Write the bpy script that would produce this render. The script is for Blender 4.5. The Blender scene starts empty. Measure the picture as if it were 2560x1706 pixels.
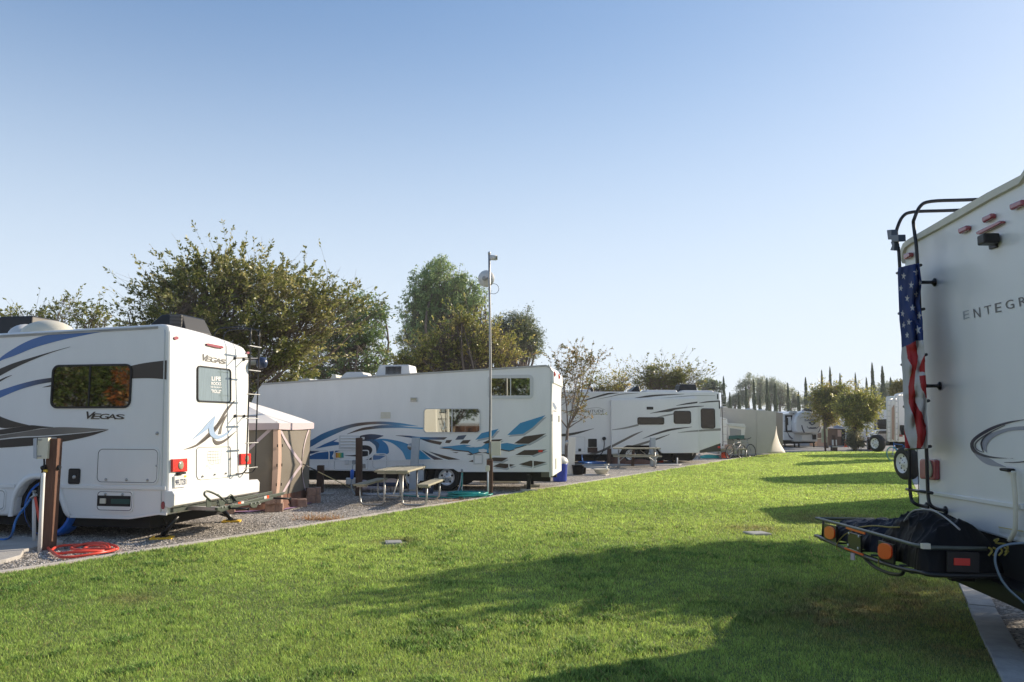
import bpy, math, random
import numpy as np
from mathutils import Vector, Matrix, noise
R=math.radians
C=bpy.context.scene.collection
# ------------------------------------------------------------------ camera, sky, sun, exposure
CAMH=1.83; F=1991.0; PITCH=R(5.79)
cam_d=bpy.data.cameras.new("camera"); cam=bpy.data.objects.new("camera",cam_d); C.objects.link(cam)
cam_d.sensor_width=36; cam_d.lens=28.0; cam_d.clip_end=3000; cam_d.clip_start=.05
cam.location=(0,0,CAMH); cam.rotation_euler=(R(90)+PITCH,0,0)
bpy.context.scene.camera=cam
SUN_EL=23.0; SUN_AZ=30.0      # azimuth measured from +x towards +y
w=bpy.data.worlds.new("World"); bpy.context.scene.world=w; w.use_nodes=True
nt=w.node_tree; bg=nt.nodes["Background"]
sky=nt.nodes.new("ShaderNodeTexSky"); sky.sky_type='NISHITA'; sky.sun_disc=False
sky.sun_elevation=R(SUN_EL); sky.sun_rotation=R(90-SUN_AZ)
sky.altitude=50; sky.air_density=1.0; sky.dust_density=.8; sky.ozone_density=1.6
# soften the glow round the sun and pale the horizon, as thin valley haze does
def vm(op,a,b=None):
    n=nt.nodes.new('ShaderNodeVectorMath'); n.operation=op; nt.links.new(a,n.inputs[0])
    if b is not None:
        if isinstance(b,tuple): n.inputs[1].default_value=b
        else: nt.links.new(b,n.inputs[1])
    return n.outputs[0]
SK=.15
e_=vm('MULTIPLY',sky.outputs[0],(SK*.745,SK*.875,SK*1.02)); den=vm('ADD',vm('MULTIPLY',e_,(1.5,1.25,.95)),(1,1,1)); soft=vm('DIVIDE',e_,den)
tcw=nt.nodes.new('ShaderNodeTexCoord'); sx=nt.nodes.new('ShaderNodeSeparateXYZ'); nt.links.new(tcw.outputs['Generated'],sx.inputs[0])
mr=nt.nodes.new('ShaderNodeMapRange'); mr.interpolation_type='SMOOTHSTEP'; mr.inputs[1].default_value=-.02; mr.inputs[2].default_value=.52; mr.inputs[3].default_value=.92; mr.inputs[4].default_value=.0
nt.links.new(sx.outputs[2],mr.inputs[0]); mxw=nt.nodes.new('ShaderNodeMix'); mxw.data_type='RGBA'; nt.links.new(mr.outputs[0],mxw.inputs[0]); nt.links.new(soft,mxw.inputs[6]); mxw.inputs[7].default_value=(.465,.515,.57,1)
fin=vm('MULTIPLY',mxw.outputs[2],(1/SK,)*3); nt.links.new(fin,bg.inputs[0]); bg.inputs[1].default_value=SK
sun_d=bpy.data.lights.new("sun",'SUN'); sun=bpy.data.objects.new("sun",sun_d); C.objects.link(sun)
sun_d.energy=4.3; sun_d.angle=R(.5); sun_d.color=(1,.86,.68)
sd=Vector((math.cos(R(SUN_EL))*math.cos(R(SUN_AZ)),math.cos(R(SUN_EL))*math.sin(R(SUN_AZ)),math.sin(R(SUN_EL))))
sun.rotation_euler=sd.to_track_quat('Z','Y').to_euler(); sun.location=sd*60
vs=bpy.context.scene.view_settings
vs.view_transform='Standard'; vs.look='None'; vs.exposure=0.9; vs.gamma=1
try: vs.use_curve_mapping=False
except Exception: pass
bpy.context.scene.cycles.max_bounces=8
bpy.context.scene.cycles.transparent_max_bounces=12
# ------------------------------------------------------------------ helpers
CF=Vector((0,math.cos(PITCH),math.sin(PITCH))); CU=Vector((0,-math.sin(PITCH),math.cos(PITCH))); CR=Vector((1,0,0))
EYE=Vector((0,0,CAMH))
def ray(px,py): return CF+CR*((px-1280)/F)+CU*((853-py)/F)
def W(px,py,d):
    r=ray(px,py); return EYE+r*(d/r.y)
def G(px,py,z=0.0):
    r=ray(px,py); return EYE+r*((z-CAMH)/r.z)
# views used while measuring: source offset and scale of each enlarged crop
ZV={1:(0,740,3.92),2:(300,760,3.92),3:(0,1040,3.92),4:(400,1080,4.9),5:(620,880,3.734),6:(1000,880,3.734),7:(780,1140,6.723),
    8:(1130,600,5.227),9:(1380,900,4.902),10:(1780,880,4.525),11:(2200,440,4.356),12:(2200,800,3.92),13:(2020,1180,2.981),
    21:(0,540,2.353),22:(960,620,2.941),23:(2040,900,4.611),24:(1120,1140,7.843),0:(0,0,1)}
def Z(k,x,y):
    a,b,s=ZV[k]; return (a+x/s,b+y/s)
def ZL(k,pts): return [Z(k,*p) for p in pts]
def srgb(r,g,b):
    f=lambda c:(c/255/12.92) if c/255<=.04045 else ((c/255+.055)/1.055)**2.4
    return (f(r),f(g),f(b))
class Plane:
    def __init__(s,o,e1,e2,n):
        s.o=Vector(o); s.e1=Vector(e1).normalized(); s.e2=Vector(e2).normalized(); s.n=Vector(n).normalized()
    def hit(s,px,py):
        r=ray(px,py); t=(s.o-EYE).dot(s.n)/r.dot(s.n); return EYE+r*t
    def uv(s,px,py):
        p=s.hit(px,py)-s.o; return (p.dot(s.e1),p.dot(s.e2))
    def pt(s,a,c,off=0): return s.o+s.e1*a+s.e2*c+s.n*off
    def off(s,d): return Plane(s.o+s.n*d,s.e1,s.e2,s.n)
def catmull(pts,n=6):
    if len(pts)<3: return list(pts)
    out=[]; P=[pts[0]]+list(pts)+[pts[-1]]
    for i in range(1,len(P)-2):
        p0,p1,p2,p3=[np.array(p,float) for p in P[i-1:i+3]]
        for k in range(n):
            t=k/n
            out.append(tuple(.5*((2*p1)+(-p0+p2)*t+(2*p0-5*p1+4*p2-p3)*t*t+(-p0+3*p1-3*p2+p3)*t**3)))
    out.append(tuple(pts[-1])); return out
def resample(pts,n):
    P=np.array(pts,float); d=np.r_[0,np.cumsum(np.linalg.norm(np.diff(P,axis=0),axis=1))]
    t=np.linspace(0,d[-1],n); return [tuple(np.interp(t,d,P[:,k])[i] for k in range(P.shape[1])) for i in range(n)]
SPLIT={'bolt','latch','lock','clip','toggle','rib','louvre'}
class MB:
    def __init__(s): s.v=[]; s.f=[]; s.m=[]; s.c=[]; s.sm=[]
    def add(s,vs,fs,mi=0,col=None,smooth=False,cols=None):
        b=len(s.v); s.v+= [tuple(v) for v in vs]
        for f in fs:
            s.f.append(tuple(b+i for i in f)); s.m.append(mi); s.sm.append(smooth)
        s.c+= (cols if cols else [col or (1,1,1)]*len(vs))
        return s
    def hexa(s,p,mi=0):   # 8 points: bottom 4, top 4
        return s.add(p,[(3,2,1,0),(4,5,6,7),(0,1,5,4),(1,2,6,5),(2,3,7,6),(3,0,4,7)],mi)
    def obox(s,o,ax,ay,az,mi=0):   # corner and three edge vectors
        o,ax,ay,az=[Vector(q) for q in (o,ax,ay,az)]
        return s.hexa([o,o+ax,o+ax+ay,o+ay,o+az,o+ax+az,o+ax+ay+az,o+ay+az],mi)
    def box(s,c,sx,sy,sz,rz=0,mi=0):   # centre of base
        c=Vector(c); ax=Vector((math.cos(rz),math.sin(rz),0)); ay=Vector((-math.sin(rz),math.cos(rz),0))
        return s.obox(c-ax*sx/2-ay*sy/2,ax*sx,ay*sy,Vector((0,0,sz)),mi)
    def tube(s,path,r,n=8,mi=0,cap=True,col=None):
        P=[Vector(p) for p in path]; m=len(P); rs=r if hasattr(r,'__len__') else [r]*m
        T=[(P[min(i+1,m-1)]-P[max(i-1,0)]).normalized() for i in range(m)]
        up=Vector((0,0,1)) if abs(T[0].z)<.9 else Vector((1,0,0))
        N=(up-T[0]*up.dot(T[0])).normalized(); vs=[]
        for i in range(m):
            N=(N-T[i]*N.dot(T[i])).normalized(); B=T[i].cross(N)
            for k in range(n):
                a=2*math.pi*k/n; vs.append(P[i]+N*math.cos(a)*rs[i]+B*math.sin(a)*rs[i])
        fs=[(i*n+k,i*n+(k+1)%n,(i+1)*n+(k+1)%n,(i+1)*n+k) for i in range(m-1) for k in range(n)]
        s.add(vs,fs,mi,col,True)
        if cap: 
            b=len(s.v)-len(vs)
            s.f+= [tuple(b+k for k in reversed(range(n))),tuple(b+(m-1)*n+k for k in range(n))]; s.m+=[mi,mi]; s.sm+=[False,False]
        return s
    def lathe(s,o,axis,prof,n=20,mi=0,smooth=True,cap=True):   # prof: (radius, along)
        o=Vector(o); T=Vector(axis).normalized(); up=Vector((0,0,1)) if abs(T.z)<.9 else Vector((1,0,0))
        N=(up-T*up.dot(T)).normalized(); B=T.cross(N); vs=[]
        for r,h in prof:
            for k in range(n):
                a=2*math.pi*k/n; vs.append(o+T*h+(N*math.cos(a)+B*math.sin(a))*r)
        m=len(prof); fs=[(i*n+k,i*n+(k+1)%n,(i+1)*n+(k+1)%n,(i+1)*n+k) for i in range(m-1) for k in range(n)]
        s.add(vs,fs,mi,None,smooth)
        if cap and prof[0][0]>1e-4: b=len(s.v)-len(vs); s.f.append(tuple(b+k for k in reversed(range(n)))); s.m.append(mi); s.sm.append(False)
        if cap and prof[-1][0]>1e-4: b=len(s.v)-len(vs)+(m-1)*n; s.f.append(tuple(b+k for k in range(n))); s.m.append(mi); s.sm.append(False)
        return s
    def prism(s,pts,vec,mi=0):   # polygon of world points swept along vec
        P=[Vector(p) for p in pts]; n=len(P); v=Vector(vec)
        vs=P+[p+v for p in P]
        return s.add(vs,[tuple(reversed(range(n))),tuple(range(n,2*n))]+[(k,(k+1)%n,n+(k+1)%n,n+k) for k in range(n)],mi)
    def slab(s,pl,out,t0,t1,mi=0):   # outline in plane coordinates, from offset t0 to t1
        return s.prism([pl.pt(a,c,t0) for a,c in out],pl.n*(t1-t0),mi)
    def ring(s,pl,o,i,t0,t1,mi=0):
        n=len(o); vs=[pl.pt(*p,t1) for p in o]+[pl.pt(*p,t1) for p in i]+[pl.pt(*p,t0) for p in o]+[pl.pt(*p,t0) for p in i]
        fs=[]
        for k in range(n):
            j=(k+1)%n; fs+=[(k,j,n+j,n+k),(k,2*n+k,2*n+j,j),(n+k,n+j,3*n+j,3*n+k)]
        return s.add(vs,fs,mi)
    def grid(s,fn,nu,nv,mi=0,smooth=True,cf=None):
        vs=[];cs=[]
        for j in range(nv+1):
            for i in range(nu+1):
                vs.append(fn(i/nu,j/nv)); cs.append(cf(i/nu,j/nv) if cf else (1,1,1))
        w_=nu+1
        return s.add(vs,[(j*w_+i,j*w_+i+1,(j+1)*w_+i+1,(j+1)*w_+i) for j in range(nv) for i in range(nu)],mi,None,smooth,cs)
    # flat graphics on a plane
    def band(s,pl,top,bot,cols,off=.004,n=36):
        t=resample(catmull(top),n); b=resample(catmull(bot),n); vs=[];cs=[]
        if not isinstance(cols[0],(tuple,list)): cols=[cols]
        K=len(cols)
        for i in range(n):
            x=i/(n-1)*(K-1) if K>1 else 0; k=min(int(x),max(K-2,0)); f=x-k
            col=cols[0] if K==1 else tuple(cols[k][q]*(1-f)+cols[k+1][q]*f for q in range(3))
            for p in (t[i],b[i]): vs.append(pl.pt(*pl.uv(*p),off)); cs.append(col)
        return s.add(vs,[(2*i,2*i+1,2*i+3,2*i+2) for i in range(n-1)],0,None,False,cs)
    def patch(s,pl,pts,col,off=.004,smooth=False):
        if smooth: pts=catmull(list(pts)+[pts[0]],5)[:-1]
        return s.add([pl.pt(*pl.uv(*p),off) for p in pts],[tuple(range(len(pts)))],0,col)
    def text(s,pl,txt,quad,col,off=.006,shear=0,mi=0,offset=0.0,space=1.0):
        # quad: px corners top-left, top-right, bottom-right, bottom-left
        cu=bpy.data.curves.new("t",'FONT'); cu.body=txt; cu.shear=shear; cu.offset=offset; cu.resolution_u=3; cu.space_character=space
        ob=bpy.data.objects.new("t",cu); C.objects.link(ob)
        me=bpy.data.meshes.new_from_object(ob.evaluated_get(bpy.context.evaluated_depsgraph_get()))
        V=np.array([v.co[:] for v in me.vertices]); Fs=[tuple(p.vertices) for p in me.polygons]
        bpy.data.objects.remove(ob); bpy.data.curves.remove(cu); bpy.data.meshes.remove(me)
        if len(V)==0: return s
        lo=V.min(0); hi=V.max(0); q=[np.array(pl.uv(*p)) for p in quad]
        vs=[]
        for v in V:
            x=(v[0]-lo[0])/(hi[0]-lo[0]); y=(v[1]-lo[1])/(hi[1]-lo[1])
            p=(q[0]*(1-x)+q[1]*x)*y+(q[3]*(1-x)+q[2]*x)*(1-y)
            vs.append(pl.pt(p[0],p[1],off))
        return s.add(vs,Fs,mi,col)
    def pieces(s):
        n=len(s.v); p=list(range(n))
        def f(i):
            while p[i]!=i: p[i]=p[p[i]]; i=p[i]
            return i
        for fc in s.f:
            for j in fc[1:]: p[f(j)]=f(fc[0])
        g={}
        for k,fc in enumerate(s.f): g.setdefault(f(fc[0]),[]).append(k)
        out=[]
        for ks in g.values():
            m=MB(); mp={}
            for k in ks:
                t=[]
                for i in s.f[k]:
                    if i not in mp: mp[i]=len(m.v); m.v.append(s.v[i]); m.c.append(s.c[i])
                    t.append(mp[i])
                m.f.append(tuple(t)); m.m.append(s.m[k]); m.sm.append(s.sm[k])
            out.append(m)
        return out
    def build(s,name,mats,parent=None,loc=None,bevel=0,seg=2,autosmooth=False):
        if name in SPLIT and parent is not None:
            q=s.pieces()
            if len(q)>1: return [m.build(name,mats,parent,loc,bevel,seg) for m in q][0]
        me=bpy.data.meshes.new(name)
        o=bpy.data.objects.new(name,me); C.objects.link(o)
        if parent is not None:
            rt=parent
            while rt.parent: rt=rt.parent
            base=Vector(rt.get('_b',(0,0,0))) if '_b' in rt else rt.location.copy()
            o.parent=parent
        else:
            V=np.array(s.v); base=Vector(loc) if loc is not None else Vector(((V[:,0].min()+V[:,0].max())/2,(V[:,1].min()+V[:,1].max())/2,V[:,2].min()))
            o.location=base
        me.from_pydata([(v[0]-base.x,v[1]-base.y,v[2]-base.z) for v in s.v],[],s.f)
        if not isinstance(mats,(list,tuple)): mats=[mats]
        for m in mats: me.materials.append(m)
        me.polygons.foreach_set('material_index',s.m); me.polygons.foreach_set('use_smooth',s.sm)
        if any(c!=(1,1,1) for c in s.c):
            at=me.color_attributes.new('Col','FLOAT_COLOR','POINT')
            at.data.foreach_set('color',np.c_[np.array(s.c,float),np.ones(len(s.c))].ravel())
        me.update()
        if bevel:
            b=o.modifiers.new('bevel','BEVEL'); b.width=bevel; b.segments=seg; b.limit_method='ANGLE'; b.angle_limit=R(40); b.harden_normals=False
        return o
def rrect(a0,c0,a1,c1,r,n=5):
    a0,a1=min(a0,a1),max(a0,a1); c0,c1=min(c0,c1),max(c0,c1); r=min(r,(a1-a0)/2-1e-4,(c1-c0)/2-1e-4); out=[]
    for cx,cy,s0 in ((a1-r,c1-r,0),(a0+r,c1-r,90),(a0+r,c0+r,180),(a1-r,c0+r,270)):
        for k in range(n+1):
            t=R(s0+90*k/n); out.append((cx+r*math.cos(t),cy+r*math.sin(t)))
    return out
def qr(pl,k,x0,y0,x1,y1):   # rectangle of an enlarged view -> plane extents through its centre lines
    xm,ym=(x0+x1)/2,(y0+y1)/2
    a0=pl.uv(*Z(k,x0,ym))[0]; a1=pl.uv(*Z(k,x1,ym))[0]; c0=pl.uv(*Z(k,xm,y1))[1]; c1=pl.uv(*Z(k,xm,y0))[1]
    return (a0,c0,a1,c1)
def inset(rc,d):
    a0,c0,a1,c1=rc; a0,a1=min(a0,a1),max(a0,a1); return (a0+d,c0+d,a1-d,c1-d)
def root(name,label,cat,loc,group=None):
    o=bpy.data.objects.new(name,None); C.objects.link(o); o.location=loc; o.empty_display_size=.3
    o['label']=label; o['category']=cat
    if group: o['group']=group
    return o
def tag(o,label,cat,group=None):
    o['label']=label; o['category']=cat
    if group: o['group']=group
    return o
def struct(o,kind='structure'): o['kind']=kind; return o
def dup(o,loc=None,rz=None,scale=None,label=None,parent=None):
    c=o.copy(); C.objects.link(c); c.parent=parent
    if loc is not None: c.location=loc
    if rz is not None: c.rotation_euler=(0,0,rz)
    if scale is not None: c.scale=scale
    if label: c['label']=label
    for ch in list(o.children): dup(ch,parent=c)
    return c
# ------------------------------------------------------------------ materials
def mat(name,col,rough=.5,metal=0,var=0,vscale=3,bump=0,bscale=60,spec=.5,trans=0,coat=0,vstretch=(1,1,1),var2=None,coord='Object'):
    m=bpy.data.materials.new(name); m.use_nodes=True; n=m.node_tree; b=n.nodes['Principled BSDF']
    b.inputs['Base Color'].default_value=(*col,1); b.inputs['Roughness'].default_value=rough; b.inputs['Metallic'].default_value=metal
    b.inputs['Specular IOR Level'].default_value=spec
    if coat: b.inputs['Coat Weight'].default_value=coat; b.inputs['Coat Roughness'].default_value=.08
    if trans: b.inputs['Transmission Weight'].default_value=trans
    if var or bump:
        tc=n.nodes.new('ShaderNodeTexCoord'); mp=n.nodes.new('ShaderNodeMapping'); mp.inputs['Scale'].default_value=vstretch
        n.links.new(tc.outputs[coord],mp.inputs[0])
    if var:
        t=n.nodes.new('ShaderNodeTexNoise'); t.inputs['Scale'].default_value=vscale; t.inputs['Detail'].default_value=6; t.inputs['Roughness'].default_value=.65
        n.links.new(mp.outputs[0],t.inputs[0]); mx=n.nodes.new('ShaderNodeMix'); mx.data_type='RGBA'
        cr=n.nodes.new('ShaderNodeValToRGB'); cr.color_ramp.elements[0].position=.3; cr.color_ramp.elements[1].position=.7
        n.links.new(t.outputs[0],cr.inputs[0]); n.links.new(cr.outputs[0],mx.inputs[0])
        c2=var2 or tuple(c*(1-var) for c in col)
        mx.inputs[6].default_value=(*col,1); mx.inputs[7].default_value=(*c2,1)
        n.links.new(mx.outputs[2],b.inputs['Base Color'])
    if bump:
        t=n.nodes.new('ShaderNodeTexNoise'); t.inputs['Scale'].default_value=bscale; t.inputs['Detail'].default_value=4
        n.links.new(mp.outputs[0],t.inputs[0]); bp=n.nodes.new('ShaderNodeBump'); bp.inputs['Strength'].default_value=bump; bp.inputs['Distance'].default_value=.02
        n.links.new(t.outputs[0],bp.inputs['Height']); n.links.new(bp.outputs[0],b.inputs['Normal'])
    return m
def attr_mat(name,rough=.4,trans=0.0,spec=.5,var=0):
    m=bpy.data.materials.new(name); m.use_nodes=True; n=m.node_tree; b=n.nodes['Principled BSDF']
    a=n.nodes.new('ShaderNodeAttribute'); a.attribute_name='Col'; b.inputs['Roughness'].default_value=rough; b.inputs['Specular IOR Level'].default_value=spec
    n.links.new(a.outputs['Color'],b.inputs['Base Color'])
    if trans:
        t=n.nodes.new('ShaderNodeBsdfTranslucent'); n.links.new(a.outputs['Color'],t.inputs[0]); mx=n.nodes.new('ShaderNodeMixShader')
        mx.inputs[0].default_value=trans; n.links.new(b.outputs[0],mx.inputs[1]); n.links.new(t.outputs[0],mx.inputs[2])
        n.links.new(mx.outputs[0],n.nodes['Material Output'].inputs[0])
    return m
M={}
M['white']=mat('white_gelcoat',(.77,.765,.74),.28,var=.07,vscale=1.3,vstretch=(1,1,.35),bump=.03,bscale=2.5)
M['white2']=mat('white_filon',(.81,.80,.77),.42,var=.09,vscale=1.6,vstretch=(1,1,.3),bump=.06,bscale=90)
M['cream']=mat('cream_plastic',(.66,.62,.50),.5,var=.1,vscale=8)
M['offwhite']=mat('offwhite_paint',(.62,.62,.60),.45,var=.12,vscale=2,vstretch=(1,1,.3))
M['grit']=mat('weathered_trim',(.5,.49,.46),.55,var=.4,vscale=9,vstretch=(.4,.4,4))
M['decal']=attr_mat('vinyl_graphic',.3)
M['rubber']=mat('rubber',(.012,.012,.012),.75,bump=.1,bscale=40)
M['black']=mat('black_plastic',(.010,.010,.011),.4,spec=.3)
M['blackmetal']=mat('black_steel',(.014,.015,.017),.35,metal=.3)
M['dark']=mat('underbody',(.010,.0095,.009),.85,var=.4,vscale=5)
M['steel']=mat('galvanised_steel',(.46,.46,.45),.42,metal=.75,var=.25,vscale=14)
M['chrome']=mat('polished_rim',(.72,.72,.72),.38,metal=.55)
M['rim']=mat('white_rim',(.72,.72,.72),.35)
M['glass']=mat('tinted_glass',(.006,.007,.007),.02,spec=.35)
M['mirror']=mat('mirror_glass',(.42,.42,.37),.02,metal=1.0)
M['sideglass']=mat('side_glass',(.17,.16,.135),.02,metal=1)
M['curtainglass']=mat('rear_glass',(.22,.28,.30),.05,spec=.9,coat=.5,var=.35,vscale=9,vstretch=(1,6,.4))
M['red']=mat('red_lens',(.62,.03,.02),.25,coat=.5)
M['maroon']=mat('marker_lens',(.30,.05,.06),.25,coat=.5)
M['orange']=mat('orange_reflector',(.80,.075,.012),.3)
M['clear']=mat('clear_lens',(.28,.28,.20),.15,spec=.8)
M['wood']=mat('stained_post',(.16,.075,.045),.8,var=.55,vscale=12,vstretch=(6,6,.35),bump=.5,bscale=30)
M['wood2']=mat('dark_post',(.085,.045,.03),.8,var=.5,vscale=12,vstretch=(6,6,.35),bump=.5,bscale=30)
M['plank']=mat('weathered_plank',(.40,.37,.27),.8,var=.45,vscale=16,vstretch=(5,.5,5),bump=.4,bscale=40)
M['greypaint']=mat('painted_pedestal',(.42,.46,.50),.5,var=.15,vscale=6)
M['pvc']=mat('white_pvc',(.68,.68,.66),.4)
M['redhose']=mat('red_hose',(.62,.06,.035),.35)
M['teal']=mat('teal_hose',(.02,.30,.26),.4)
M['bluehose']=mat('blue_hose',(.02,.14,.42),.4)
M['bluepl']=mat('blue_plastic',(.02,.05,.38),.35)
M['bluecover']=mat('blue_cover',(.01,.13,.55),.35,bump=.3,bscale=12)
M['blackcover']=mat('black_cover',(.006,.0065,.008),.5,spec=.10,bump=.8,bscale=6)
M['yellow']=mat('yellow_pad',(.75,.48,.04),.5)
M['olive']=mat('grey_green_steel',(.085,.10,.085),.42,metal=.4,var=.2,vscale=10)
M['pink']=mat('pink_trim',(.50,.41,.43),.7)
M['tan']=mat('tan_zip',(.50,.34,.26),.8)
M['brown']=mat('brown_skirt',(.17,.075,.045),.85,var=.3,vscale=8)
M['tentroof']=mat('pale_canvas',(.70,.67,.64),.8,bump=.25,bscale=4)
M['paver']=mat('paver_block',(.34,.22,.17),.9,var=.35,vscale=14,bump=.5,bscale=60)
M['concrete']=mat('concrete',(.42,.40,.37),.85,var=.25,vscale=2.5,bump=.3,bscale=50)
M['tarp']=mat('beige_tarp',(.52,.48,.42),.75,var=.08,vscale=2,bump=.2,bscale=2)
M['greyp']=mat('grey_plastic',(.3,.3,.3),.5)
M['brownwall']=mat('brown_canvas',(.17,.11,.075),.85,var=.3,vscale=4)
M['rope']=mat('rope',(.6,.5,.25),.8)
M['mesh']=None
def screen_mat():
    m=bpy.data.materials.new('insect_screen'); m.use_nodes=True; n=m.node_tree; b=n.nodes['Principled BSDF']
    b.inputs['Base Color'].default_value=(.19,.165,.13,1); b.inputs['Roughness'].default_value=.8
    t=n.nodes.new('ShaderNodeBsdfTransparent'); mx=n.nodes.new('ShaderNodeMixShader'); mx.inputs[0].default_value=.88
    n.links.new(t.outputs[0],mx.inputs[1]); n.links.new(b.outputs[0],mx.inputs[2]); n.links.new(mx.outputs[0],n.nodes['Material Output'].inputs[0])
    return m
M['mesh']=screen_mat()
# ------------------------------------------------------------------ ground
rng=np.random.default_rng(7)
def vnoise(x,y,s,seed=0):
    x=np.asarray(x)*s; y=np.asarray(y)*s; xi=np.floor(x).astype(int); yi=np.floor(y).astype(int); fx=x-xi; fy=y-yi
    fx=fx*fx*(3-2*fx); fy=fy*fy*(3-2*fy)
    def h(a,b):
        n=(a*374761393+b*668265263+seed*974634777)&0x7fffffff; n=((n^(n>>13))*1274126177)&0x7fffffff; return ((n^(n>>16))&0xffff)/65535.
    return (h(xi,yi)*(1-fx)+h(xi+1,yi)*fx)*(1-fy)+(h(xi,yi+1)*(1-fx)+h(xi+1,yi+1)*fx)*fy
def gravel_mat(name,a,b,c):
    m=bpy.data.materials.new(name); m.use_nodes=True; n=m.node_tree; p=n.nodes['Principled BSDF']; p.inputs['Roughness'].default_value=.9
    tc=n.nodes.new('ShaderNodeTexCoord'); vo=n.nodes.new('ShaderNodeTexVoronoi'); vo.inputs['Scale'].default_value=38
    n.links.new(tc.outputs['Object'],vo.inputs['Vector'])
    cr=n.nodes.new('ShaderNodeValToRGB'); e=cr.color_ramp.elements; e[0].color=(*a,1); e[1].color=(*c,1); k=e.new(.5); k.color=(*b,1)
    sp=n.nodes.new('ShaderNodeSeparateColor'); n.links.new(vo.outputs['Color'],sp.inputs[0]); n.links.new(sp.outputs[0],cr.inputs[0])
    big=n.nodes.new('ShaderNodeTexNoise'); big.inputs['Scale'].default_value=.7; big.inputs['Detail'].default_value=5
    n.links.new(tc.outputs['Object'],big.inputs[0]); br=n.nodes.new('ShaderNodeMapRange'); br.inputs[1].default_value=.3; br.inputs[2].default_value=.7; br.inputs[3].default_value=.72; br.inputs[4].default_value=1.15
    n.links.new(big.outputs[0],br.inputs[0]); mu=n.nodes.new('ShaderNodeVectorMath'); mu.operation='SCALE'
    n.links.new(cr.outputs[0],mu.inputs[0]); n.links.new(br.outputs[0],mu.inputs['Scale']); n.links.new(mu.outputs[0],p.inputs['Base Color'])
    bp=n.nodes.new('ShaderNodeBump'); bp.inputs['Strength'].default_value=1; bp.inputs['Distance'].default_value=.02; bp.invert=True
    n.links.new(vo.outputs['Distance'],bp.inputs['Height']); n.links.new(bp.outputs[0],p.inputs['Normal'])
    return m
M['gravel']=gravel_mat('gravel',(.11,.10,.09),(.30,.27,.235),(.60,.55,.48))
mb=MB(); S_=900; mb.add([(-S_,-S_,0),(S_,-S_,0),(S_,S_,0),(-S_,S_,0)],[(0,1,2,3)]); struct(mb.build('ground',M['gravel'],loc=(0,0,0)))
M['asphalt']=mat('asphalt',(.17,.175,.18),.85,var=.25,vscale=1.5,bump=.3,bscale=60)
mb=MB(); q=[G(1700,1131.5,.004),G(2700,1131,.004),G(2900,1109,.004),G(1500,1109,.004)]; mb.add(q,[(0,1,2,3)]); struct(mb.build('road',M['asphalt'],loc=(0,0,0)))
# lawn outline
La,Lb=G(0,1438),G(1780,1158.5); ld=(Lb-La).normalized()
Ra,Rb=G(2503,1706),G(2385,1440); rd=(Rb-Ra).normalized()
left=[La-ld*22,La]+[G(x,y) for x,y in ((500,1361),(1000,1281),(1400,1218.5),(1645,1180),(1780,1158),(1833,1149),(1886,1141.5),(1963,1133),(2045,1130.5))]
right=[Ra+rd*60,Ra-rd*16]
far=[G(2300,1131)]
rr=Ra+rd*((far[0].y-Ra.y)/rd.y)
lawn=left+[Vector((rr.x,far[0].y,0)),Ra-rd*16]
lawnxy=np.array([(p.x,p.y) for p in lawn])
def inside(x,y,P):
    r=np.zeros(len(x),bool); n=len(P)
    for i in range(n):
        x1,y1=P[i]; x2,y2=P[(i+1)%n]
        if y1==y2: continue
        c=((y1>y)!=(y2>y))&(x<(x2-x1)*(y-y1)/(y2-y1)+x1); r^=c
    return r
def lawn_mat():
    m=bpy.data.materials.new('turf_soil'); m.use_nodes=True; n=m.node_tree; p=n.nodes['Principled BSDF']; p.inputs['Roughness'].default_value=.95
    tc=n.nodes.new('ShaderNodeTexCoord'); t=n.nodes.new('ShaderNodeTexNoise'); t.inputs['Scale'].default_value=45; t.inputs['Detail'].default_value=8
    n.links.new(tc.outputs['Object'],t.inputs[0]); cr=n.nodes.new('ShaderNodeValToRGB'); e=cr.color_ramp.elements
    e[0].position=.35; e[0].color=(.05,.075,.02,1); e[1].position=.65; e[1].color=(.22,.28,.08,1); n.links.new(t.outputs[0],cr.inputs[0]); n.links.new(cr.outputs[0],p.inputs['Base Color'])
    bp=n.nodes.new('ShaderNodeBump'); bp.inputs['Distance'].default_value=.03; n.links.new(t.outputs[0],bp.inputs['Height']); n.links.new(bp.outputs[0],p.inputs['Normal'])
    return m
mb=MB(); mb.add([(p.x,p.y,.008) for p in lawn],[tuple(range(len(lawn)))]); struct(mb.build('lawn',lawn_mat(),loc=(0,0,0)))
# concrete mowing strip on the left and block kerb on the right
def offset_line(P,d):
    out=[]
    for i,p in enumerate(P):
        a=P[max(i-1,0)]; b=P[min(i+1,len(P)-1)]; t=(b-a).normalized(); out.append(p+Vector((-t.y,t.x,0))*d)
    return out
mb=MB(); ol=offset_line(left,.15)
top=[Vector((p.x,p.y,.03)) for p in left]; to2=[Vector((p.x,p.y,.03)) for p in ol]
for i in range(len(left)-1):
    a,b,c,d=top[i],top[i+1],to2[i+1],to2[i]; L=(b-a).length; k=max(1,int(L/2.4))
    for j in range(k):
        e=.004/L
        p=[a.lerp(b,j/k+e),a.lerp(b,(j+1)/k-e),d.lerp(c,(j+1)/k-e),d.lerp(c,j/k+e)]
        mb.hexa([(v.x,v.y,-.03) for v in p]+p)
struct(mb.build('mowing_strip',mat('strip_concrete',(.56,.51,.44),.85,var=.25,vscale=2.5,bump=.3,bscale=50),loc=(0,0,0)))
mb=MB(); side=Vector((rd.y,-rd.x,0))
x=-16.0; rnd=random.Random(3)
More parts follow.
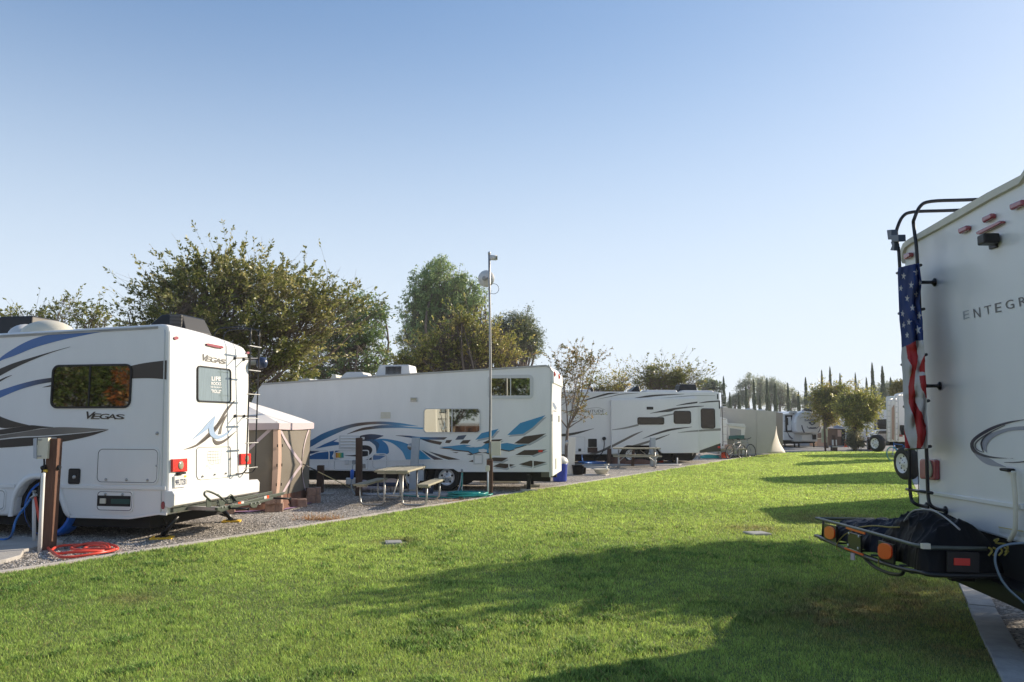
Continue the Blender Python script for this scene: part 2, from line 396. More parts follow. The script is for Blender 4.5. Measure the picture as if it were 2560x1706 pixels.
while x<44:
    L=1.2+rnd.random()*.5; a=Ra+rd*x+side*rnd.uniform(-.006,.006); z=.035+rnd.uniform(-.006,.008)
    mb.obox(a+Vector((0,0,-.05)),rd*(L-.015),side*.235,Vector((0,0,.05+z))); x+=L
struct(mb.build('kerb',mat('kerb_concrete',(.40,.40,.39),.85,var=.35,vscale=5,bump=.5,bscale=25),loc=(0,0,0),bevel=.006))
# pads
def pad(pts,z,name='concrete_pad'):
    P=[G(*p) for p in pts]; mb=MB(); mb.prism([(p.x,p.y,-.02) for p in P],(0,0,z+.02)); return struct(mb.build(name,M['concrete'],loc=(0,0,0),bevel=.01))
pad([Z(3,-700,1215),Z(3,230,1215),Z(3,560,1235),Z(3,620,1260),Z(3,520,1285),Z(3,330,1320),Z(3,235,1345),Z(3,200,1400),Z(3,60,1440),Z(3,-20,1455),Z(3,-700,1500)],.05)
pad([Z(5,640,1330),Z(5,700,1318),Z(5,805,1326),Z(5,760,1340)],.03)
pad([Z(6,300,1325),Z(6,620,1312),Z(6,900,1318),Z(6,780,1345),Z(6,400,1352),Z(6,-200,1345),Z(6,-120,1320)],.03)
pad([Z(9,160,1290),Z(9,500,1285),Z(9,1600,1278),Z(9,1560,1296),Z(9,900,1300),Z(9,420,1345),Z(9,130,1352)],.03)
pad([Z(9,150,1415),Z(9,420,1405),Z(9,700,1405),Z(9,660,1420),Z(9,200,1425)],.03)
# ------------------------------------------------------------------ grass: one mass of short blades
def grass(N,seed,dmin,dmax,power):
    r=np.random.default_rng(seed)
    u=r.random(N*3); a=1-power+1  # density ~ d^-power over a band of constant width
    e=1-power
    d=(dmin**e+u*(dmax**e-dmin**e))**(1/e)
    # lateral: between the two edges at that depth
    def xat(P0,P1,y): return P0.x+(P1.x-P0.x)*(y-P0.y)/(P1.y-P0.y)
    xl=xat(La,Lb,d); xr=np.minimum(xat(Ra,Rb,d),d*.66+1); xl=np.maximum(xl,-d*.70-.6)
    Wd=xr-xl; keep=(Wd>0)&(r.random(len(d))<Wd/14.0)
    d=d[keep];xl=xl[keep];Wd=Wd[keep]; x=xl+Wd*r.random(len(d)); ok=inside(x,d,lawnxy); return x[ok],d[ok]
gx,gy=grass(430000,11,3.6,52,1.55)
k=len(gx); r=rng
n1=vnoise(gx,gy,.35,1); n2=vnoise(gx,gy,1.3,2); n3=vnoise(gx,gy,5,3); n4=vnoise(gx,gy,9,5)
ln=(.014+.030*n4*n3+.022*r.random(k)**2)*(1+.012*gy)*(.7+.6*n2)
wd=(.0032+.0016*r.random(k))*np.maximum(1,(gy/6.0))**.95
clover=(n2*.45+n3*.55+.25*n4-.12>.60+.012*gy)&(gy<14)
dead=np.zeros(k)
for (px,py,rad) in ((2225,1530,1.1),(2330,1490,.8),(2140,1570,.8),(2080,1300,1.0),(1890,1325,.5),(984,1358,.3),(330,1500,.25),(2420,1640,.6),(840,1300,.35)):
    c=G(px,py); dead=np.maximum(dead,np.exp(-((gx-c.x)**2+(gy-c.y)**2)/rad**2)*(.5+1.0*n4))
for (px,py) in ((984,1360),(1893,1337)):   # keep the two lids clear
    c=G(px,py); m_=((gx-c.x)**2/.05+(gy-c.y)**2/.08)<1; ln[m_]*=.05
an=r.random(k)*2*np.pi; lean=(.25+.65*r.random(k))*ln*1.1; dx=np.cos(an)*lean; dy=np.sin(an)*lean
wa=an+np.pi/2+r.normal(0,.5,k); wx=np.cos(wa)*wd/2; wy=np.sin(wa)*wd/2
wx=np.where(clover,wx*2.3,wx); wy=np.where(clover,wy*2.3,wy); ln=np.where(clover,ln*.95,ln)
z0=np.full(k,.006)
V=np.zeros((k,5,3),np.float32)
V[:,0]=np.c_[gx-wx,gy-wy,z0]; V[:,1]=np.c_[gx+wx,gy+wy,z0]
V[:,2]=np.c_[gx+dx*.35+wx*.8,gy+dy*.35+wy*.8,z0+ln*.62]; V[:,3]=np.c_[gx+dx*.35-wx*.8,gy+dy*.35-wy*.8,z0+ln*.62]
V[:,4]=np.c_[gx+dx,gy+dy,z0+ln]
base=np.arange(k)[:,None]*5
quads=(base+np.array([[0,1,2,3]])).ravel(); tris=(base+np.array([[3,2,4]])).ravel()
me=bpy.data.meshes.new('grass'); me.vertices.add(k*5); me.vertices.foreach_set('co',V.ravel())
me.loops.add(k*7); me.loops.foreach_set('vertex_index',np.r_[quads,tris].astype(np.int32))
me.polygons.add(k*2); me.polygons.foreach_set('loop_start',np.r_[np.arange(k)*4,k*4+np.arange(k)*3].astype(np.int32)); me.polygons.foreach_set('loop_total',np.r_[np.full(k,4),np.full(k,3)].astype(np.int32))
me.update()
g1=np.array([.165,.295,.06]); g2=np.array([.53,.67,.15]); g3=np.array([.075,.165,.045]); g4=np.array([.34,.27,.12]); g5=np.array([.20,.13,.07])
t=np.clip(n1*.75+r.random(k)*.45+.024*np.minimum(gy,25)-.26,0,1)[:,None]; col=g1*(1-t)+g2*t  # paints vignetting and clover darkness into the nearer blades, brighter with distance
t=(clover*.6)[:,None]; col=col*(1-t)+g3*t
t=np.clip(dead,0,1)[:,None]; dc=np.where((r.random(k)>.5)[:,None],g4,g5); col=col*(1-t*.75)+dc*t*.75
m_=r.random(k)<.05; col[m_]=g4*1.1
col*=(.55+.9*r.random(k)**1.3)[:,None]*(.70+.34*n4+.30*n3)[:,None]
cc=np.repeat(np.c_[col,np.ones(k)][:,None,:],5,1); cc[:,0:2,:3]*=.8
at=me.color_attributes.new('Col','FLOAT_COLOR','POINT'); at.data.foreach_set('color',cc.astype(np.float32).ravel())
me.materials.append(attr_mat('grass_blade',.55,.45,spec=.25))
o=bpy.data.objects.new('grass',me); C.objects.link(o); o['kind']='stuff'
# loose pebbles over the nearer gravel
Np=70000; py_=8+(rng.random(Np)**1.6)*16; px_=rng.random(Np)*(py_*.62+py_*.3)-py_*.66
ok=~inside(px_,py_,np.array([(p.x,p.y) for p in lawn]+[]))
lx=La.x+(Lb.x-La.x)*(py_-La.y)/(Lb.y-La.y); ok&=px_<lx-.2; px_=px_[ok]; py_=py_[ok]; n=len(px_)
sz=(.010+.014*rng.random(n)**2); a=rng.random(n)*6.28
oct_=np.array([(1,0,0),(0,.7,0),(-.9,.1,0),(0,-.8,0),(.1,.1,.6),(0,0,-.4)])
ca,sa=np.cos(a),np.sin(a); P=oct_[None]*sz[:,None,None]; X=P[...,0]*ca[:,None]-P[...,1]*sa[:,None]+px_[:,None]; Y=P[...,0]*sa[:,None]+P[...,1]*ca[:,None]+py_[:,None]; Zz=P[...,2]+.004
V=np.stack([X,Y,Zz],-1).reshape(-1,3); fc=np.array([(0,1,4),(1,2,4),(2,3,4),(3,0,4)]); Fx=(np.arange(n)[:,None,None]*6+fc[None]).reshape(-1,3)
me=bpy.data.meshes.new('loose_gravel'); me.vertices.add(len(V)); me.vertices.foreach_set('co',V.ravel()); me.loops.add(Fx.size); me.loops.foreach_set('vertex_index',Fx.ravel().astype(np.int32))
me.polygons.add(len(Fx)); me.polygons.foreach_set('loop_start',(np.arange(len(Fx))*3).astype(np.int32)); me.polygons.foreach_set('loop_total',np.full(len(Fx),3,np.int32)); me.update()
v=(.08+.62*rng.random(n)**1.4); cl=np.c_[v*1.05,v*.97,v*.88,np.ones(n)]; at=me.color_attributes.new('Col','FLOAT_COLOR','POINT'); at.data.foreach_set('color',np.repeat(cl,6,0).astype(np.float32).ravel())
me.materials.append(attr_mat('pebble',.85)); o=bpy.data.objects.new('loose_gravel',me); C.objects.link(o); o['kind']='stuff'
# irrigation valve lids
for (p,ax,ay,lb) in (((984,1360),.24,.30,'pale grey plastic valve lid in the sunlit grass on the left'),((1893,1337),.34,.34,'pale grey valve lid in the grass by the shade on the right')):
    c=G(*p); mb=MB(); mb.box((c.x,c.y,.0),ax,ay,.035,.2); mb.box((c.x,c.y,.035),ax-.05,ay-.05,.004,.2)
    tag(mb.build('valve_lid',mat('valve_lid',(.34,.34,.31),.7,var=.2,vscale=20),bevel=.006),lb,'valve lid','irrigation valve lids in the lawn')
# ------------------------------------------------------------------ frames for vehicles
class Frame:
    def __init__(s,o,th,left=True):   # th: the depth direction turns th to the right of the view axis; u runs to the left (or right)
        s.o=Vector(o); s.o.z=0; t=R(th); s.v=Vector((math.sin(t),math.cos(t),0)); s.u=Vector((-math.cos(t),math.sin(t),0)) if left else Vector((math.cos(t),-math.sin(t),0)); s.w=Vector((0,0,1))
        s.side=Plane(s.o,s.u,s.w,-s.v); s.rear=Plane(s.o,s.v,s.w,-s.u)
    def P(s,a,b,c): return s.o+s.u*a+s.v*b+s.w*c
    def box(s,mb,a0,a1,b0,b1,c0,c1,mi=0): return mb.obox(s.P(a0,b0,c0),s.u*(a1-a0),s.v*(b1-b0),s.w*(c1-c0),mi)
    def sweep(s,mb,out,b0,b1,mi=0): return mb.prism([s.P(a,b0,c) for a,c in out],s.v*(b1-b0),mi)
def wheel(c,axis,r,wd,parent,rim='rim',spokes=8,name='wheel'):
    c=Vector(c); ax=Vector(axis).normalized(); mb=MB()
    mb.lathe(c-ax*wd/2,ax,[(r*.60,wd*.98),(r*.72,wd),(r*.90,wd*.97),(r*.985,wd*.85),(r,wd*.5),(r*.985,wd*.15),(r*.90,.0),(r*.60,0)],32,cap=False)
    t=mb.build(name,M['rubber'],parent)
    mb=MB(); mb.lathe(c-ax*wd/2,ax,[(r*.60,wd*1.0),(r*.56,wd*.93),(r*.53,wd*.78),(r*.34,wd*.74),(r*.30,wd*.86),(r*.12,wd*.90),(r*.10,wd*1.02),(0.0001,wd*1.04)],28,cap=False)
    e1=Vector((0,0,1)); e2=ax.cross(e1).normalized()
    for k in range(spokes):
        a=2*math.pi*k/spokes; d=e1*math.cos(a)+e2*math.sin(a); mb.lathe(c-ax*wd/2+d*r*(.43 if rim=='rim' else .40),ax,[(r*(.05 if rim=='rim' else .085),wd*.70),(r*(.05 if rim=='rim' else .085),wd*.80)],8,mi=1)
    for k in range(5):
        a=2*math.pi*k/5; d=e1*math.cos(a)+e2*math.sin(a); mb.lathe(c-ax*wd/2+d*r*.19,ax,[(r*.03,wd*.86),(r*.03,wd*.92)],6,mi=1)
    mb.build('rim',[M[rim],M['black']],t)
    return t
BLK=(.014,.0125,.011); DBR=(.036,.027,.020); BLU=(.05,.14,.36); GRY=(.16,.145,.125)
# ------------------------------------------------------------------ motorhome on the left
g=G(417,1356); f1=Frame(g,11.5); rt=root('motorhome','white motorhome with blue and black swooshes and black rear ladder at far left','motorhome',f1.o)
S1=f1.side; RK=.118
def s1(k,x,y): return S1.uv(*Z(k,x,y))
roofc=s1(1,1560,275); r0=s1(1,0,365)
bot=[s1(3,1640,975),s1(3,1560,970),s1(3,1270,1015),s1(3,690,1000)]
arch=[s1(3,640,945),s1(3,590,800),s1(3,545,710),s1(3,470,645),s1(3,400,615),s1(3,300,630),s1(3,225,690),s1(3,160,800),s1(3,130,985)]
lowl=s1(3,0,965)
slope=(roofc[1]-r0[1])/(roofc[0]-r0[0]); topz=lambda a: roofc[1]+slope*(a-roofc[0])
ctop=topz(RK)
def rk(c): return RK*max(0,c-.5)/(ctop-.5)
out=[(rk(bot[0][1])+.0,bot[0][1])]+[(a,c) for a,c in bot[1:]]+[(a,c) for a,c in arch]+[(8.6,lowl[1]),(8.9,lowl[1]+.35),(8.95,1.5),(8.7,2.5),(8.2,topz(8.2))]
out+=[(RK+.16,topz(RK+.16)),(RK+.07,ctop-.015),(RK+.02,ctop-.05),(rk(ctop-.13),ctop-.13)]
mb=MB(); nb=14; Wd1=2.42
st=[Wd1*i/nb for i in range(nb+1)]; no=len(out)
def crown(b,c): return c-(.17*(b/Wd1)**2.0+ (.10*max(0,(b-Wd1*.93)/(Wd1*.07))**2))*min(1,max(0,(c-2.2)/.5))
vv=[f1.P(a,b,crown(b,c)) for b in st for a,c in out]
mb.add(vv,[tuple(reversed(range(no))),tuple(range(nb*no,nb*no+no))]+[(j*no+i,j*no+(i+1)%no,(j+1)*no+(i+1)%no,(j+1)*no+i) for j in range(nb) for i in range(no)])
for q in range(2,len(mb.f)): mb.sm[q]=False
body=mb.build('body',M['white'],rt,bevel=.05,seg=3)
# rear plane with the slight forward rake of the cap
e2=(f1.w*(ctop-.5)+f1.u*RK).normalized(); R1=Plane(f1.P(0,0,.5)-e2*0,f1.v,e2,(-f1.u*(ctop-.5)+f1.w*RK)); R1.o=R1.o-R1.e2*.5
def q1(pl,k,*p): return [pl.uv(*Z(k,*a)) for a in p]
# gutter and cap seam
mb=MB(); a0=s1(1,1550,300)[0]
for dz,t in ((0,.018),(.022,.010)):
    mb.obox(f1.P(a0,-.001-t,topz(a0)-.055-dz),f1.u*7.6+f1.w*slope*7.6,f1.v*t,f1.w*.018)
mb.build('gutter',M['grit'],rt)
mb=MB(); ca=s1(1,1640,700)[0]
seam=[(ca+rk(c)*.6,c) for c in np.linspace(s1(3,1645,970)[1],ctop-.1,12)]
mb.tube([S1.pt(a,c,.004) for a,c in seam],.010,6); mb.build('corner_moulding',M['offwhite'],rt)
# wheel arch lip
mb=MB(); inner=[s1(3,690,1000)]+arch; ctr=(sum(p[0] for p in arch)/len(arch),arch[-1][1])
out_=[s1(3,700,1003),s1(3,690,985)]+[s1(3,*p) for p in ((632,800),(590,690),(520,600),(400,568),(280,580),(195,650),(130,780),(90,985))]
mb.band  # (lip built as a raised ribbon)
a_=resample(catmull([s1(3,690,1000)]+arch),40); b_=resample(catmull(out_[1:]),40); vs=[]
for i in range(40): vs+= [S1.pt(*a_[i],-.0),S1.pt(*a_[i],.035),S1.pt(*b_[i],.03),S1.pt(*b_[i],-.0)]
mb.add(vs,[(4*i+j,4*i+j+1,4*i+5+j,4*i+4+j) for i in range(39) for j in range(3)],0,None,True); mb.build('wheel_arch_lip',M['white'],rt)
# belt mouldings
mb=MB()
for x0,x1 in ((600,1625),(-1200,150)):
    p,q=s1(3,x0,672),s1(3,x1,690 if x1>1000 else 668); p2,q2=s1(3,x0,710),s1(3,x1,728 if x1>1000 else 706)
    mb.prism([S1.pt(*a,0) for a in (p,q,q2,p2)],S1.n*.018)
p=[s1(3,*a) for a in ((690,975),(1270,990),(1560,945),(1640,950),(1640,975),(1560,970),(1270,1013),(690,998))]
mb.prism([S1.pt(*a,0) for a in p],S1.n*.02); mb.build('belt_moulding',M['white'],rt,bevel=.006)
# side graphics
d=MB(); K=1
d.band(S1,ZL(1,[(-60,680),(0,612),(100,540),(250,455),(400,400),(600,362),(800,345),(1000,330),(1250,322)]),ZL(1,[(-60,710),(0,640),(150,585),(350,505),(600,435),(800,392),(1000,355),(1250,328)]),BLU)
d.band(S1,ZL(1,[(-60,745),(0,715),(150,655),(330,600),(500,550),(690,498)]),ZL(1,[(-60,815),(0,785),(150,705),(330,625),(500,560),(690,501)]),BLK)
d.band(S1,ZL(1,[(-60,850),(0,822),(60,795),(118,777)]),ZL(1,[(-60,875),(0,843),(60,808),(118,780)]),BLK)
d.band(S1,ZL(1,[(-60,945),(0,928),(180,870),(360,825),(530,800)]),ZL(1,[(-60,1020),(0,1000),(180,925),(360,872),(525,842)]),[BLU,BLU,(.05,.08,.16),BLK])
d.band(S1,ZL(1,[(415,897),(470,882),(530,868)]),ZL(1,[(415,898),(470,893),(530,884)]),DBR)
d.band(S1,ZL(1,[(1270,690),(1400,662),(1520,645),(1636,632)]),ZL(1,[(1270,812),(1400,808),(1520,810),(1632,820)]),DBR)
d.band(S1,ZL(1,[(-60,1150),(0,1180),(90,1215),(180,1242),(285,1267)]),ZL(1,[(-60,1275),(0,1290),(60,1297),(150,1288),(285,1268)]),[BLK,DBR])
d.band(S1,ZL(1,[(-60,1320),(0,1312),(160,1288),(300,1268),(400,1276),(525,1287)]),ZL(1,[(-60,1370),(0,1362),(160,1340),(300,1318),(400,1300),(525,1289)]),BLK)
d.band(S1,ZL(1,[(-60,1385),(0,1368),(200,1338),(400,1305),(560,1288),(750,1290),(900,1298),(1065,1307)]),ZL(1,[(-60,1412),(0,1402),(200,1380),(400,1372),(560,1360),(750,1345),(900,1330),(1065,1309)]),[(.10,.09,.08),(.15,.135,.115),(.13,.115,.10),(.20,.18,.15),(.20,.18,.155)])
d.band(S1,ZL(1,[(-60,1425),(0,1412),(200,1392),(400,1382),(560,1370),(750,1352),(900,1337),(1065,1312)]),ZL(1,[(-60,1492),(0,1490),(200,1478),(400,1460),(580,1437),(750,1405),(900,1370),(1065,1314)]),[BLK,BLK,DBR,DBR])
def vegas(d,pl,k,quad,c,o=.006):
    (x0,y0),(x1,y1),(x2,y2),(x3,y3)=quad   # V is taller than the rest
    def L(t,s): return (x0+(x1-x0)*t+(x3-x0)*s*(1-t)+(x2-x1)*s*t, y0+(y1-y0)*t+(y3-y0)*s*(1-t)+(y2-y1)*s*t)
    sh=0
    for i,(ch,a,b,t) in enumerate((('V',0,.235,0),('E',.19,.40,.22),('G',.375,.60,.22),('A',.57,.79,.22),('S',.76,.98,.22))):
        d.text(pl,ch,[Z(k,*L(a+sh*(1-t),t)),Z(k,*L(b+sh*(1-t)*.9,t)),Z(k,*L(b,1)),Z(k,*L(a,1))],c,o,offset=.012)
vegas(d,S1,1,[(850,1133),(1240,1150),(1228,1212),(808,1208)],(.45,.38,.28),.005)
vegas(d,S1,1,[(850,1133),(1240,1150),(1228,1210),(812,1206)],DBR,.008)
d.build('side_graphic',M['decal'],rt)
# side window, dark two-pane slider
def window(pl,k,rc,rad,parent,glass='glass',frame='black',fw=.035,split=None,proud=.02,name='window',slide=True):
    r=qr(pl,k,*rc); o=rrect(*r,rad); i=rrect(*inset(r,fw),max(rad-fw,.01)); mb=MB(); mb.ring(pl,o,i,-.002,proud)
    if split: 
        s=qr(pl,k,split-1,rc[1],split+1,rc[3]); m=(s[0]+s[2])/2; a=inset(r,fw*.9); mb.slab(pl,[(m-.012,a[1]),(m+.012,a[1]),(m+.012,a[3]),(m-.012,a[3])],-.002,proud-.004)
    w_=mb.build(name,M[frame],parent); mb=MB(); mb.slab(pl,rrect(*inset(r,fw*.8),max(rad-fw*.8,.01)),-.004,.006); mb.build('pane',M[glass],w_); return w_
window(S1,1,(508,672,1292,1102),.12,rt,glass='sideglass',fw=.03,split=880)
# hatches
def hatch(pl,k,rc,rad,parent,m='white',knobs=(),name='storage_door',line='black',pan=True):
    r=qr(pl,k,*rc); mb=MB(); mb.ring(pl,rrect(*r,rad),rrect(*inset(r,.022),rad-.01),0,.014); h=mb.build(name,M[m],parent)
    mb=MB(); mb.ring(pl,rrect(*inset(r,.022),rad-.01),rrect(*inset(r,.030),rad-.016),0,.012); mb.build('seal',M[line],h)
    if pan: mb=MB(); mb.slab(pl,rrect(*inset(r,.028),rad-.016),0,.010); mb.build('panel',M[m],h)
    if knobs:
        mb=MB()
        for x,y in knobs: p=pl.hit(*Z(k,x,y)); mb.lathe(p,pl.n,[(.022,.01),(.022,.018),(.012,.02),(.010,.03)],10)
        mb.build('latch',M['steel'],h)
    return h
hatch(S1,3,(948,312,1560,668),.09,rt,knobs=((1043,622),(1244,626),(1450,630)))
h=hatch(S1,3,(945,728,1312,942),.07,rt,knobs=((1038,766),(1206,770)))
mb=MB(); mb.slab(S1,rrect(*qr(S1,3,960,782,1284,886),.005),.0105,.0125); mb.build('vent_opening',M['black'],h)
mb=MB(); mb.slab(S1,rrect(*qr(S1,3,990,808,1045,858),.005),.0126,.03); mb.build('fitting',M['cream'],h)
mb=MB(); mb.slab(S1,rrect(*qr(S1,3,1095,815,1278,862),.005),.0126,.02); mb.build('hose_end',mat('dark_green',(.01,.06,.05),.5),h)
hatch(S1,3,(-340,715,60,925),.07,rt)
mb=MB(); mb.slab(S1,rrect(*qr(S1,3,676,516,788,668),.03),0,.02); fd=mb.build('fuel_door',M['black'],rt,bevel=.006)
mb=MB(); mb.lathe(S1.hit(*Z(3,740,600)),S1.n,[(.03,.02),(.03,.035),(.012,.04)],12); mb.build('cap',M['steel'],fd)
mb=MB(); mb.lathe(S1.hit(*Z(3,1541,172)),S1.n,[(.028,0),(.026,.012),(.012,.02)],12); mb.lathe(S1.hit(*Z(3,1536,490)),S1.n,[(.02,0),(.018,.012),(.01,.02)],12); mb.build('lock',M['steel'],rt)
mb=MB(); r=qr(S1,3,1585,838,1617,915); mb.slab(S1,[(r[0]/2+r[2]/2+math.cos(t)*abs(r[2]-r[0])/2,(r[1]+r[3])/2+math.sin(t)*(r[3]-r[1])/2) for t in np.linspace(0,6.283,17)[:-1]],0,.018); mb.build('side_reflector',M['maroon'],rt)
# rear cap details
def L1(name,k,pts,m,t=.02,b=0,pl=R1,parent=rt): 
    mb=MB(); mb.slab(pl,[pl.uv(*Z(k,*p)) for p in pts],-.005,t); return mb.build(name,M[m],parent,bevel=b)
def oval(pl,k,cx,cy,rx,ry,n=16): return [(cx+rx*math.cos(6.283*i/n),cy+ry*math.sin(6.283*i/n)) for i in range(n)]
L1('marker_light',2,oval(R1,2,543,336,22,17),'maroon',.02); L1('marker_light',2,oval(R1,2,1248,481,13,12),'maroon',.02)
L1('brake_light',2,[(837,390),(850,388),(985,415),(1000,422),(998,438),(940,432),(842,408)],'maroon',.03)
mb=MB(); quad=[(812,492),(1050,540),(1040,596),(786,555)]; vegas(mb,R1,2,quad,(.60,.58,.54),.005); vegas(mb,R1,2,[(x-2,y-3) for x,y in quad],(.16,.15,.14),.008)
K2=2
GB=(.115,.10,.088); LB=(.30,.40,.55)
mb.band(R1,ZL(2,[(622,1428),(760,1370),(870,1280),(960,1160),(1040,1030),(1120,948)]),ZL(2,[(622,1430),(740,1402),(860,1320),(950,1210),(1060,1040),(1128,950)]),GB)
mb.band(R1,ZL(2,[(820,1310),(900,1230),(960,1165),(1055,1075)]),ZL(2,[(740,1385),(860,1320),(940,1245),(1053,1080)]),GB)
mb.band(R1,ZL(2,[(960,1280),(985,1200),(1050,1078)]),ZL(2,[(990,1275),(1005,1190),(1056,1080)]),GRY)
mb.band(R1,ZL(2,[(706,1330),(800,1235),(870,1155),(935,1095)]),ZL(2,[(708,1331),(830,1250),(890,1190),(932,1100)]),LB,.0055)
mb.band(R1,ZL(2,[(932,1100),(870,1200),(885,1290),(960,1325),(1060,1270),(1150,1150)]),ZL(2,[(934,1102),(915,1200),(930,1270),(980,1290),(1070,1240),(1150,1152)]),LB,.007)
mb.band(R1,ZL(2,[(905,1310),(950,1345),(1020,1330),(1140,1245)]),ZL(2,[(912,1350),(950,1385),(1030,1350),(1140,1248)]),GB,.0055)
mb.build('rear_graphic',M['decal'],rt)
w2=window(R1,2,(752,622,1083,966),.07,rt,glass='curtainglass',fw=.022)
mb=MB(); wh=(.8,.8,.8)
for t,q in (("LIFE",[(892,712),(982,716),(982,756),(892,752)]),("ROCKS",[(890,765),(985,770),(985,800),(890,796)]),("WHEN YOUR LIVING ROOM",[(882,808),(988,814),(988,828),(882,822)]),('"ROLLS"',[(890,838),(985,844),(985,878),(890,872)])):
    mb.text(R1,t,[Z(2,*p) for p in q],wh,.012,offset=.02)
mb.build('window_sticker',M['decal'],w2)
def taillight(k,q,c,rr):
    t=L1('taillight',k,q,'red',.035,.008); mb=MB(); p=R1.hit(*Z(k,*c))+R1.n*.035; mb.lathe(p,R1.n,[(rr,0),(rr*.95,.008),(rr*.4,.012),(.001,.012)],16); mb.build('reverse_lens',M['clear'],t)
taillight(4,[(133,335),(315,325),(315,487),(133,492)],(230,410),.07); taillight(4,[(970,268),(1095,265),(1095,395),(970,402)],(1042,330),.065)
pl_=L1('licence_plate',4,[(158,545),(305,528),(308,672),(160,686)],'offwhite',.03,.004)
mb=MB(); mb.text(R1,"9FLT231",[Z(4,*p) for p in ((166,590),(300,572),(300,645),(166,658))],(.03,.04,.09),.034,offset=.01)
mb.patch(R1,ZL(4,[(275,535),(300,532),(300,556),(275,558)]),(.8,.45,.05),.034); mb.build('plate_number',M['decal'],pl_)
L1('plate_lamp',4,[(200,500),(280,492),(280,515),(200,530)],'black',.06)
hd=MB(); o_=[R1.uv(*Z(4,*p)) for p in ((470,185),(850,178),(865,195),(865,545),(850,556),(500,590),(462,580),(445,540),(445,215))]
cx=sum(p[0] for p in o_)/9; cy=sum(p[1] for p in o_)/9; i_=[(cx+(a-cx)*.975,cy+(b-cy)*.975) for a,b in o_]
hd.ring(R1,o_,i_,0,.008); hdo=hd.build('rear_hatch',M['grit'],rt)
mb=MB()
for x,y in ((520,545),(670,522),(805,508),(860,328)): mb.lathe(R1.hit(*Z(4,x,y)),R1.n,[(.018,0),(.018,.02),(.008,.026)],8)
mb.build('latch',M['steel'],hdo)
mb=MB(); rnd=random.Random(5); cl=(.42,.43,.42)
def ln(pts,r=.0022): mb.tube([R1.hit(*Z(4,*p))+R1.n*.006 for p in pts],r,4,col=cl)
mb.v=[];ln([(590,240),(640,235),(700,240),(755,228),(750,290),(740,330),(745,380),(700,385),(660,395),(640,400),(605,385),(585,330),(578,290),(590,240)])
for x in (620,650,680,710): ln([(x,238),(x-4,300),(x+3,385)])
for y in (275,310,345): ln([(585,y),(640,y+4),(745,y-6)])
ln([(560,440),(575,400),(590,420),(605,450)]); ln([(610,440),(630,455)]); mb.build('map_sticker',mat('map_line',(.38,.42,.40),.5),hdo)
# bumper
mb=MB(); R1v=Plane(f1.P(0,0,0),f1.v,f1.w,-f1.u); pb=R1v.off(.16); b0=pb.uv(*Z(4,190,800))[0]; c1=pb.uv(*Z(4,700,655))[1]; c0=pb.uv(*Z(4,700,840))[1]; b1=pb.uv(*Z(4,1222,660))[0]
prof=[(.0,c0+.02),(.09,c0-.01),(.16,c0+.03),(.16,c1-.05),(.12,c1),(.0,c1)]
mb.prism([f1.P(-a,b0-.03,c) for a,c in prof],f1.v*(b1-b0+.03)); mb.build('bumper',M['white'],rt,bevel=.012)
mb=MB(); f1.box(mb,-.05,.6,.06,2.45,c0-.09,c0-.012); mb.build('frame_rail',M['olive'],rt)
# ladder
Lp=R1v.off(.20)
bL=Lp.uv(*Z(2,1268,700))[0]; bR=Lp.uv(*Z(2,1354,700))[0]
ctopL=Lp.uv(*Z(2,1262,225))[1]; mb=MB()
for b,tz in ((bL,0),(bR,0)):
    zt=ctopL+.0; zb=Lp.uv(*Z(4,1095,500))[1]
    path=[f1.P(-.0,b,zb-.02),f1.P(-.12,b,zb-.01),f1.P(-.18,b,zb+.04),f1.P(-.20,b,zb+.12),f1.P(-.20,b,1.6),f1.P(-.20,b,zt-.16),f1.P(-.17,b,zt-.05),f1.P(-.08,b,zt),f1.P(.15,b,zt+.01),f1.P(.38,b,zt+.0),f1.P(.46,b,zt-.03),f1.P(.52,b,zt-.12),f1.P(.53,b,ctop-.15)]
    mb.tube(catmull([tuple(p) for p in path],4),.0135,8)
    for k,x,y in ((2,1165,530),(2,1165,1100)):
        c=R1v.uv(*Z(k,x,y))[1]; mb.tube([f1.P(rk(c)-.0,b,c),f1.P(-.20,b,c)],.010,6); mb.lathe(f1.P(rk(c)-.005,b,c),-f1.u,[(.03,0),(.03,.012)],10)
ld_=mb.build('ladder',M['blackmetal'],rt)
for k,y in ((2,418),(2,655),(2,888),(2,1125),(2,1362),(4,435)):
    c=Lp.uv(*Z(k,1310 if k==2 else 1150,y))[1]; mb=MB(); f1.box(mb,-.225,-.185,bL-.05,bR+.05,c-.008,c+.008); mb.build('rung',M['steel'],ld_,bevel=.003)
# roof units
def roofbox(name,a0,a1,b0,b1,c0,h,m,tap=.25,parent=rt,fr=f1,tap2=.1):
    mb=MB(); A=(a1-a0); B=(b1-b0)
    mb.hexa([fr.P(a0,b0,c0),fr.P(a1,b0,c0),fr.P(a1,b1,c0),fr.P(a0,b1,c0),fr.P(a0+A*tap2,b0+B*.08,c0+h),fr.P(a1-A*tap,b0+B*.08,c0+h),fr.P(a1-A*tap,b1-B*.08,c0+h),fr.P(a0+A*tap2,b1-B*.08,c0+h)])
    return mb.build(name,M[m],parent,bevel=.03,seg=3)
Pm=Plane(f1.P(0,.85,0),f1.u,f1.w,-f1.v)
a1_=Pm.uv(*Z(1,1385,280))[0]; a0_=Pm.uv(*Z(2,650,180))[0]; h_=Pm.uv(*Z(1,1600,178))[1]-ctop
ac=roofbox('air_conditioner',a0_,a1_,.85,1.65,ctop-.02,h_+.02,'black',.38,tap2=.16)
mb=MB(); A=a1_-a0_
for k in range(9): f1.box(mb,a0_+A*.10+.0,a0_+A*.36,.866+.004*0-.03+.008*0,.87,ctop+.05+k*.024,ctop+.06+k*.024)
mb.build('grille',mat('grille_grey',(.16,.15,.14),.6),ac)
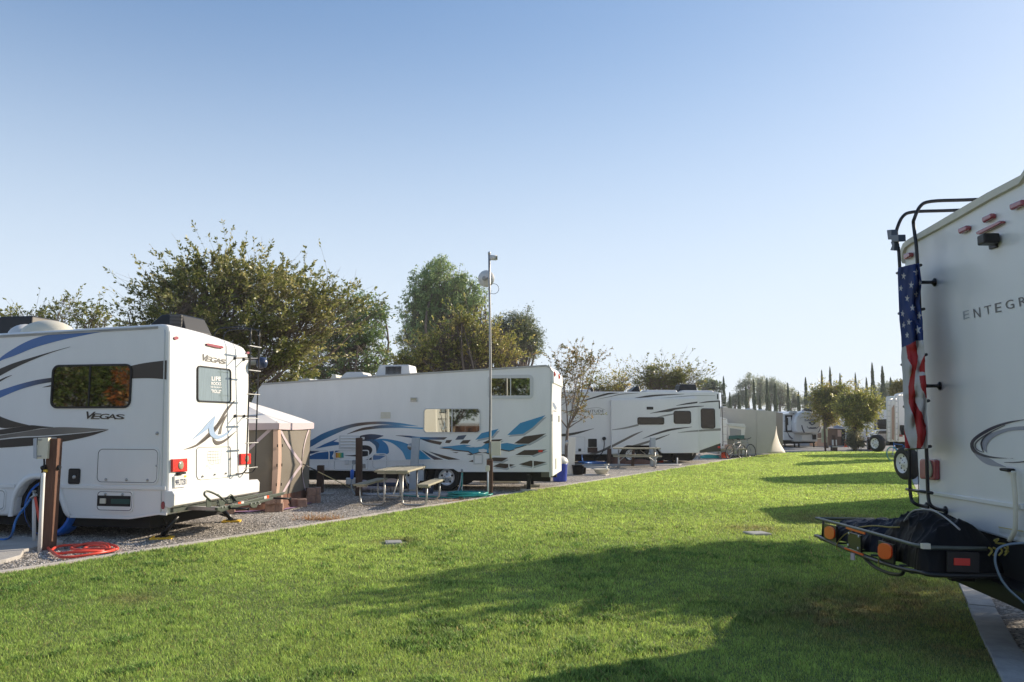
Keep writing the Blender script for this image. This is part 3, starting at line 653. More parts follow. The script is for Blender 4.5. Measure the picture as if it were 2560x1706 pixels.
Pq=Plane(f1.P(0,.9,0),f1.u,f1.w,-f1.v)
x0=Pq.uv(*Z(1,305,270))[0]; zt=Pq.uv(*Z(1,200,192))[1]-topz(x0)
ac=roofbox('air_conditioner',x0,x0+1.05,.9,1.7,topz(x0)-.03,zt+.03,'black',.3,tap2=.05)
mb=MB()
for k in range(6): f1.box(mb,x0+.12,x0+.42,.885,.93,topz(x0)+.05+k*.03,topz(x0)+.062+k*.03)
mb.build('grille',mat('grille_grey',(.16,.15,.14),.6),ac)
def dome(ax0,ax1,b,hh,m,name):
    mb=MB(); am=(ax0+ax1)/2; rx=abs(ax1-ax0)/2
    mb.grid(lambda u,v:f1.P(am+rx*math.cos(6.283*u)*math.cos(v*1.57),b+.33*math.sin(6.283*u)*math.cos(v*1.57),topz(am)-.02+hh*math.sin(v*1.57)),28,8); mb.build(name,M[m],rt)
Pd=Plane(f1.P(0,.45,0),f1.u,f1.w,-f1.v)
dome(Pd.uv(*Z(1,235,330))[0],Pd.uv(*Z(1,710,325))[0],.45,Pd.uv(*Z(1,430,232))[1]-topz(2)+.02,'cream','roof_vent'); dome(Pd.uv(*Z(1,70,340))[0],Pd.uv(*Z(1,330,330))[0],.6,Pd.uv(*Z(1,240,248))[1]-topz(2)+.02,'offwhite','roof_vent')
# awning end on the far side
aw=Plane(f1.P(0,Wd1+.12,0),f1.u,f1.w,-f1.v)
mb=MB(); zc=R1v.off(0).uv(*Z(2,1330,600)); c_=Lp.uv(*Z(2,1400,600))[1]; mb.tube([f1.P(.0,Wd1+.11,c_+.08),f1.P(5.5,Wd1+.11,c_+.10)],.07,12); awn=mb.build('awning',M['greyp'],rt)
mb=MB(); mb.lathe(f1.P(.0,Wd1+.16,c_+.06),-f1.u,[(.09,-.02),(.11,.05),(.10,.12),(.04,.16),(.001,.165)],16); mb.build('end_cap',mat('navy_plastic',(.03,.045,.10),.3),awn)
# underside, wheels, jacks
mb=MB(); f1.box(mb,.45,8.2,.2,2.25,.17,.62); f1.box(mb,arch[0][0]-.1,arch[-1][0]+.1,.12,.5,.45,1.0); mb.build('chassis',M['dark'],rt)  # low dark box also stands in for the deep shade underneath
wa=(arch[0][0]+arch[-1][0])/2-.02
for a,b in ((wa,.22),(wa,2.3),(wa+5.2,.22),(wa+5.2,2.3)): wheel(f1.P(a,b,.42),-f1.v if b<1 else f1.v,.42,.26,rt)
def jack(top,foot,parent,w_=.05):
    mb=MB(); mb.tube([top,Vector(foot)+Vector((0,0,.05))],w_*.8,8); mb.tube([Vector(top)+(Vector(foot)-Vector(top))*.15+f1.u*.22,Vector(top)+(Vector(foot)-Vector(top))*.55],w_*.35,6); mb.box(Vector(foot)+Vector((0,0,.03)),.16,.16,.02); return mb.build('levelling_jack',M['blackmetal'],parent)
J1=G(*Z(4,25,1310)); J2=G(*Z(4,875,1105))
jack(Plane(J1+Vector((.1,.1,0)),f1.v,f1.w,-f1.v).hit(*Z(4,215,1030)),J1,rt)
jack(Plane(J2,f1.v,f1.w,-f1.v).hit(*Z(4,770,960)),J2,rt)
def ypad(p,lb,s=.32): 
    mb=MB(); mb.box((p.x,p.y,0),s,s*.75,.03,.2); 
    for q in range(4): mb.box((p.x-s*.36+q*s*.24,p.y,.03),s*.14,s*.6,.006,.2)
    return tag(mb.build('jack_pad',M['yellow'],bevel=.004),lb,'jack pad','yellow jack pads under the left motorhome')
ypad(J1,'yellow jack pad under the front-most slanted jack, closest to the red hose'); ypad(J2,'yellow jack pad under the slanted jack below the carrier on the left motorhome')
ypad(G(*Z(3,1590,1010)),'yellow jack pad half hidden beneath the left motorhome, farther back',.26)
# ------------------------------------------------------------------ motorcycle carrier behind the bumper
co=R1v.off(.62); rt2=root('motorcycle_carrier','grey green steel motorcycle carrier bolted behind the white bumper of the left motorhome','carrier',f1.P(-.5,1.2,0))
def onc(pl,k,pts,t,name,m='olive',b=.004,parent=rt2,back=0):
    mb=MB(); mb.slab(pl,[pl.uv(*Z(k,*p)) for p in pts],-t+back,back); return mb.build(name,M[m],parent,bevel=b)
onc(co,4,[(740,935),(1375,768),(1530,735),(1520,765),(1380,805),(745,985)],.02,'track_side')
onc(co.off(-.26),4,[(700,855),(1375,725),(1385,752),(710,905)],.012,'track_side')
mb=MB(); pA=co.uv(*Z(4,740,965)); pB=co.uv(*Z(4,1520,755)); mb.prism([co.pt(pA[0],pA[1]-.02,0),co.pt(pB[0],pB[1]-.02,0),co.pt(pB[0],pB[1]-.02,-.26),co.pt(pA[0],pA[1]-.02,-.26)],(0,0,.012)); mb.build('track_floor',M['olive'],rt2)
onc(co.off(.03),4,[(860,900),(1210,850),(1390,800),(1380,830),(1210,880),(1180,930),(1130,930),(1100,895),(870,935)],.02,'crossbeam')
onc(co.off(.035),4,[(705,930),(745,920),(800,900),(800,960),(745,980),(707,960)],.05,'bracket')
mb=MB()
for k,x,y in ((4,795,920),(4,885,885),(4,1110,880),(4,1160,875),(4,1205,862),(4,760,928)): mb.lathe(co.off(.036).hit(*Z(k,x,y)),co.n,[(.014,0),(.012,.014)],8)
mb.build('bolt',M['steel'],rt2)
ch=co.off(-.06)
mb=MB(); mb.tube(catmull([tuple(ch.hit(*Z(4,*p))) for p in ((620,845),(560,790),(542,765),(552,738),(585,728),(640,745),(700,775),(755,812),(805,858))],4),.016,8)
mb.tube([ch.off(-.2).hit(*Z(4,*p)) for p in ((705,770),(730,790))],.016,8); mb.tube([ch.off(-.1).hit(*Z(4,*p)) for p in ((800,825),(870,770),(885,780),(935,850))],.014,8); mb.build('wheel_chock',M['olive'],rt2)
onc(ch,4,[(570,820),(630,835),(630,925),(572,925)],.012,'chock_plate'); onc(ch.off(.03),4,[(715,830),(770,845),(800,860),(790,920),(735,920)],.012,'chock_plate'); onc(ch.off(-.12),4,[(860,790),(880,775),(925,845),(900,865),(870,840)],.012,'chock_plate')
mb=MB(); p0=f1.P(.1,R1v.uv(*Z(4,640,940))[0]-.1,co.uv(*Z(4,740,960))[1]-.0); 
hb=co.uv(*Z(4,735,945)); q0=co.pt(hb[0],hb[1],0); mb.obox(q0+Vector((0,0,-.03)),f1.u*.75,f1.v*.07,Vector((0,0,.06))); ha=co.uv(*Z(4,1215,850)); q1_=co.pt(ha[0],ha[1]-.03,0); mb.obox(q1_+Vector((0,0,-.03)),f1.u*.75,f1.v*.07,Vector((0,0,.06))); mb.build('hitch_arm',M['steel'],rt2,bevel=.004)
for a,b in (((860,935),(1085,946)),((1390,812),(1595,820))):
    mb=MB(); mb.tube([co.hit(*Z(4,*a)),co.off(.25).hit(*Z(4,*b))],.018,8); mb.lathe(co.off(.25).hit(*Z(4,*b)),(1,0,0),[(.026,-.012),(.026,.012)],10); mb.build('pin_bar',M['blackmetal'],rt2)
for q,c2 in (([(958,862),(993,855),(995,893),(962,898)],'orange'),([(995,855),(1028,850),(1030,886),(997,893)],'offwhite'),([(1310,782),(1336,778),(1336,812),(1310,816)],'orange'),([(1276,790),(1308,782),(1308,816),(1278,822)],'offwhite')):
    onc(co.off(.006),4,q,.004,'reflector',c2,0)
# covered wheel of the motorhome
tc=f1.P(wa-.04,.10,.46); mb=MB()
mb.lathe(tc+f1.v*.34,-f1.v,[(.28,0),(.44,.02),(.475,.08),(.475,.26),(.44,.34)],30); mb.build
wc=MB(); wc.v,wc.f,wc.m,wc.c,wc.sm=mb.v,mb.f,mb.m,mb.c,mb.sm
n0=len(wc.f); wc.lathe(tc+f1.v*.0,-f1.v,[(.40,.003),(.36,.03),(.2,.05),(.001,.055)],30,mi=1)
tag(wc.build('wheel_cover',[M['bluecover'],M['blackcover']]),'blue and black cover wrapped over the wheel of the left motorhome','wheel cover')
# ------------------------------------------------------------------ toy hauler in the middle
f2=Frame(G(1377,1232),8.9); rt=root('toy_hauler','long white trailer with turquoise waves and brown checkered diamonds, in the middle','travel trailer',f2.o)
S2=f2.side; B2=2.5
def s2(k,x,y): return S2.uv(*Z(k,x,y))
tl=S2.uv(655,960); out=[s2(6,1395,1120),s2(6,545,1118),s2(6,500,1092),s2(6,190,1090),s2(5,1215,1090),s2(5,1180,1115),s2(5,540,1105)]
hz=out[-1][1]; aend=tl[0]+.0
out+=[(aend+.1,hz),(aend+.45,hz+.7),(aend+.5,1.9),(aend+.2,tl[1]-.25),tl,S2.uv(1000,936.5),S2.uv(1225,922.5),S2.uv(1365,913.5),S2.uv(1373,916),S2.uv(1380,927),S2.uv(1382,950)]
mb=MB(); f2.sweep(mb,out,0,B2); mb.build('body',M['white2'],rt,bevel=.025,seg=2)
mb=MB()   # roof edge trim
e=[(aend,tl[1]),S2.uv(1000,936.5),S2.uv(1225,922.5),S2.uv(1365,913.5),S2.uv(1374,917),S2.uv(1381,929)]
vs=[]
for a,c in e: vs+=[S2.pt(a,c+.012,-.05),S2.pt(a,c+.012,.018),S2.pt(a,c-.035,.018),S2.pt(a,c-.035,-.0)]
mb.add(vs,[(4*i+j,4*i+j+1,4*i+5+j,4*i+4+j) for i in range(5) for j in range(3)]); mb.build('roof_trim',M['grit'],rt)
# belt and skirt mouldings
mb=MB()
for y0,y1,x0,x1,k,k2 in ((1010,1022,-100,620,5,6),):
    pts=[s2(5,540,1008),s2(6,560,1008),s2(6,590,1018),s2(6,560,1022),s2(5,540,1020)]; mb.prism([S2.pt(*p,0) for p in pts],S2.n*.014)
mb.build('belt_moulding',M['white'],rt)
mb=MB(); pts=[s2(6,190,1078),s2(6,490,1080),s2(6,520,1092),s2(6,548,1110),s2(6,1398,1112),s2(6,1398,1122),s2(6,545,1121),s2(6,500,1093),s2(6,190,1090)]
mb.prism([S2.pt(*p,0) for p in pts],S2.n*.02); mb.build('skirt',M['white'],rt)
mb=MB(); mb.prism([S2.pt(*p,0) for p in [s2(6,1393,1118),s2(6,1393,1165),s2(6,1410,1175),s2(6,1412,280),s2(6,1404,275)]],S2.n*.006); mb.build('corner_moulding',M['offwhite'],rt)
TQ=(.03,.25,.46); NV=(.008,.045,.12); BN=(.055,.036,.027); DK=(.008,.011,.02); LT=(.10,.36,.58); SH=(.40,.42,.44)
d=MB()
d.band(S2,ZL(5,[(540,848),(600,818),(700,762),(850,707),(1000,668),(1150,653),(1270,651),(1400,662),(1500,677),(1590,693)]),ZL(5,[(540,905),(600,880),(700,822),(850,752),(950,712),(1050,690),(1150,678),(1260,677),(1400,688),(1590,695)]),[(.015,.10,.22),(.02,.13,.27),(.03,.16,.30),(.06,.12,.18),BN,(.12,.08,.07),(.05,.18,.32),(.06,.28,.48),LT])
d.band(S2,ZL(5,[(925,767),(1050,715),(1150,697),(1260,683),(1400,688),(1500,700),(1660,708),(1867,704),(2000,712)]),ZL(5,[(928,769),(1050,737),(1150,722),(1260,713),(1400,710),(1500,712),(1660,724),(1867,726),(2000,718)]),[BN,BN,(.05,.2,.36),LT,TQ,LT])
d.patch(S2,ZL(5,[(625,905),(720,858),(845,807),(800,838),(860,845),(1010,838),(900,862),(760,880)]),(.015,.12,.30))
d.patch(S2,ZL(5,[(540,925),(670,928),(600,950),(540,962)]),NV)
d.patch(S2,ZL(5,[(540,1003),(540,988),(640,945),(820,922),(1010,912),(860,925),(800,945),(785,975),(800,995),(860,1003)]),(.015,.11,.28))
d.band(S2,ZL(5,[(850,832),(980,805),(1070,778),(1160,768),(1265,782)]),ZL(5,[(852,836),(1000,832),(1090,832),(1150,830),(1265,786)]),[(.02,.25,.35),DK,DK,(.02,.05,.1),NV])
d.patch(S2,ZL(5,[(1180,815),(1240,822),(1295,862),(1315,915),(1308,950),(1245,965),(1200,945),(1200,900),(1175,860),(1130,832),(1100,822)]),(.025,.20,.42),smooth=True)
d.patch(S2,ZL(5,[(1120,822),(1180,825),(1225,860),(1215,905),(1200,930),(1190,880),(1160,850)]),(.02,.10,.2),.0055,smooth=True)
d.patch(S2,ZL(5,[(870,892),(1000,880),(1090,872),(1140,884),(1160,910),(1150,945),(1110,972),(1030,978),(900,968),(1000,962),(1060,940),(1050,905),(980,896)]),DK,smooth=True)
d.patch(S2,ZL(5,[(1050,1018),(1130,1000),(1155,985),(1155,1018)]),DK); d.patch(S2,ZL(5,[(1165,1010),(1170,965),(1230,968),(1285,972),(1230,1003)]),(.10,.2,.36))
d.band(S2,ZL(5,[(1190,816),(1260,811),(1350,822),(1450,845),(1560,890),(1640,945),(1710,1003)]),ZL(5,[(1190,822),(1270,830),(1340,850),(1400,890),(1440,930),(1460,970),(1475,1006)]),[TQ,TQ,(.05,.33,.56)])
d.band(S2,ZL(5,[(1378,780),(1500,783),(1620,795),(1860,797)]),ZL(5,[(1378,782),(1500,800),(1620,818),(1830,821)]),[BN,NV,TQ,(.04,.1,.2),BN])
d.band(S2,ZL(6,[(185,807),(270,820),(395,842)]),ZL(6,[(185,811),(270,845),(376,869)]),[NV,BN,BN])
d.band(S2,ZL(6,[(203,915),(300,965),(405,1006)]),ZL(6,[(205,918),(260,965),(320,1008)]),[DK,NV,BN]); d.band(S2,ZL(6,[(270,930),(400,965),(562,1006)]),ZL(6,[(272,933),(380,985),(455,1008)]),[NV,BN,BN])
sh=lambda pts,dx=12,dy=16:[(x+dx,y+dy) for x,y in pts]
diam=[([(515,822),(543,785),(622,775),(592,818)],(.04,.07,.12)),([(422,850),(432,825),(488,822),(462,853)],BN),([(557,858),(588,826),(662,822),(632,856)],BN),([(773,848),(835,820),(958,815),(930,835),(800,858)],BN),
 ([(703,822),(760,760),(922,718),(860,790)],TQ),([(1000,778),(1122,665),(1358,592),(1240,705),(1150,765)],TQ),([(1065,855),(1160,790),(1365,762),(1270,822),(1200,858)],BN),([(1075,963),(1160,918),(1370,912),(1240,965)],BN),
 ([(868,1070),(930,1040),(1075,1053),(985,1088)],BN),([(1108,1050),(1220,1015),(1370,1030),(1230,1072)],BN),([(800,1002),(880,985),(1010,990),(950,1024),(870,1020)],BN),([(640,1023),(690,1005),(690,1030)],BN),([(485,935),(550,938),(525,946)],BN),([(620,955),(700,950),(660,966)],BN)]
for pts,c in diam:
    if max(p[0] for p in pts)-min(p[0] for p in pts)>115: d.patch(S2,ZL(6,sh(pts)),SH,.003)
for pts,c in diam: d.patch(S2,ZL(6,pts),c,.005)
for pts in ([(370,888),(480,880),(600,865),(650,872),(700,892),(760,885),(800,858),(840,852),(945,858),(1000,850),(1100,868),(1195,862),(1110,888),(1060,900),(1080,905),(1020,922),(930,905),(900,935),(840,950),(800,935),(740,935),(680,952),(640,925),(560,918),(470,908),(500,902),(410,895)],):
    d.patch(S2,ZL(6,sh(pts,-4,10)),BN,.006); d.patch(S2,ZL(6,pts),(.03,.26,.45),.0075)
d.patch(S2,ZL(6,[(735,912),(780,905),(815,915),(810,935),(765,942),(735,930)]),(.66,.66,.66),.009); d.patch(S2,ZL(6,[(610,880),(660,878),(730,885),(660,892)]),(.66,.66,.66),.009)
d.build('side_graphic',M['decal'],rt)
window(S2,6,(218,525,753,760),.10,rt,glass='mirror',frame='offwhite',fw=.028,split=486)
w_=window(S2,6,(820,215,1245,440),.12,rt,glass='mirror',frame='offwhite',fw=.09,split=1033)
hatch(S2,6,(1012,966,1248,1102),.09,rt,pan=False,m='white2',line='white'); hatch(S2,6,(684,953,776,1050),.03,rt,pan=False,m='offwhite',line='grit')
hatch(S2,5,(440,912,762,1090),.09,rt,pan=False,m='white2',line='offwhite'); hatch(S2,5,(800,915,1130,1108),.05,rt,pan=False,m='white2',line='grit',name='utility_panel'); hatch(S2,5,(1158,948,1304,1096),.09,rt,pan=False,m='white2',line='grit')
# louvred fridge vent
r=qr(S2,5,850,780,1045,910); mb=MB(); mb.slab(S2,rrect(*r,.03),0,.012); fv=mb.build('fridge_vent',M['offwhite'],rt); mb=MB()
for k in range(4):
    c=r[1]+.06+k*(r[3]-r[1]-.1)/3.5; a0,a1=min(r[0],r[2])+.05,max(r[0],r[2])-.05; mb.prism([S2.pt(a0,c,.012),S2.pt(a0,c+.035,.012),S2.pt(a0,c+.01,.035)],S2.e1*(a1-a0))
mb.build('louvre',M['white'],fv)
def plate(pl,k,rc,m,t,name,parent,r=.01,b=.004):
    mb=MB(); mb.slab(pl,rrect(*qr(pl,k,*rc),r),0,t); return mb.build(name,M[m],parent,bevel=b)
plate(S2,5,(1240,562,1329,620),'cream',.02,'furnace_vent',rt); pl_=plate(S2,5,(1517,426,1580,465),'steel',.03,'porch_light',rt); plate(S2,5,(1524,432,1574,452),'clear',.045,'lens',pl_)
plate(S2,6,(1292,916,1333,938),'red',.02,'side_marker',rt)
st=MB(); 
for i,c in enumerate(((.6,.22,.03),(.65,.35,.05),(.55,.5,.05),(.1,.35,.2),(.02,.3,.3))): st.patch(S2,ZL(5,[(820+i*15,941),(834+i*15,942),(834+i*15,988),(820+i*15,988)]),c,.013)
st.build('coloured_sticker',M['decal'],rt)
for rc in ((905,1008,945,1052),(975,1010,1008,1050)): plate(S2,5,rc,'greyp' if rc[0]>950 else 'offwhite',.03,'water_inlet',rt,.02)
plate(S2,5,(1058,1045,1098,1088),'steel',.025,'outlet_cover',rt); plate(S2,5,(1062,795,1090,818),'offwhite',.02,'small_vent',rt)
# rear end: cap with lights and ramp door
R2=Plane(f2.P(0,0,0),f2.v,f2.w,-f2.u); ctop2=out[-4][1]
mb=MB(); c0=R2.uv(*Z(6,1405,1165))[1]; cd=R2.uv(*Z(6,1408,285))[1]; f2.box(mb,-.05,0,.04,B2-.04,out[0][1]-.12,cd); rd_=mb.build('ramp_door',M['white2'],rt,bevel=.01)
mb=MB(); mb.prism([f2.P(0,.0,cd-.03),f2.P(0,.0,cd+.25),f2.P(-.0,0,cd+.33),f2.P(-.09,0,cd+.28),f2.P(-.10,0,cd-.02)],f2.v*B2); mb.build('rear_cap',M['white2'],rt,bevel=.01)
for x,y in ((1437,212),(1480,262)):
    b=R2.off(.09).uv(*Z(6,x,y))[0]; mb=MB(); mb.lathe(f2.P(-.09,min(max(b,.12),B2-.2),cd+.22),-f2.u,[(.07,0),(.07,.03),(.03,.045),(.001,.045)],12); mb.build('marker_light',M['red'],rt)
mb=MB(); pl=R2.off(.05)
mb.patch(pl,[pl.hit(0,0) and Z(6,*p) for p in ((1425,470),(1440,478),(1462,520),(1458,545),(1440,530),(1428,505))],(.25,.3,.4))
mb.patch(pl,[Z(6,*p) for p in ((1430,545),(1460,552),(1460,562),(1430,556))],(.3,.3,.33)); mb.build('door_graphic',M['decal'],rd_)
mb=MB(); 
for x,y in ((1412,650),(1478,655)): 
    p=pl.hit(*Z(6,x,y)); mb.obox(p,f2.v*.10,Vector((0,0,.18)),-f2.u*.03)
mb.build('latch',M['steel'],rd_)
mb=MB(); mb.obox(pl.hit(*Z(6,1450,1095)),f2.v*.22,Vector((0,0,.28)),-f2.u*.01); mb.build('vent',M['greyp'],rd_)
# roof kit
def rbox2(k,x0,x1,y0,y1,m,name,b0=.7,b1=1.5,tap=.06):
    Pn=Plane(f2.P(0,b0,0),f2.u,f2.w,-f2.v); a0=Pn.uv(*Z(k,x1,y1))[0]; a1=Pn.uv(*Z(k,x0,y1))[0]; h=Pn.uv(*Z(k,x0,y0))[1]; am=(a0+a1)/2
    base=np.interp(-am,[-p[0] for p in out[11:15]][::1],[p[1] for p in out[11:15]]) if False else out[14][1]+(tl[1]-out[14][1])*(am-out[14][0])/(tl[0]-out[14][0])
    mb=MB(); mb.hexa([f2.P(a0,b0,base),f2.P(a1,b0,base),f2.P(a1,b1,base),f2.P(a0,b1,base),f2.P(a0+tap,b0+.04,h),f2.P(a1-tap*2,b0+.04,h),f2.P(a1-tap*2,b1-.04,h),f2.P(a0+tap,b1-.04,h)]); return mb.build(name,M[m],rt,bevel=.04,seg=3),a0,a1,h,base
ac,a0,a1,h,base=rbox2(5,1182,1518,122,210,'offwhite','air_conditioner'); mb=MB(); L=a1-a0
for k in range(13): f2.box(mb,a0+L*.27+k*L*.034,a0+L*.27+k*L*.034+L*.018,.70,.73,base+(h-base)*.22,base+(h-base)*.86)
mb.build('grille',M['black'],ac)
rbox2(5,832,1102,188,232,'offwhite','roof_vent',tap=.12); rbox2(5,748,832,212,242,'cream','roof_vent',tap=.05); rbox2(5,440,590,250,262,'offwhite','roof_vent')
# running gear
mb=MB(); f2.box(mb,.05,aend-.3,.35,.5,out[0][1]-.28,out[0][1]-.01); f2.box(mb,.05,aend-.3,B2-.5,B2-.35,out[0][1]-.28,out[0][1]-.01); f2.box(mb,s2(6,560,1100)[0],aend-.5,.6,B2-.6,out[0][1]-.32,out[0][1]-.0)
f2.box(mb,s2(6,560,1100)[0]+.0,s2(5,1200,1100)[0],.34,.6,.5,out[2][1]+.0); f2.box(mb,s2(5,1150,1100)[0],aend-1.0,.5,B2-.5,.22,out[0][1]-.3); f2.box(mb,s2(6,560,1100)[0]+.1,s2(5,1200,1100)[0],.7,B2-.7,.2,.6); mb.build('chassis',M['dark'],rt)  # last two boxes: dark fill standing in for shade under the trailer
mb=MB(); f2.box(mb,.02,.25,.02,B2-.02,out[0][1]-.14,out[0][1]-.01); mb.build('bumper_beam',mat('olive_beam',(.10,.095,.07),.6),rt)
wc=S2.uv(*Z(6,430,1213)); wr=.36
for a in (wc[0],wc[0]+.92):
    for b in (.16,B2-.16): wheel(f2.P(a,b,wr),-f2.v if b<1 else f2.v,wr,.2,rt,rim='chrome',spokes=5)
for px,py,b in ((1322,1231,.3),(1330,1222,1.9)):
    p=Plane(f2.P(0,b,0),f2.u,f2.w,-f2.v).uv(px,py); mb=MB(); f2.box(mb,p[0]-.05,p[0]+.05,b-.05,b+.05,.06,out[0][1]-.1); mb.build('stabiliser_leg',M['black'],rt)
    q=f2.P(p[0],b,0); mb=MB(); mb.box((q.x,q.y,0),.42,.28,.06,.15); tag(mb.build('wood_block',M['cream'],bevel=.005),'pale block under the %s stabiliser leg of the middle trailer'%('nearer' if b<1 else 'farther'),'block','blocks under the middle trailer')
# plastic storage box and odds seen beneath the trailer
Pb=Plane(f2.P(0,3.0,0),f2.u,f2.w,-f2.v); r=(Pb.uv(*Z(24,1405,590)),Pb.uv(*Z(24,610,590))); a0=r[0][0]; a1=r[1][0]; am=Pb.uv(*Z(24,870,400))[0]
rt2=root('storage_box','cream plastic storage box lying behind the middle trailer, seen beneath it','box',f2.P((a0+a1)/2,3.3,0)); mb=MB(); f2.box(mb,a0,am,3.0,3.6,0,.62); f2.box(mb,am,a1,3.05,3.5,0,.33); mb.build('shell',M['cream'],rt2,bevel=.03)
mb=MB()
for k in range(3): f2.box(mb,a0+.3,am-.05,2.985,3.0,.08+.14*k,.15+.14*k)
mb.build('rib',M['tan'],rt2)
# blue bin with a bag lid behind the rear corner
p=G(*Z(6,1492,1210)); rt2=root('rubbish_bin','blue plastic bin with white bag on top, behind the rear of the middle trailer','bin',p); mb=MB(); mb.lathe(p,(0,0,1),[(.20,0),(.215,.05),(.235,.50),(.25,.52),(.25,.55),(.22,.55)],16); mb.build('tub',M['bluepl'],rt2)
mb=MB(); mb.lathe(p+Vector((0,0,.55)),(0,0,1),[(.25,0),(.27,.05),(.22,.16),(.12,.22),(.001,.24)],14); mb.build('bag',M['offwhite'],rt2)
# ------------------------------------------------------------------ hook-up pedestal by the left motorhome
def post(k,xb,yb,xt,yt,w_,m,name,label,cat,group=None,dp=None,make_root=True):
    g=G(*Z(k,xb,yb)); pl=Plane(g,(1,0,0),(0,0,1),(0,-1,0)); t=pl.hit(*Z(k,xt,yt)); rt=root(name,label,cat,g,group)
    mb=MB(); dp=dp or w_; mb.prism([g+Vector((-w_/2,-dp/2,-.02)),g+Vector((w_/2,-dp/2,-.02)),g+Vector((w_/2,dp/2,-.02)),g+Vector((-w_/2,dp/2,-.02))],t-g); mb.build('post',M[m],rt,bevel=.008)
    return rt,g,t,pl
rt,g,t,pl=post(3,475,1310,540,208,.155,'wood','utility_post','reddish brown wooden post with a cream electric box, beside the coiled red hose','post',dp=.14)
def zslab(pl,k,rc,t0,t1,m,name,parent,r=.01,b=.004):
    mb=MB(); mb.slab(pl,rrect(*qr(pl,k,*rc),r),t0,t1); return mb.build(name,M[m],parent,bevel=b)
ax=pl.off(.0); bx=zslab(ax,3,(412,214,514,418),-.10,.12,'cream','electric_box',rt,.008)
mb=MB(); q=[ax.pt(*ax.uv(*Z(3,*p)),o_) for p,o_ in (((412,216),.12),((412,418),.12))]; f_=[ax.pt(*ax.uv(*Z(3,*p)),.06) for p in ((358,222),(358,412))]
mb.add([q[0],q[1],f_[1],f_[0],q[0]+Vector((0,-.02,0)),q[1]+Vector((0,-.02,0)),f_[1]+Vector((0,-.02,0)),f_[0]+Vector((0,-.02,0))],[(0,1,2,3),(4,5,6,7),(0,1,5,4),(2,3,7,6),(1,2,6,5),(0,3,7,4)]); mb.build('box_door',M['greypaint'],bx)
mb=MB()
for x,y in ((435,240),(432,398)): mb.obox(ax.pt(*ax.uv(*Z(3,x-14,y)),.12),(.05,0,0),(0,-.015,0),(0,0,.018))
mb.build('clip',M['greyp'],bx)
mb=MB(); c=lambda x,y,o_=.05:tuple(ax.off(o_).hit(*Z(3,x,y)))
mb.tube(catmull([c(432,418),c(434,470),c(428,510),c(418,530),c(400,640),c(382,740),c(375,790)],5),.013,8); mb.build('cable',M['black'],rt)
mb=MB(); mb.tube([c(410,515,.09),c(450,500,.09)],.035,10); mb.tube([c(560,505,.02),c(590,508,.02)],.035,10); mb.build('plug',M['black'],rt)
mb=MB(); mb.tube([c(430,535,.09),c(462,542,.09)],.02,8); mb.build('collar',M['yellow'],rt)
def pipe(k,pts,r,m,name,label,cat,group=None,planey=None):
    g=G(*Z(k,*pts[0])); pl=Plane(g,(1,0,0),(0,0,1),(0,-1,0)); mb=MB(); mb.tube([g]+[pl.hit(*Z(k,*p)) for p in pts[1:]],r,10); return tag(mb.build(name,M[m]),label,cat,group),g,pl
o,g2,pl2=pipe(3,[(388,1338),(408,900),(422,610),(426,560)],.028,'pvc','conduit_pipe','white plastic conduit standing in front of the reddish brown post','pipe')
g3=G(*Z(3,334,1258)); pl3=Plane(g3,(1,0,0),(0,0,1),(0,-1,0)); rt=root('water_standpipe','slim white water standpipe with brass tap left of the reddish brown post','standpipe',g3)
mb=MB(); mb.tube([g3]+[pl3.hit(*Z(3,*p)) for p in ((334,1000),(334,790))],.026,10); mb.build('pipe',M['pvc'],rt)
mb=MB(); mb.tube([pl3.hit(*Z(3,*p)) for p in ((334,800),(334,745))],.018,8); mb.tube([pl3.off(.03).hit(*Z(3,*p)) for p in ((295,815),(334,785),(358,770))],.02,8); mb.lathe(pl3.off(.03).hit(*Z(3,334,742)),(0,0,1),[(.03,0),(.03,.012)],10); mb.build('tap',M['steel'],rt)
# teal supply hose
H=lambda k,x,y,pl,o_=.04: tuple(pl.off(o_).hit(*Z(k,x,y)))
mb=MB(); e=[H(3,300,810,pl3),H(3,255,880,pl3),H(3,190,965,pl3),H(3,150,1040,pl3),H(3,128,1130,pl3)]+[tuple(G(*Z(3,*p),.06)) for p in ((100,1190),(50,1212),(-40,1205),(-200,1170),(-400,1150))]
mb.tube(catmull(e,6),.018,8); tag(mb.build('supply_hose',M['bluehose']),'blue water hose running from the standpipe tap down to the concrete pad','hose')
# red hose with its coil
mb=MB(); pts=[H(3,345,795,pl3,.05),H(3,362,900,pl3,.05),H(3,388,1030,pl3,.06),H(3,420,1180,pl3,.1)]+[tuple(G(*Z(3,*p),.035)) for p in ((470,1290),(520,1350),(600,1385),(760,1380),(950,1362),(1080,1335),(1150,1300),(1120,1278),(1040,1270),(960,1262),(800,1262),(640,1280),(540,1305),(505,1330),(560,1350),(720,1350),(900,1338),(1040,1318),(1070,1290),(1000,1262),(860,1258),(720,1285),(700,1310),(760,1330),(920,1325),(1040,1310),(1010,1290),(900,1282),(830,1295),(840,1310),(960,1318),(1130,1318),(1155,1295))]
pts=[tuple(np.array(p)+np.array((0,0,.012*math.sin(i*1.7)+.01 if i>4 else 0))) for i,p in enumerate(pts)]
mb.tube(catmull(pts,6),.019,8); tag(mb.build('red_hose',M['redhose']),'bright red hose hanging from the tap and coiled on the gravel by the motorhome','hose')
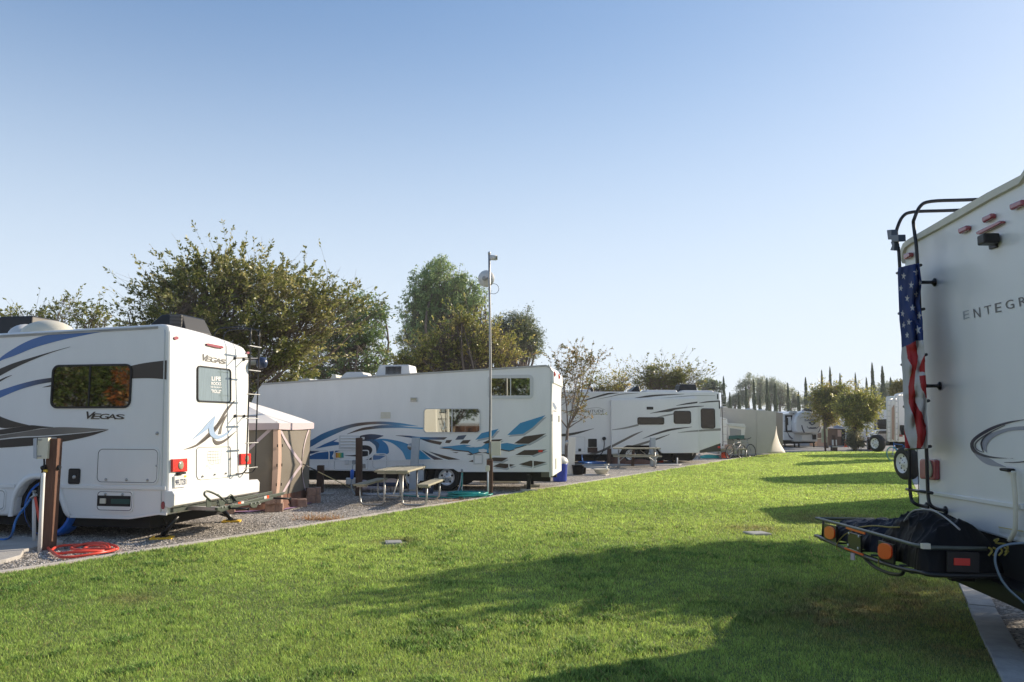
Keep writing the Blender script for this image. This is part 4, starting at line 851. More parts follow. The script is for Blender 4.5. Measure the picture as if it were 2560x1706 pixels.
# ------------------------------------------------------------------ screen tent
A=G(*Z(5,248,1478)); Bp=G(*Z(5,572,1395)); 
A=Vector((A.x,A.y,0)); Bp=Vector((Bp.x,Bp.y,0)); sv=Bp-A; sl=sv.length; sdir=sv.normalized(); nl=Vector((-sdir.y,sdir.x,0)); cen=(A+Bp)/2+nl*sl*.866
V6=[]; a0=math.atan2(A.y-cen.y,A.x-cen.x)
for k in range(6): V6.append(cen+Vector((math.cos(a0+k*math.pi/3),math.sin(a0+k*math.pi/3),0))*sl)
plA=Plane(A,(1,0,0),(0,0,1),(0,-1,0)); HT=plA.hit(*Z(5,270,665)).z; plC=Plane(cen,(1,0,0),(0,0,1),(0,-1,0)); HC=HT+.62
rt=root('screen_tent','six-sided screen tent with pink trim and grey mesh, between the two nearest white vehicles','tent',cen)
def wallpt(k,u,v,out_=0):   # u along the side, v height fraction; hub side bulges outward
    p,q=V6[k],V6[(k+1)%6]; m=p.lerp(q,u); n=(m-cen).normalized(); mid=(p+q)/2; nn=(mid-cen).normalized()
    bul=.20*max(0,1-2*abs(u-.5))**1.0*max(0,1-2*abs(v-.5)); taper=.06*math.sin(v*3.14)
    return Vector((m.x,m.y,0))+nn*(bul+out_-.02*math.sin(v*3.14))+Vector((0,0,v*HT))
for k in range(6):
    mb=MB(); mb.grid(lambda u,v,k=k: wallpt(k,u,.16+.84*v),8,10); w_=mb.build('mesh_wall',M['mesh'],rt)
    mb=MB(); mb.grid(lambda u,v,k=k: wallpt(k,u,.0+.16*v)+((V6[k]+V6[(k+1)%6])/2-cen).normalized()*(.16*(1-v)**2+.015*math.sin(u*31)),24,5); mb.build('skirt',M['brown'],w_)
    for u0,v0 in ((0,0),(0,1)):
        mb=MB()
        for s_ in (0,1):
            ps=[wallpt(k,.5*t_ if v0 in(0,1) and s_==0 else 1-.5*t_, (v0*1.0)*(1-t_)+.5*t_,.012) for t_ in np.linspace(0,1,7)]
            vs=[]; hw=Vector((0,0,.045))
            for p in ps: vs+=[p-hw,p+hw]
            mb.add(vs,[(2*i,2*i+1,2*i+3,2*i+2) for i in range(6)])
        mb.build('trim_strap',M['pink'],w_)
for k in range(6):
    e,n_=V6[k],V6[(k+1)%6]; mb=MB()
    def rp(u,v,k=k):
        p=V6[k].lerp(V6[(k+1)%6],u); p=cen+(p-cen)*1.03; q=p.lerp(cen,v); sag=.05*math.sin(v*3.14)*math.sin(u*3.14)
        return Vector((q.x,q.y,HT+.0+(HC-HT)*(v**.92)-sag))
    mb.grid(rp,8,8); r_=mb.build('roof_panel',M['tentroof'],rt); mb=MB()
    mb.grid(lambda u,v,k=k: (rp(u,0,k)+Vector((0,0,-.13*v-.02*math.sin(u*3.14)*v))+((V6[k]+V6[(k+1)%6])/2-cen).normalized()*.01),8,2); mb.build('valance',M['pink'],r_)
for k in (0,1,5):
    p=V6[k]; nn=(p-cen).normalized(); t_=Vector((-nn.y,nn.x,0)); mb=MB()
    for sgn in (-1,1):
        mb.grid(lambda u,v: p+nn*(.02+.05*math.sin(v*3.14)-.03*u)+t_*sgn*(.004+u*(.085+.02*math.sin(v*3.14)))+Vector((0,0,.16+(HT-.2)*v)),1,10)
    if k==0: zp=mb.build('zip_band',M['tan'],rt)
    else: mb.v=mb.v; 
    if k==0:
        mb=MB()
        for v in (.25,.5,.75):
            for sgn in (-1,1): mb.obox(p+nn*.1+t_*sgn*.06+Vector((0,0,.1+(HT-.2)*v)),t_*.02,nn*.012,(0,0,.06))
        mb.build('toggle',M['black'],zp)
hub=wallpt(0,.5,.5,.03)
# guy rope from the hub to the picnic table
mb=MB(); e=G(*Z(7,745,640)); pe=Plane(e,(1,0,0),(0,0,1),(0,-1,0)); pr=pe.hit(*Z(7,740,585)); mb.tube([hub,hub.lerp(pr,.25)],.012,6,mi=1); mb.tube([hub.lerp(pr,.25),pr],.011,6); tag(mb.build('guy_rope',[M['rope'],M['black']]),'yellow guy rope stretched from the tent to the nearer picnic table','rope')
# ground cloth
mb=MB(); g_=[G(*Z(4,*p)) for p in ((400,1000),(470,1022),(560,1005),(700,1000),(800,1005),(930,1000),(1100,992),(1250,978),(1350,985),(1500,975),(1700,925),(1900,870),(1800,850),(1480,880),(1000,940),(700,940),(420,970))]
mb.add([(p.x,p.y,.012+.018*(i%2)) for i,p in enumerate(g_)],[tuple(range(len(g_)))]); tag(mb.build('ground_cloth',mat('mauve_cloth',(.36,.19,.24),.8,var=.5,vscale=1.2,var2=(.25,.17,.36))),'mauve ground cloth spread on the gravel along the foot of the tent','cloth')
# paver blocks
def block(k,x,y,z,lb,rz=.2,sc=1,proto=[None]):
    g=G(*Z(k,x,y))
    if z: 
        pass
    if proto[0] is None:
        mb=MB(); mb.box((0,0,0),.20,.24,.17,0); o=mb.build('paver_block',M['paver'],loc=(0,0,0),bevel=.008); proto[0]=o
    else: o=proto[0].copy(); C.objects.link(o)
    o.location=(g.x,g.y,z); o.rotation_euler=(0,0,rz); tag(o,lb,'paver block','paver blocks holding down the tent'); return o
bl=[(4,1360,978,0,'lower left block of the lit stack in front of the tent'),(4,1445,975,0,'lower right block of the lit stack in front of the tent'),(4,1345,985,.172,'upper left block of the lit stack, under the carrier end'),(4,1430,980,.172,'upper right block of the lit stack, under the carrier end'),
(4,1665,915,0,'left block of the low shaded pair at the tent foot'),(4,1735,918,0,'right block of the low shaded pair at the tent foot'),(4,1850,872,0,'lower left block of the shaded stack at the tent corner'),(4,1912,868,0,'lower right block of the shaded stack at the tent corner'),(4,1845,872,.172,'upper left block of the shaded stack at the tent corner'),(4,1905,866,.172,'upper right block of the shaded stack at the tent corner'),(4,850,1000,0,'single block behind the slanted jack of the left motorhome')]
for i,(k,x,y,z,lb) in enumerate(bl):
    if z: y=y
    o=block(k,x,y,z,lb,.1+.12*(i%3))
# ------------------------------------------------------------------ posts and pedestals in the middle
rt,g,t,pl=post(5,672,1325,680,1052,.16,'wood2','bollard','short dark wooden bollard between the tent and the middle trailer','bollard')
rt,g,t,pl=post(5,1035,1345,1038,795,.15,'wood2','utility_post','tall dark brown post before the waves of the middle trailer, left of the picnic table','post')
rt,g,t,pl=post(5,1540,1310,1568,795,.20,'greypaint','utility_pedestal','tall grey painted pedestal standing behind the nearer picnic table','pedestal',dp=.16)
mb=MB(); mb.obox(pl.hit(*Z(5,1590,1200))+Vector((-.0,-.1,0)),(.14,0,0),(0,.18,0),(0,0,.42)); mb.build('socket_box',M['greypaint'],rt,bevel=.006)
mb=MB(); mb.lathe(pl.hit(*Z(5,1518,885)),(0,-1,0),[(.09,-.06),(.09,0),(.06,.04),(.001,.05)],14); mb.build('meter',M['steel'],rt)
# mast with the dish
gm=G(*Z(6,833,1350)); plm=Plane(gm,(1,0,0),(0,0,1),(0,-1,0)); rt=root('antenna_mast','tall thin grey mast carrying a dish and camera, rising from a brown post','mast',gm)
mb=MB(); top=plm.hit(*Z(8,487,175)); bt=plm.hit(*Z(6,850,1010)); md=plm.hit(*Z(8,500,1500)); mb.tube([bt,plm.hit(*Z(6,838,930)),plm.hit(*Z(6,845,600)),md,plm.hit(*Z(8,493,900)),plm.hit(*Z(8,490,600)),top],.030,10); mb.lathe(top,(0,0,1),[(.035,-.03),(.035,.02),(.02,.04)],10); mast=mb.build('pole',M['steel'],rt)
mb=MB(); mb.tube([plm.off(.04).hit(*Z(8,x,y)) for x,y in ((495,300),(490,600),(500,900),(505,1500))]+[plm.off(.04).hit(*Z(6,835,600)),plm.off(.04).hit(*Z(6,830,900))],.007,6); mb.build('cable',M['black'],mast)
dc=plm.off(-.12).hit(*Z(8,430,504)); dr=(plm.hit(*Z(8,543,504))-plm.hit(*Z(8,318,504))).length/2; mb=MB(); dn=Vector((.25,.95,.1)).normalized()
mb.lathe(dc,dn,[(.001,0),(dr*.5,.03),(dr,.11),(dr*1.0,.125),(dr*.5,.05),(.001,.02)],28); ds=mb.build('dish',M['offwhite'],rt)
mb=MB(); mb.tube([dc,plm.hit(*Z(8,488,500))],.03,8); mb.lathe(dc,-dn,[(.06,0),(.06,.06),(.03,.08)],12); mb.build('dish_mount',M['greyp'],ds)
mb=MB(); c=plm.hit(*Z(8,505,232)); e=plm.off(.05).hit(*Z(8,580,235)); mb.tube([c,e],.068,14); cm=mb.build('camera',M['offwhite'],rt); mb=MB(); mb.tube([e,e+Vector((.03,0,0))],.055,12); mb.build('lens',M['clear'],cm)
mb=MB(); cc=plm.hit(*Z(8,545,640)); rr_=.13; mb.tube([cc+Vector((rr_*math.cos(t_),0,rr_*math.sin(t_))) for t_ in np.linspace(2.5,-3.0,24)],.006,6); mb.build('cable_loop',M['black'],rt)
for x0,x1 in ((808,826),(840,864)):
    pass
mb=MB(); w0=plm.uv(*Z(6,808,1340))[0]; w1=plm.uv(*Z(6,866,1340))[0]; zt=plm.uv(*Z(6,840,1010))[1]; mb.prism([gm+Vector((w0,-.08,-.02)),gm+Vector((w1,-.08,-.02)),gm+Vector((w1,.08,-.02)),gm+Vector((w0,.08,-.02))],(0,0,zt+.02)); bp=mb.build('base_post',M['wood'],rt,bevel=.006)
mb=MB(); pf=plm.off(.12); mb.slab(pf,rrect(*qr(pf,6,852,838,940,968),.01),-.12,.0); bx=mb.build('cable_box',M['cream'],rt,bevel=.005)
mb=MB(); mb.slab(pf,rrect(*qr(pf,6,797,1058,838,1118),.04),-.05,.02); mb.build('outlet',M['cream'],bp,bevel=.005); mb=MB(); mb.tube([pf.hit(*Z(6,822,1118)),pf.hit(*Z(6,822,1350))],.022,8); mb.build('conduit',M['pvc'],bp)
# ------------------------------------------------------------------ picnic tables
def picnic(label,loc,rz):
    rt=root('picnic_table',label,'picnic table',Vector((0,0,0)),'picnic tables on the gravel'); Lh=.95
    mb=MB()
    for x in (-.25,0,.25): mb.obox((x-.12,-Lh,.735),(.24,0,0),(0,2*Lh,0),(0,0,.045))
    mb.build('table_top',M['plank'],rt,bevel=.006)
    for sx in (-1,1): mb=MB(); mb.obox((sx*.70-.13,-Lh,.44),(.26,0,0),(0,2*Lh,0),(0,0,.045)); mb.build('seat',M['plank'],rt,bevel=.006)
    for y in (-.72,.72):
        mb=MB()
        for sx in (-1,1):
            P=[(sx*.20,y,.70),(sx*.20,y,.2),(sx*.21,y,.08),(sx*.25,y,.035),(sx*.33,y,.025),(sx*.60,y,.025),(sx*.68,y,.035),(sx*.73,y,.08),(sx*.745,y,.2),(sx*.745,y,.42)]; mb.tube(P,.022,10)
            mb.obox((sx*.70-.12,y-.025,.40),(.24,0,0),(0,.05,0),(0,0,.04))
        mb.obox((-.36,y-.025,.69),(.72,0,0),(0,.05,0),(0,0,.045)); mb.tube([(-.2,y,.22),(.2,y,.22)],.02,8); mb.tube([(0,y,.22),(0,y*.2,.70)],.016,8)
        mb.build('frame',M['steel'],rt)
    rt.location=loc; rt.rotation_euler=(0,0,rz); return rt
pf_=(G(*Z(7,1225,845))+G(*Z(7,1500,838)))/2; ang=-R(6); off=Vector((math.sin(-ang)*.72,math.cos(ang)*.72,0))
pt1=picnic('weathered picnic table with steel frame in front of the middle trailer',pf_+off,ang)
pq=(G(*Z(9,868,1330))+G(*Z(9,1282,1330)))/2
pt2=dup(pt1,loc=(pq.x,pq.y+.75,0),rz=R(84),label='picnic table seen side-on before the white trailer farther back')
# ------------------------------------------------------------------ hoses and taps in the middle
def coil(c,r0,n,m,name,label,r=.016,sq=.75,seed=1,tail=()):
    rnd=random.Random(seed); P=[]
    for i in range(n*14):
        a=6.283*i/14; rr=r0*(.72+.34*math.sin(i*.37+seed)*.6+.1*rnd.random()); P.append((c.x+rr*math.cos(a)+.06*math.sin(i*.21),c.y+rr*sq*math.sin(a),.02+.012*(i/14)+.01*rnd.random()))
    P+=[tuple(p) for p in tail]; mb=MB(); mb.tube(catmull(P,3),r,6); return tag(mb.build(name,M[m]),label,'hose')
gc=G(*Z(24,420,815)); coil(gc,.55,8,'teal','garden_hose','teal green garden hose coiled on the gravel left of the mast',tail=[G(*Z(24,100,820),.03),G(*Z(6,300,1352),.03),G(*Z(6,120,1348),.03),G(*Z(6,0,1330),.03),G(*Z(5,1500,1318),.03)])
g4=G(*Z(24,272,745)); pl4=Plane(g4,(1,0,0),(0,0,1),(0,-1,0)); rt=root('water_standpipe','grey standpipe draped with teal hose beside the trailer wheel','standpipe',g4); mb=MB(); mb.tube([g4,pl4.hit(*Z(24,278,320))],.022,8); mb.build('pipe',M['pvc'],rt)
mb=MB(); mb.tube([pl4.hit(*Z(24,278,330)),pl4.hit(*Z(24,270,265))],.03,8); mb.tube([pl4.hit(*Z(24,258,265)),pl4.hit(*Z(24,288,268))],.012,6); mb.build('tap',M['greyp'],rt)
mb=MB(); mb.tube(catmull([H(24,272,330,pl4,.04),H(24,255,480,pl4,.06),H(24,215,640,pl4,.06),H(24,180,735,pl4,.05)],5),.016,8,mi=0); tag(mb.build('drain_hose',M['greypaint']),'pale grey hose hanging from the standpipe by the trailer wheel','hose')
mb=MB(); mb.tube(catmull([H(24,276,330,pl4,.05),H(24,272,500,pl4,.05),H(24,262,700,pl4,.06),tuple(G(*Z(24,250,790),.03)),tuple(G(*Z(24,330,830),.04))],5),.020,8); tag(mb.build('riser_hose',M['teal']),'teal hose rising from the coil up to the standpipe','hose')
# blue nozzle bottle and pale hose by the dark post
g5=G(*Z(5,985,1335)); pl5=Plane(g5,(1,0,0),(0,0,1),(0,-1,0)); rt=root('water_filter','blue cylindrical water filter hanging on a pale hose beside the dark brown post','water filter',g5)
mb=MB(); mb.tube([pl5.hit(*Z(5,x,y)) for x,y in ((975,1098),(973,1110),(970,1180),(968,1190))],[.02,.05,.045,.02],12); mb.build('cartridge',mat('blue_cartridge',(.01,.13,.6),.3),rt)
mb=MB(); mb.tube(catmull([tuple(pl5.hit(*Z(5,*p))) for p in ((968,1190),(965,1230),(968,1270),(985,1310),(1000,1332))],4),.018,8); mb.tube(catmull([tuple(pl5.hit(*Z(5,*p))) for p in ((975,1098),(978,1060),(990,1035))],4),.014,6); mb.build('hose',M['greypaint'],rt)
mb=MB(); p=pl5.off(-.6).hit(*Z(5,965,1235)); mb.box(p,.28,.2,.16,.2); tag(mb.build('white_box',M['offwhite'],bevel=.02),'small white box on the gravel behind the blue water filter','box')
# long pale drain hose and folded mesh rack under the trailer
mb=MB(); mb.tube(catmull([tuple(G(*Z(5,*p),.03)) for p in ((1050,1328),(1150,1333),(1300,1330),(1450,1330),(1560,1325),(1700,1322),(1800,1320))],5),.03,8); tag(mb.build('drain_pipe',M['greypaint']),'pale grey drain hose lying along the gravel behind the nearer picnic table','hose')
pr_=Plane(G(*Z(5,1280,1335)),(1,0,0),(0,0,1),(0,-1,0)); rt=root('lattice_rack','folded metal lattice rack standing behind the nearer picnic table','rack',pr_.o); mb=MB()
for i in range(11):
    x=1130+i*28; mb.tube([pr_.hit(*Z(5,x,1250)),pr_.hit(*Z(5,x+38,1325))],.008,5); mb.tube([pr_.hit(*Z(5,x+38,1250)),pr_.hit(*Z(5,x,1325))],.008,5)
mb.build('lattice',M['steel'],rt); mb=MB(); mb.tube([pr_.hit(*Z(5,1100,1235)),pr_.hit(*Z(5,1480,1240))],.05,8); mb.build('rolled_mat',mat('navy_cloth',(.02,.03,.07),.8),rt)
for (x,y,m,w_,h_,lb) in ((1330,1230,'tan',.32,.16,'orange brown bundle lying under the middle trailer by the axle'),(1190,1200,'pink',.55,.1,'pink bundle lying under the middle trailer, farther left'),(1075,1250,'pink',.2,.14,'small pink bundle right of the dark brown post')):
    p=pr_.off(-.9).hit(*Z(5,x,y)); mb=MB(); mb.grid(lambda u,v:Vector((p.x+w_*math.cos(6.283*u)*math.cos(v*3.14-1.57),p.y+.25*math.sin(6.283*u)*math.cos(v*3.14-1.57),max(0.02,h_+h_*math.sin(v*3.14-1.57)+.03*math.sin(u*20)))),16,8); tag(mb.build('cloth_bundle',M[m]),lb,'bundle')
# dark battery box by the pedestal
p=G(*Z(7,1950,650)); mb=MB(); mb.box(p,.26,.2,.22); mb.box(p+Vector((0,0,.22)),.28,.22,.03); tag(mb.build('battery_box',mat('navy_box',(.02,.03,.06),.5),bevel=.01),'small dark box on the gravel beside the trailer wheel','box')
# white pedestal beside the bin, pots, spigot, bowl
rt,g,t,pl=post(6,1592,1152,1605,795,.24,'offwhite','utility_pedestal','tall white pedestal right of the blue bin, before the small tree','pedestal',dp=.16)
mb=MB(); mb.lathe(pl.hit(*Z(6,1567,850)),(0,-1,0),[(.1,-.06),(.1,0),(.06,.05),(.001,.06)],12); mb.build('meter',M['steel'],rt)
for x,y,r_,h_,lb in ((1662,1155,.20,.36,'larger dark pot beside the white pedestal'),(1707,1148,.12,.26,'smaller dark pot beside the white pedestal')):
    p=G(*Z(6,x,y)); mb=MB(); mb.lathe(p,(0,0,1),[(r_*.8,0),(r_,h_*.9),(r_*1.08,h_*.92),(r_*1.08,h_),(r_*.9,h_),(r_*.85,h_*.8),(.001,h_*.8)],16); tag(mb.build('plant_pot',M['blackcover']),lb,'pot','dark pots on the slab')
p=G(*Z(9,605,1412)); mb=MB(); mb.lathe(p,(0,0,1),[(.1,0),(.2,.08),(.28,.2),(.29,.21),(.25,.2),(.001,.12)],18); tag(mb.build('bowl',M['cream']),'shallow tan bowl standing on the slab near the white spigot','bowl')
p=G(*Z(9,672,1408)); plq=Plane(p,(1,0,0),(0,0,1),(0,-1,0)); rt=root('spigot','short white spigot with double tap on the slab','spigot',p); mb=MB(); mb.tube([p,plq.hit(*Z(9,668,1290))],.03,8); mb.build('pipe',M['pvc'],rt); mb=MB(); mb.tube([plq.hit(*Z(9,635,1285)),plq.hit(*Z(9,700,1285))],.028,8); mb.build('tap',M['steel'],rt)
# dead weeds at the kerb
def weed(px,py,n,s,lb,nm='dry_weed',col=((.45,.22,.10),(.5,.33,.14))):
    g=G(px,py); r=random.Random(int(px)); mb=MB()
    for i in range(n):
        a=r.random()*6.28; L=s*(.4+r.random()); p=g+Vector((r.gauss(0,s*1.6),r.gauss(0,s*.6),0)); q=p+Vector((math.cos(a)*L,math.sin(a)*L,L*(.15+.6*r.random()))); w_=Vector((-math.sin(a),math.cos(a),0))*.006
        c=col[i%2]; mb.add([p-w_,p+w_,q+w_*.3,q-w_*.3],[(0,1,2,3)],0,c)
    o=mb.build(nm,attr_mat('dry_leaf',.8,.3)); o['kind']='stuff'
weed(*Z(4,2010,1075),260,.16,'orange dried weeds at the kerb in front of the tent')
weed(*Z(6,540,1400),150,.12,'dried weeds at the kerb below the teal hose coil')
# ------------------------------------------------------------------ coach on the right, seen from behind
Fc=W(2292,1200,8.1); Fc=Vector((Fc.x,8.1,0)); f9=Frame(Fc,5.7,left=False); B9=2.5; NC=f9.o-f9.v*B9; f9=Frame(NC,5.7,left=False)
rt=root('coach','tall white coach with ladder, flag and oval emblem at the right edge','motorhome',f9.o)
R9=Plane(f9.o,f9.v,f9.w,-f9.u)
def r9(k,x,y): return R9.uv(*Z(k,x,y))
topc=[r9(11,1568,20),r9(11,1200,212),r9(11,880,398),r9(11,600,560),r9(11,400,672),r9(11,340,708)]
rnd_=[r9(11,285,752),r9(11,262,810),r9(11,255,880),r9(11,262,925)]
lft=[r9(12,352,1270),r9(12,378,1568),r9(13,818,268)]
bt=[r9(13,1280,445),r9(13,1610,545)]
tz=topc[0][1]+.03; L9=10.5
out=[lft[2],lft[1],lft[0]]+rnd_[::-1]+topc[::-1]+[(.10,tz+.02),(.02,tz-.06),(-.0,tz-.2),(-.0,bt[1][1]-.01)]+[bt[1],bt[0]]
mb=MB(); mb.prism([R9.pt(a,c,0) for a,c in out],f9.u*L9); mb.build('body',M['white'],rt,bevel=.02)
# roof edge moulding
ed=[(a,c) for a,c in rnd_[::-1]+topc[::-1]+[(.10,tz+.02)]]
mb=MB(); vs=[]
cx,cz=1.25,2.0
for a,c in ed:
    dx,dz=(a-cx),(c-cz); l=math.hypot(dx,dz); dx/=l; dz/=l
    for t_,o_ in ((.015,-.05),(.02,.03),(-.045,.03),(-.05,.0)): vs.append(R9.pt(a+dx*t_,c+dz*t_,o_))
mb.add(vs,[(4*i+j,4*i+j+1,4*i+5+j,4*i+4+j) for i in range(len(ed)-1) for j in range(3)]); mb.build('roof_moulding',M['cream'],rt)
mb=MB(); cl_=[r9(12,365,1265),r9(12,378,1568),r9(13,828,262)]; mb.tube([R9.pt(a,c,.002) for a,c in cl_],.004,5); mb.build('seam',M['black'],rt)
mb=MB(); mb.prism([R9.pt(*r9(13,*p),0) for p in ((808,128),(1610,245),(1610,282),(812,152))],R9.n*.02); mb.build('belt_moulding',M['white'],rt,bevel=.005)
def P9(name,k,pts,m,t0=0,t=.02,b=.004,parent=rt,pl=R9): 
    mb=MB(); mb.slab(pl,[pl.uv(*Z(k,*p)) for p in pts],t0,t); return mb.build(name,M[m],parent,bevel=b)
for pts in ([(302,850),(362,832),(372,850),(370,880),(318,912),(300,900)],[(900,575),(985,540),(1000,550),(998,592),(915,632),(902,620)],[(1165,452),(1258,408),(1273,420),(1270,462),(1180,512),(1166,500)],[(1468,310),(1600,255),(1610,320),(1485,374),(1470,362)]):
    P9('marker_light',11,pts,'maroon',0,.045,.012)
P9('brake_light',11,[(1093,615),(1110,602),(1350,488),(1372,495),(1372,515),(1130,640),(1100,638)],'maroon',0,.04,.01)
cam_=P9('rear_camera',11,[(1200,700),(1282,645),(1290,780),(1212,803)],'black',0,.02,.004)
mb=MB(); c=R9.off(.10).hit(*Z(11,1160,690)); mb.obox(c+Vector((-.05,-.05,-.04)),(.13,0,0),f9.v*.12,(0,0,.08)); mb.build('camera_head',M['black'],cam_,bevel=.012)
mb=MB(); let=(.10,.10,.10)
for ch,q in (("E",[(905,1478),(972,1460),(978,1545),(915,1568)]),("N",[(1018,1450),(1092,1432),(1100,1540),(1030,1545)]),("T",[(1135,1425),(1210,1405),(1212,1500),(1160,1515)]),("E",[(1252,1392),(1322,1375),(1330,1480),(1262,1492)]),("G",[(1365,1360),(1455,1342),(1468,1440),(1378,1458)]),("R",[(1510,1330),(1590,1308),(1610,1400),(1525,1425)]),("A",[(1640,1295),(1720,1270),(1740,1370),(1650,1390)])):
    ml=MB(); ml.text(R9,ch,[Z(11,*p) for p in q],(.36,.38,.40) if q[0][0]==905 else let,.004); ml.build('letter',M['decal'],rt)
    x0=q[3][0]; x1=q[2][0]; y0=q[3][1]; y1=q[2][1]
    if False: mb.patch(R9,ZL(11,[(x0-8,y0-6),(x0+22,y0-10),(x0+22,y0+2),(x0-8,y0+6)]),let,.005)
OV=(.03,.035,.06); OG=(.30,.31,.36)
mb.band(R9,ZL(12,[(1480,970),(1400,978),(1250,1000),(1100,1048),(960,1125),(895,1190),(890,1250),(930,1310),(1030,1345),(1150,1358),(1310,1356)]),ZL(12,[(1480,978),(1400,985),(1250,1020),(1110,1075),(985,1145),(925,1200),(925,1245),(960,1290),(1040,1325),(1150,1346),(1310,1360)]),OV)
mb.band(R9,ZL(12,[(1230,1030),(1100,1090),(1000,1150),(940,1205),(935,1250),(970,1285),(1020,1300)]),ZL(12,[(1232,1035),(1110,1095),(1010,1155),(950,1207),(945,1250),(975,1278),(1020,1296)]),OV,.005)
mb.band(R9,ZL(12,[(1480,1040),(1300,1052),(1150,1090),(1050,1140),(1000,1200),(1010,1260),(1050,1300)]),ZL(12,[(1480,1080),(1300,1085),(1180,1120),(1100,1165),(1060,1215),(1045,1265),(1055,1300)]),OG)
mb.band(R9,ZL(12,[(1100,1100),(1030,1145),(992,1200),(1000,1260),(1020,1298)]),ZL(12,[(1105,1103),(1042,1148),(1008,1200),(1014,1260),(1024,1298)]),OV,.006)
mb.band(R9,ZL(12,[(925,1310),(960,1350),(1020,1400),(1100,1430),(1240,1444)]),ZL(12,[(930,1300),(1000,1335),(1080,1360),(1150,1400),(1240,1440)]),OG)
mb.band(R9,ZL(12,[(1222,1396),(1330,1392),(1430,1382),(1520,1365)]),ZL(12,[(1222,1400),(1330,1402),(1430,1396),(1520,1385)]),OV)
mb.patch(R9,ZL(12,[(1700,1100),(1800,1250),(1700,1380),(1650,1380),(1740,1250)]),OG)
mb.build('rear_graphic',M['decal'],rt)
tl_=P9('taillight',12,[(437,1372),(450,1362),(570,1368),(588,1380),(592,1560),(578,1572),(450,1560),(437,1548)],'maroon',0,.05,.012)
mb=MB(); c=R9.hit(*Z(12,545,1462)); ex=(R9.hit(*Z(12,580,1462))-R9.hit(*Z(12,510,1462))).length/2; 
mb.prism([c+R9.n*.05+f9.v*ex*.8*math.cos(t_)+Vector((0,0,ex*1.0*math.sin(t_))) for t_ in np.linspace(0,6.283,21)[:-1]],R9.n*.015); mb.build('lens',M['clear'],tl_,bevel=.005)
hd_=P9('hose_holder',12,[(1240,1450),(1330,1458),(1328,1492),(1245,1480)],'black',0,.06,.01)
mb=MB(); mb.tube(catmull([tuple(R9.off(.05).hit(*Z(k,*p))) for k,p in ((12,(1310,1485)),(13,(1532,60)),(13,(1545,200)),(13,(1547,330)),(13,(1540,440)),(13,(1500,512)))],4),.018,8); mb.build('drain_tube',M['cream'],hd_)
st=MB(); st.patch(R9,ZL(13,[(1425,408),(1610,440),(1610,482),(1430,452)]),(.60,.60,.55),.004); st.patch(R9,ZL(13,[(1425,408),(1610,440),(1610,447),(1425,415)]),(.6,.5,.15),.006); st.build('warning_sticker',M['decal'],rt)
# long side towards the photographer's right
S9=Plane(f9.o,f9.u,f9.w,-f9.v)
for a0,a1,c0,c1 in ((1.0,2.3,1.95,2.65),(4.2,5.6,1.95,2.65),(7.0,8.2,1.95,2.65)):
    mb=MB(); mb.ring(S9,rrect(a0,c0,a1,c1,.1),rrect(a0+.04,c0+.04,a1-.04,c1-.04,.07),0,.02); w_=mb.build('window',M['black'],rt); mb=MB(); mb.slab(S9,rrect(a0+.03,c0+.03,a1-.03,c1-.03,.08),0,.008); mb.build('pane',M['glass'],w_)
mb=MB()
for pts,c in (([(0,1.35),(2.5,1.5),(5,1.75),(7,1.62),(10.4,1.2),(10.4,1.1),(7,1.48),(5,1.55),(2.5,1.32),(0,1.22)],(.12,.12,.16)),([(0,1.12),(3,1.22),(6,1.42),(10.4,1.0),(10.4,.93),(6,1.3),(3,1.1),(0,1.02)],(.34,.35,.40))):
    mb.add([S9.pt(a,c_,.004) for a,c_ in pts],[tuple(range(len(pts)))],0,c)
mb.build('side_graphic',M['decal'],rt)
mb=MB(); mb.prism([S9.pt(a,c_,0) for a,c_ in ((0,.62),(2.2,.62),(2.25,.82),(0,.82))],-f9.v*-.02); mb.prism([S9.pt(a,c_,0) for a,c_ in ((3.4,.45),(7.6,.45),(7.6,.82),(3.35,.82))],-f9.v*-.02); mb.build('skirt',M['white'],rt)
# ladder
SL=R9.off(.20); zf=lambda k,x,y,pl=SL: tuple(pl.hit(*Z(k,x,y)))
lad=MB()
def on(k,x,y,off=.0): 
    return tuple(R9.off(off).hit(*Z(k,x,y)))
for pts in ([(13,890,257,.0),(13,855,255,.10),(13,800,238,.19),(13,768,195,.20),(13,758,60,.20),(12,290,1300,.20),(12,262,1000,.20),(11,215,1000,.20),(11,192,760,.20),(11,180,640,.20),(11,185,575,.20)],
            [(13,1030,288,.0),(13,975,280,.10),(13,920,255,.19),(13,898,200,.20),(13,890,60,.20),(12,456,1300,.20),(12,440,1000,.20),(11,408,960,.20),(11,378,640,.20),(11,364,520,.20),(11,372,470,.20)]):
    P=[on(*p) for p in pts]; e=Vector(P[-1]); z_=e.z
    P+=[tuple(e+f9.u*.06+Vector((0,0,.12))),tuple(e+f9.u*.16+Vector((0,0,.165))),tuple(e+f9.u*.45+Vector((0,0,.17))),tuple(e+f9.u*.85+Vector((0,0,.17))),tuple(e+f9.u*.95+Vector((0,0,.13))),tuple(e+f9.u*.98+Vector((0,0,-.1)))]
    lad.tube(catmull(P,4),.0165,10)
for k,x,y in ((13,890,257),(13,1030,288),(11,600,1160),(12,590,648)):
    lad.lathe(R9.hit(*Z(k,x,y)),R9.n,[(.04,0),(.04,.012),(.022,.02),(.018,.03)],12)
for k,x,y,x1 in ((11,600,1160,445),(12,590,648,452)): 
    lad.tube([R9.hit(*Z(k,x,y)),SL.hit(*Z(k,x1,y))],.016,8)
ldo=lad.build('ladder',M['blackmetal'],rt)
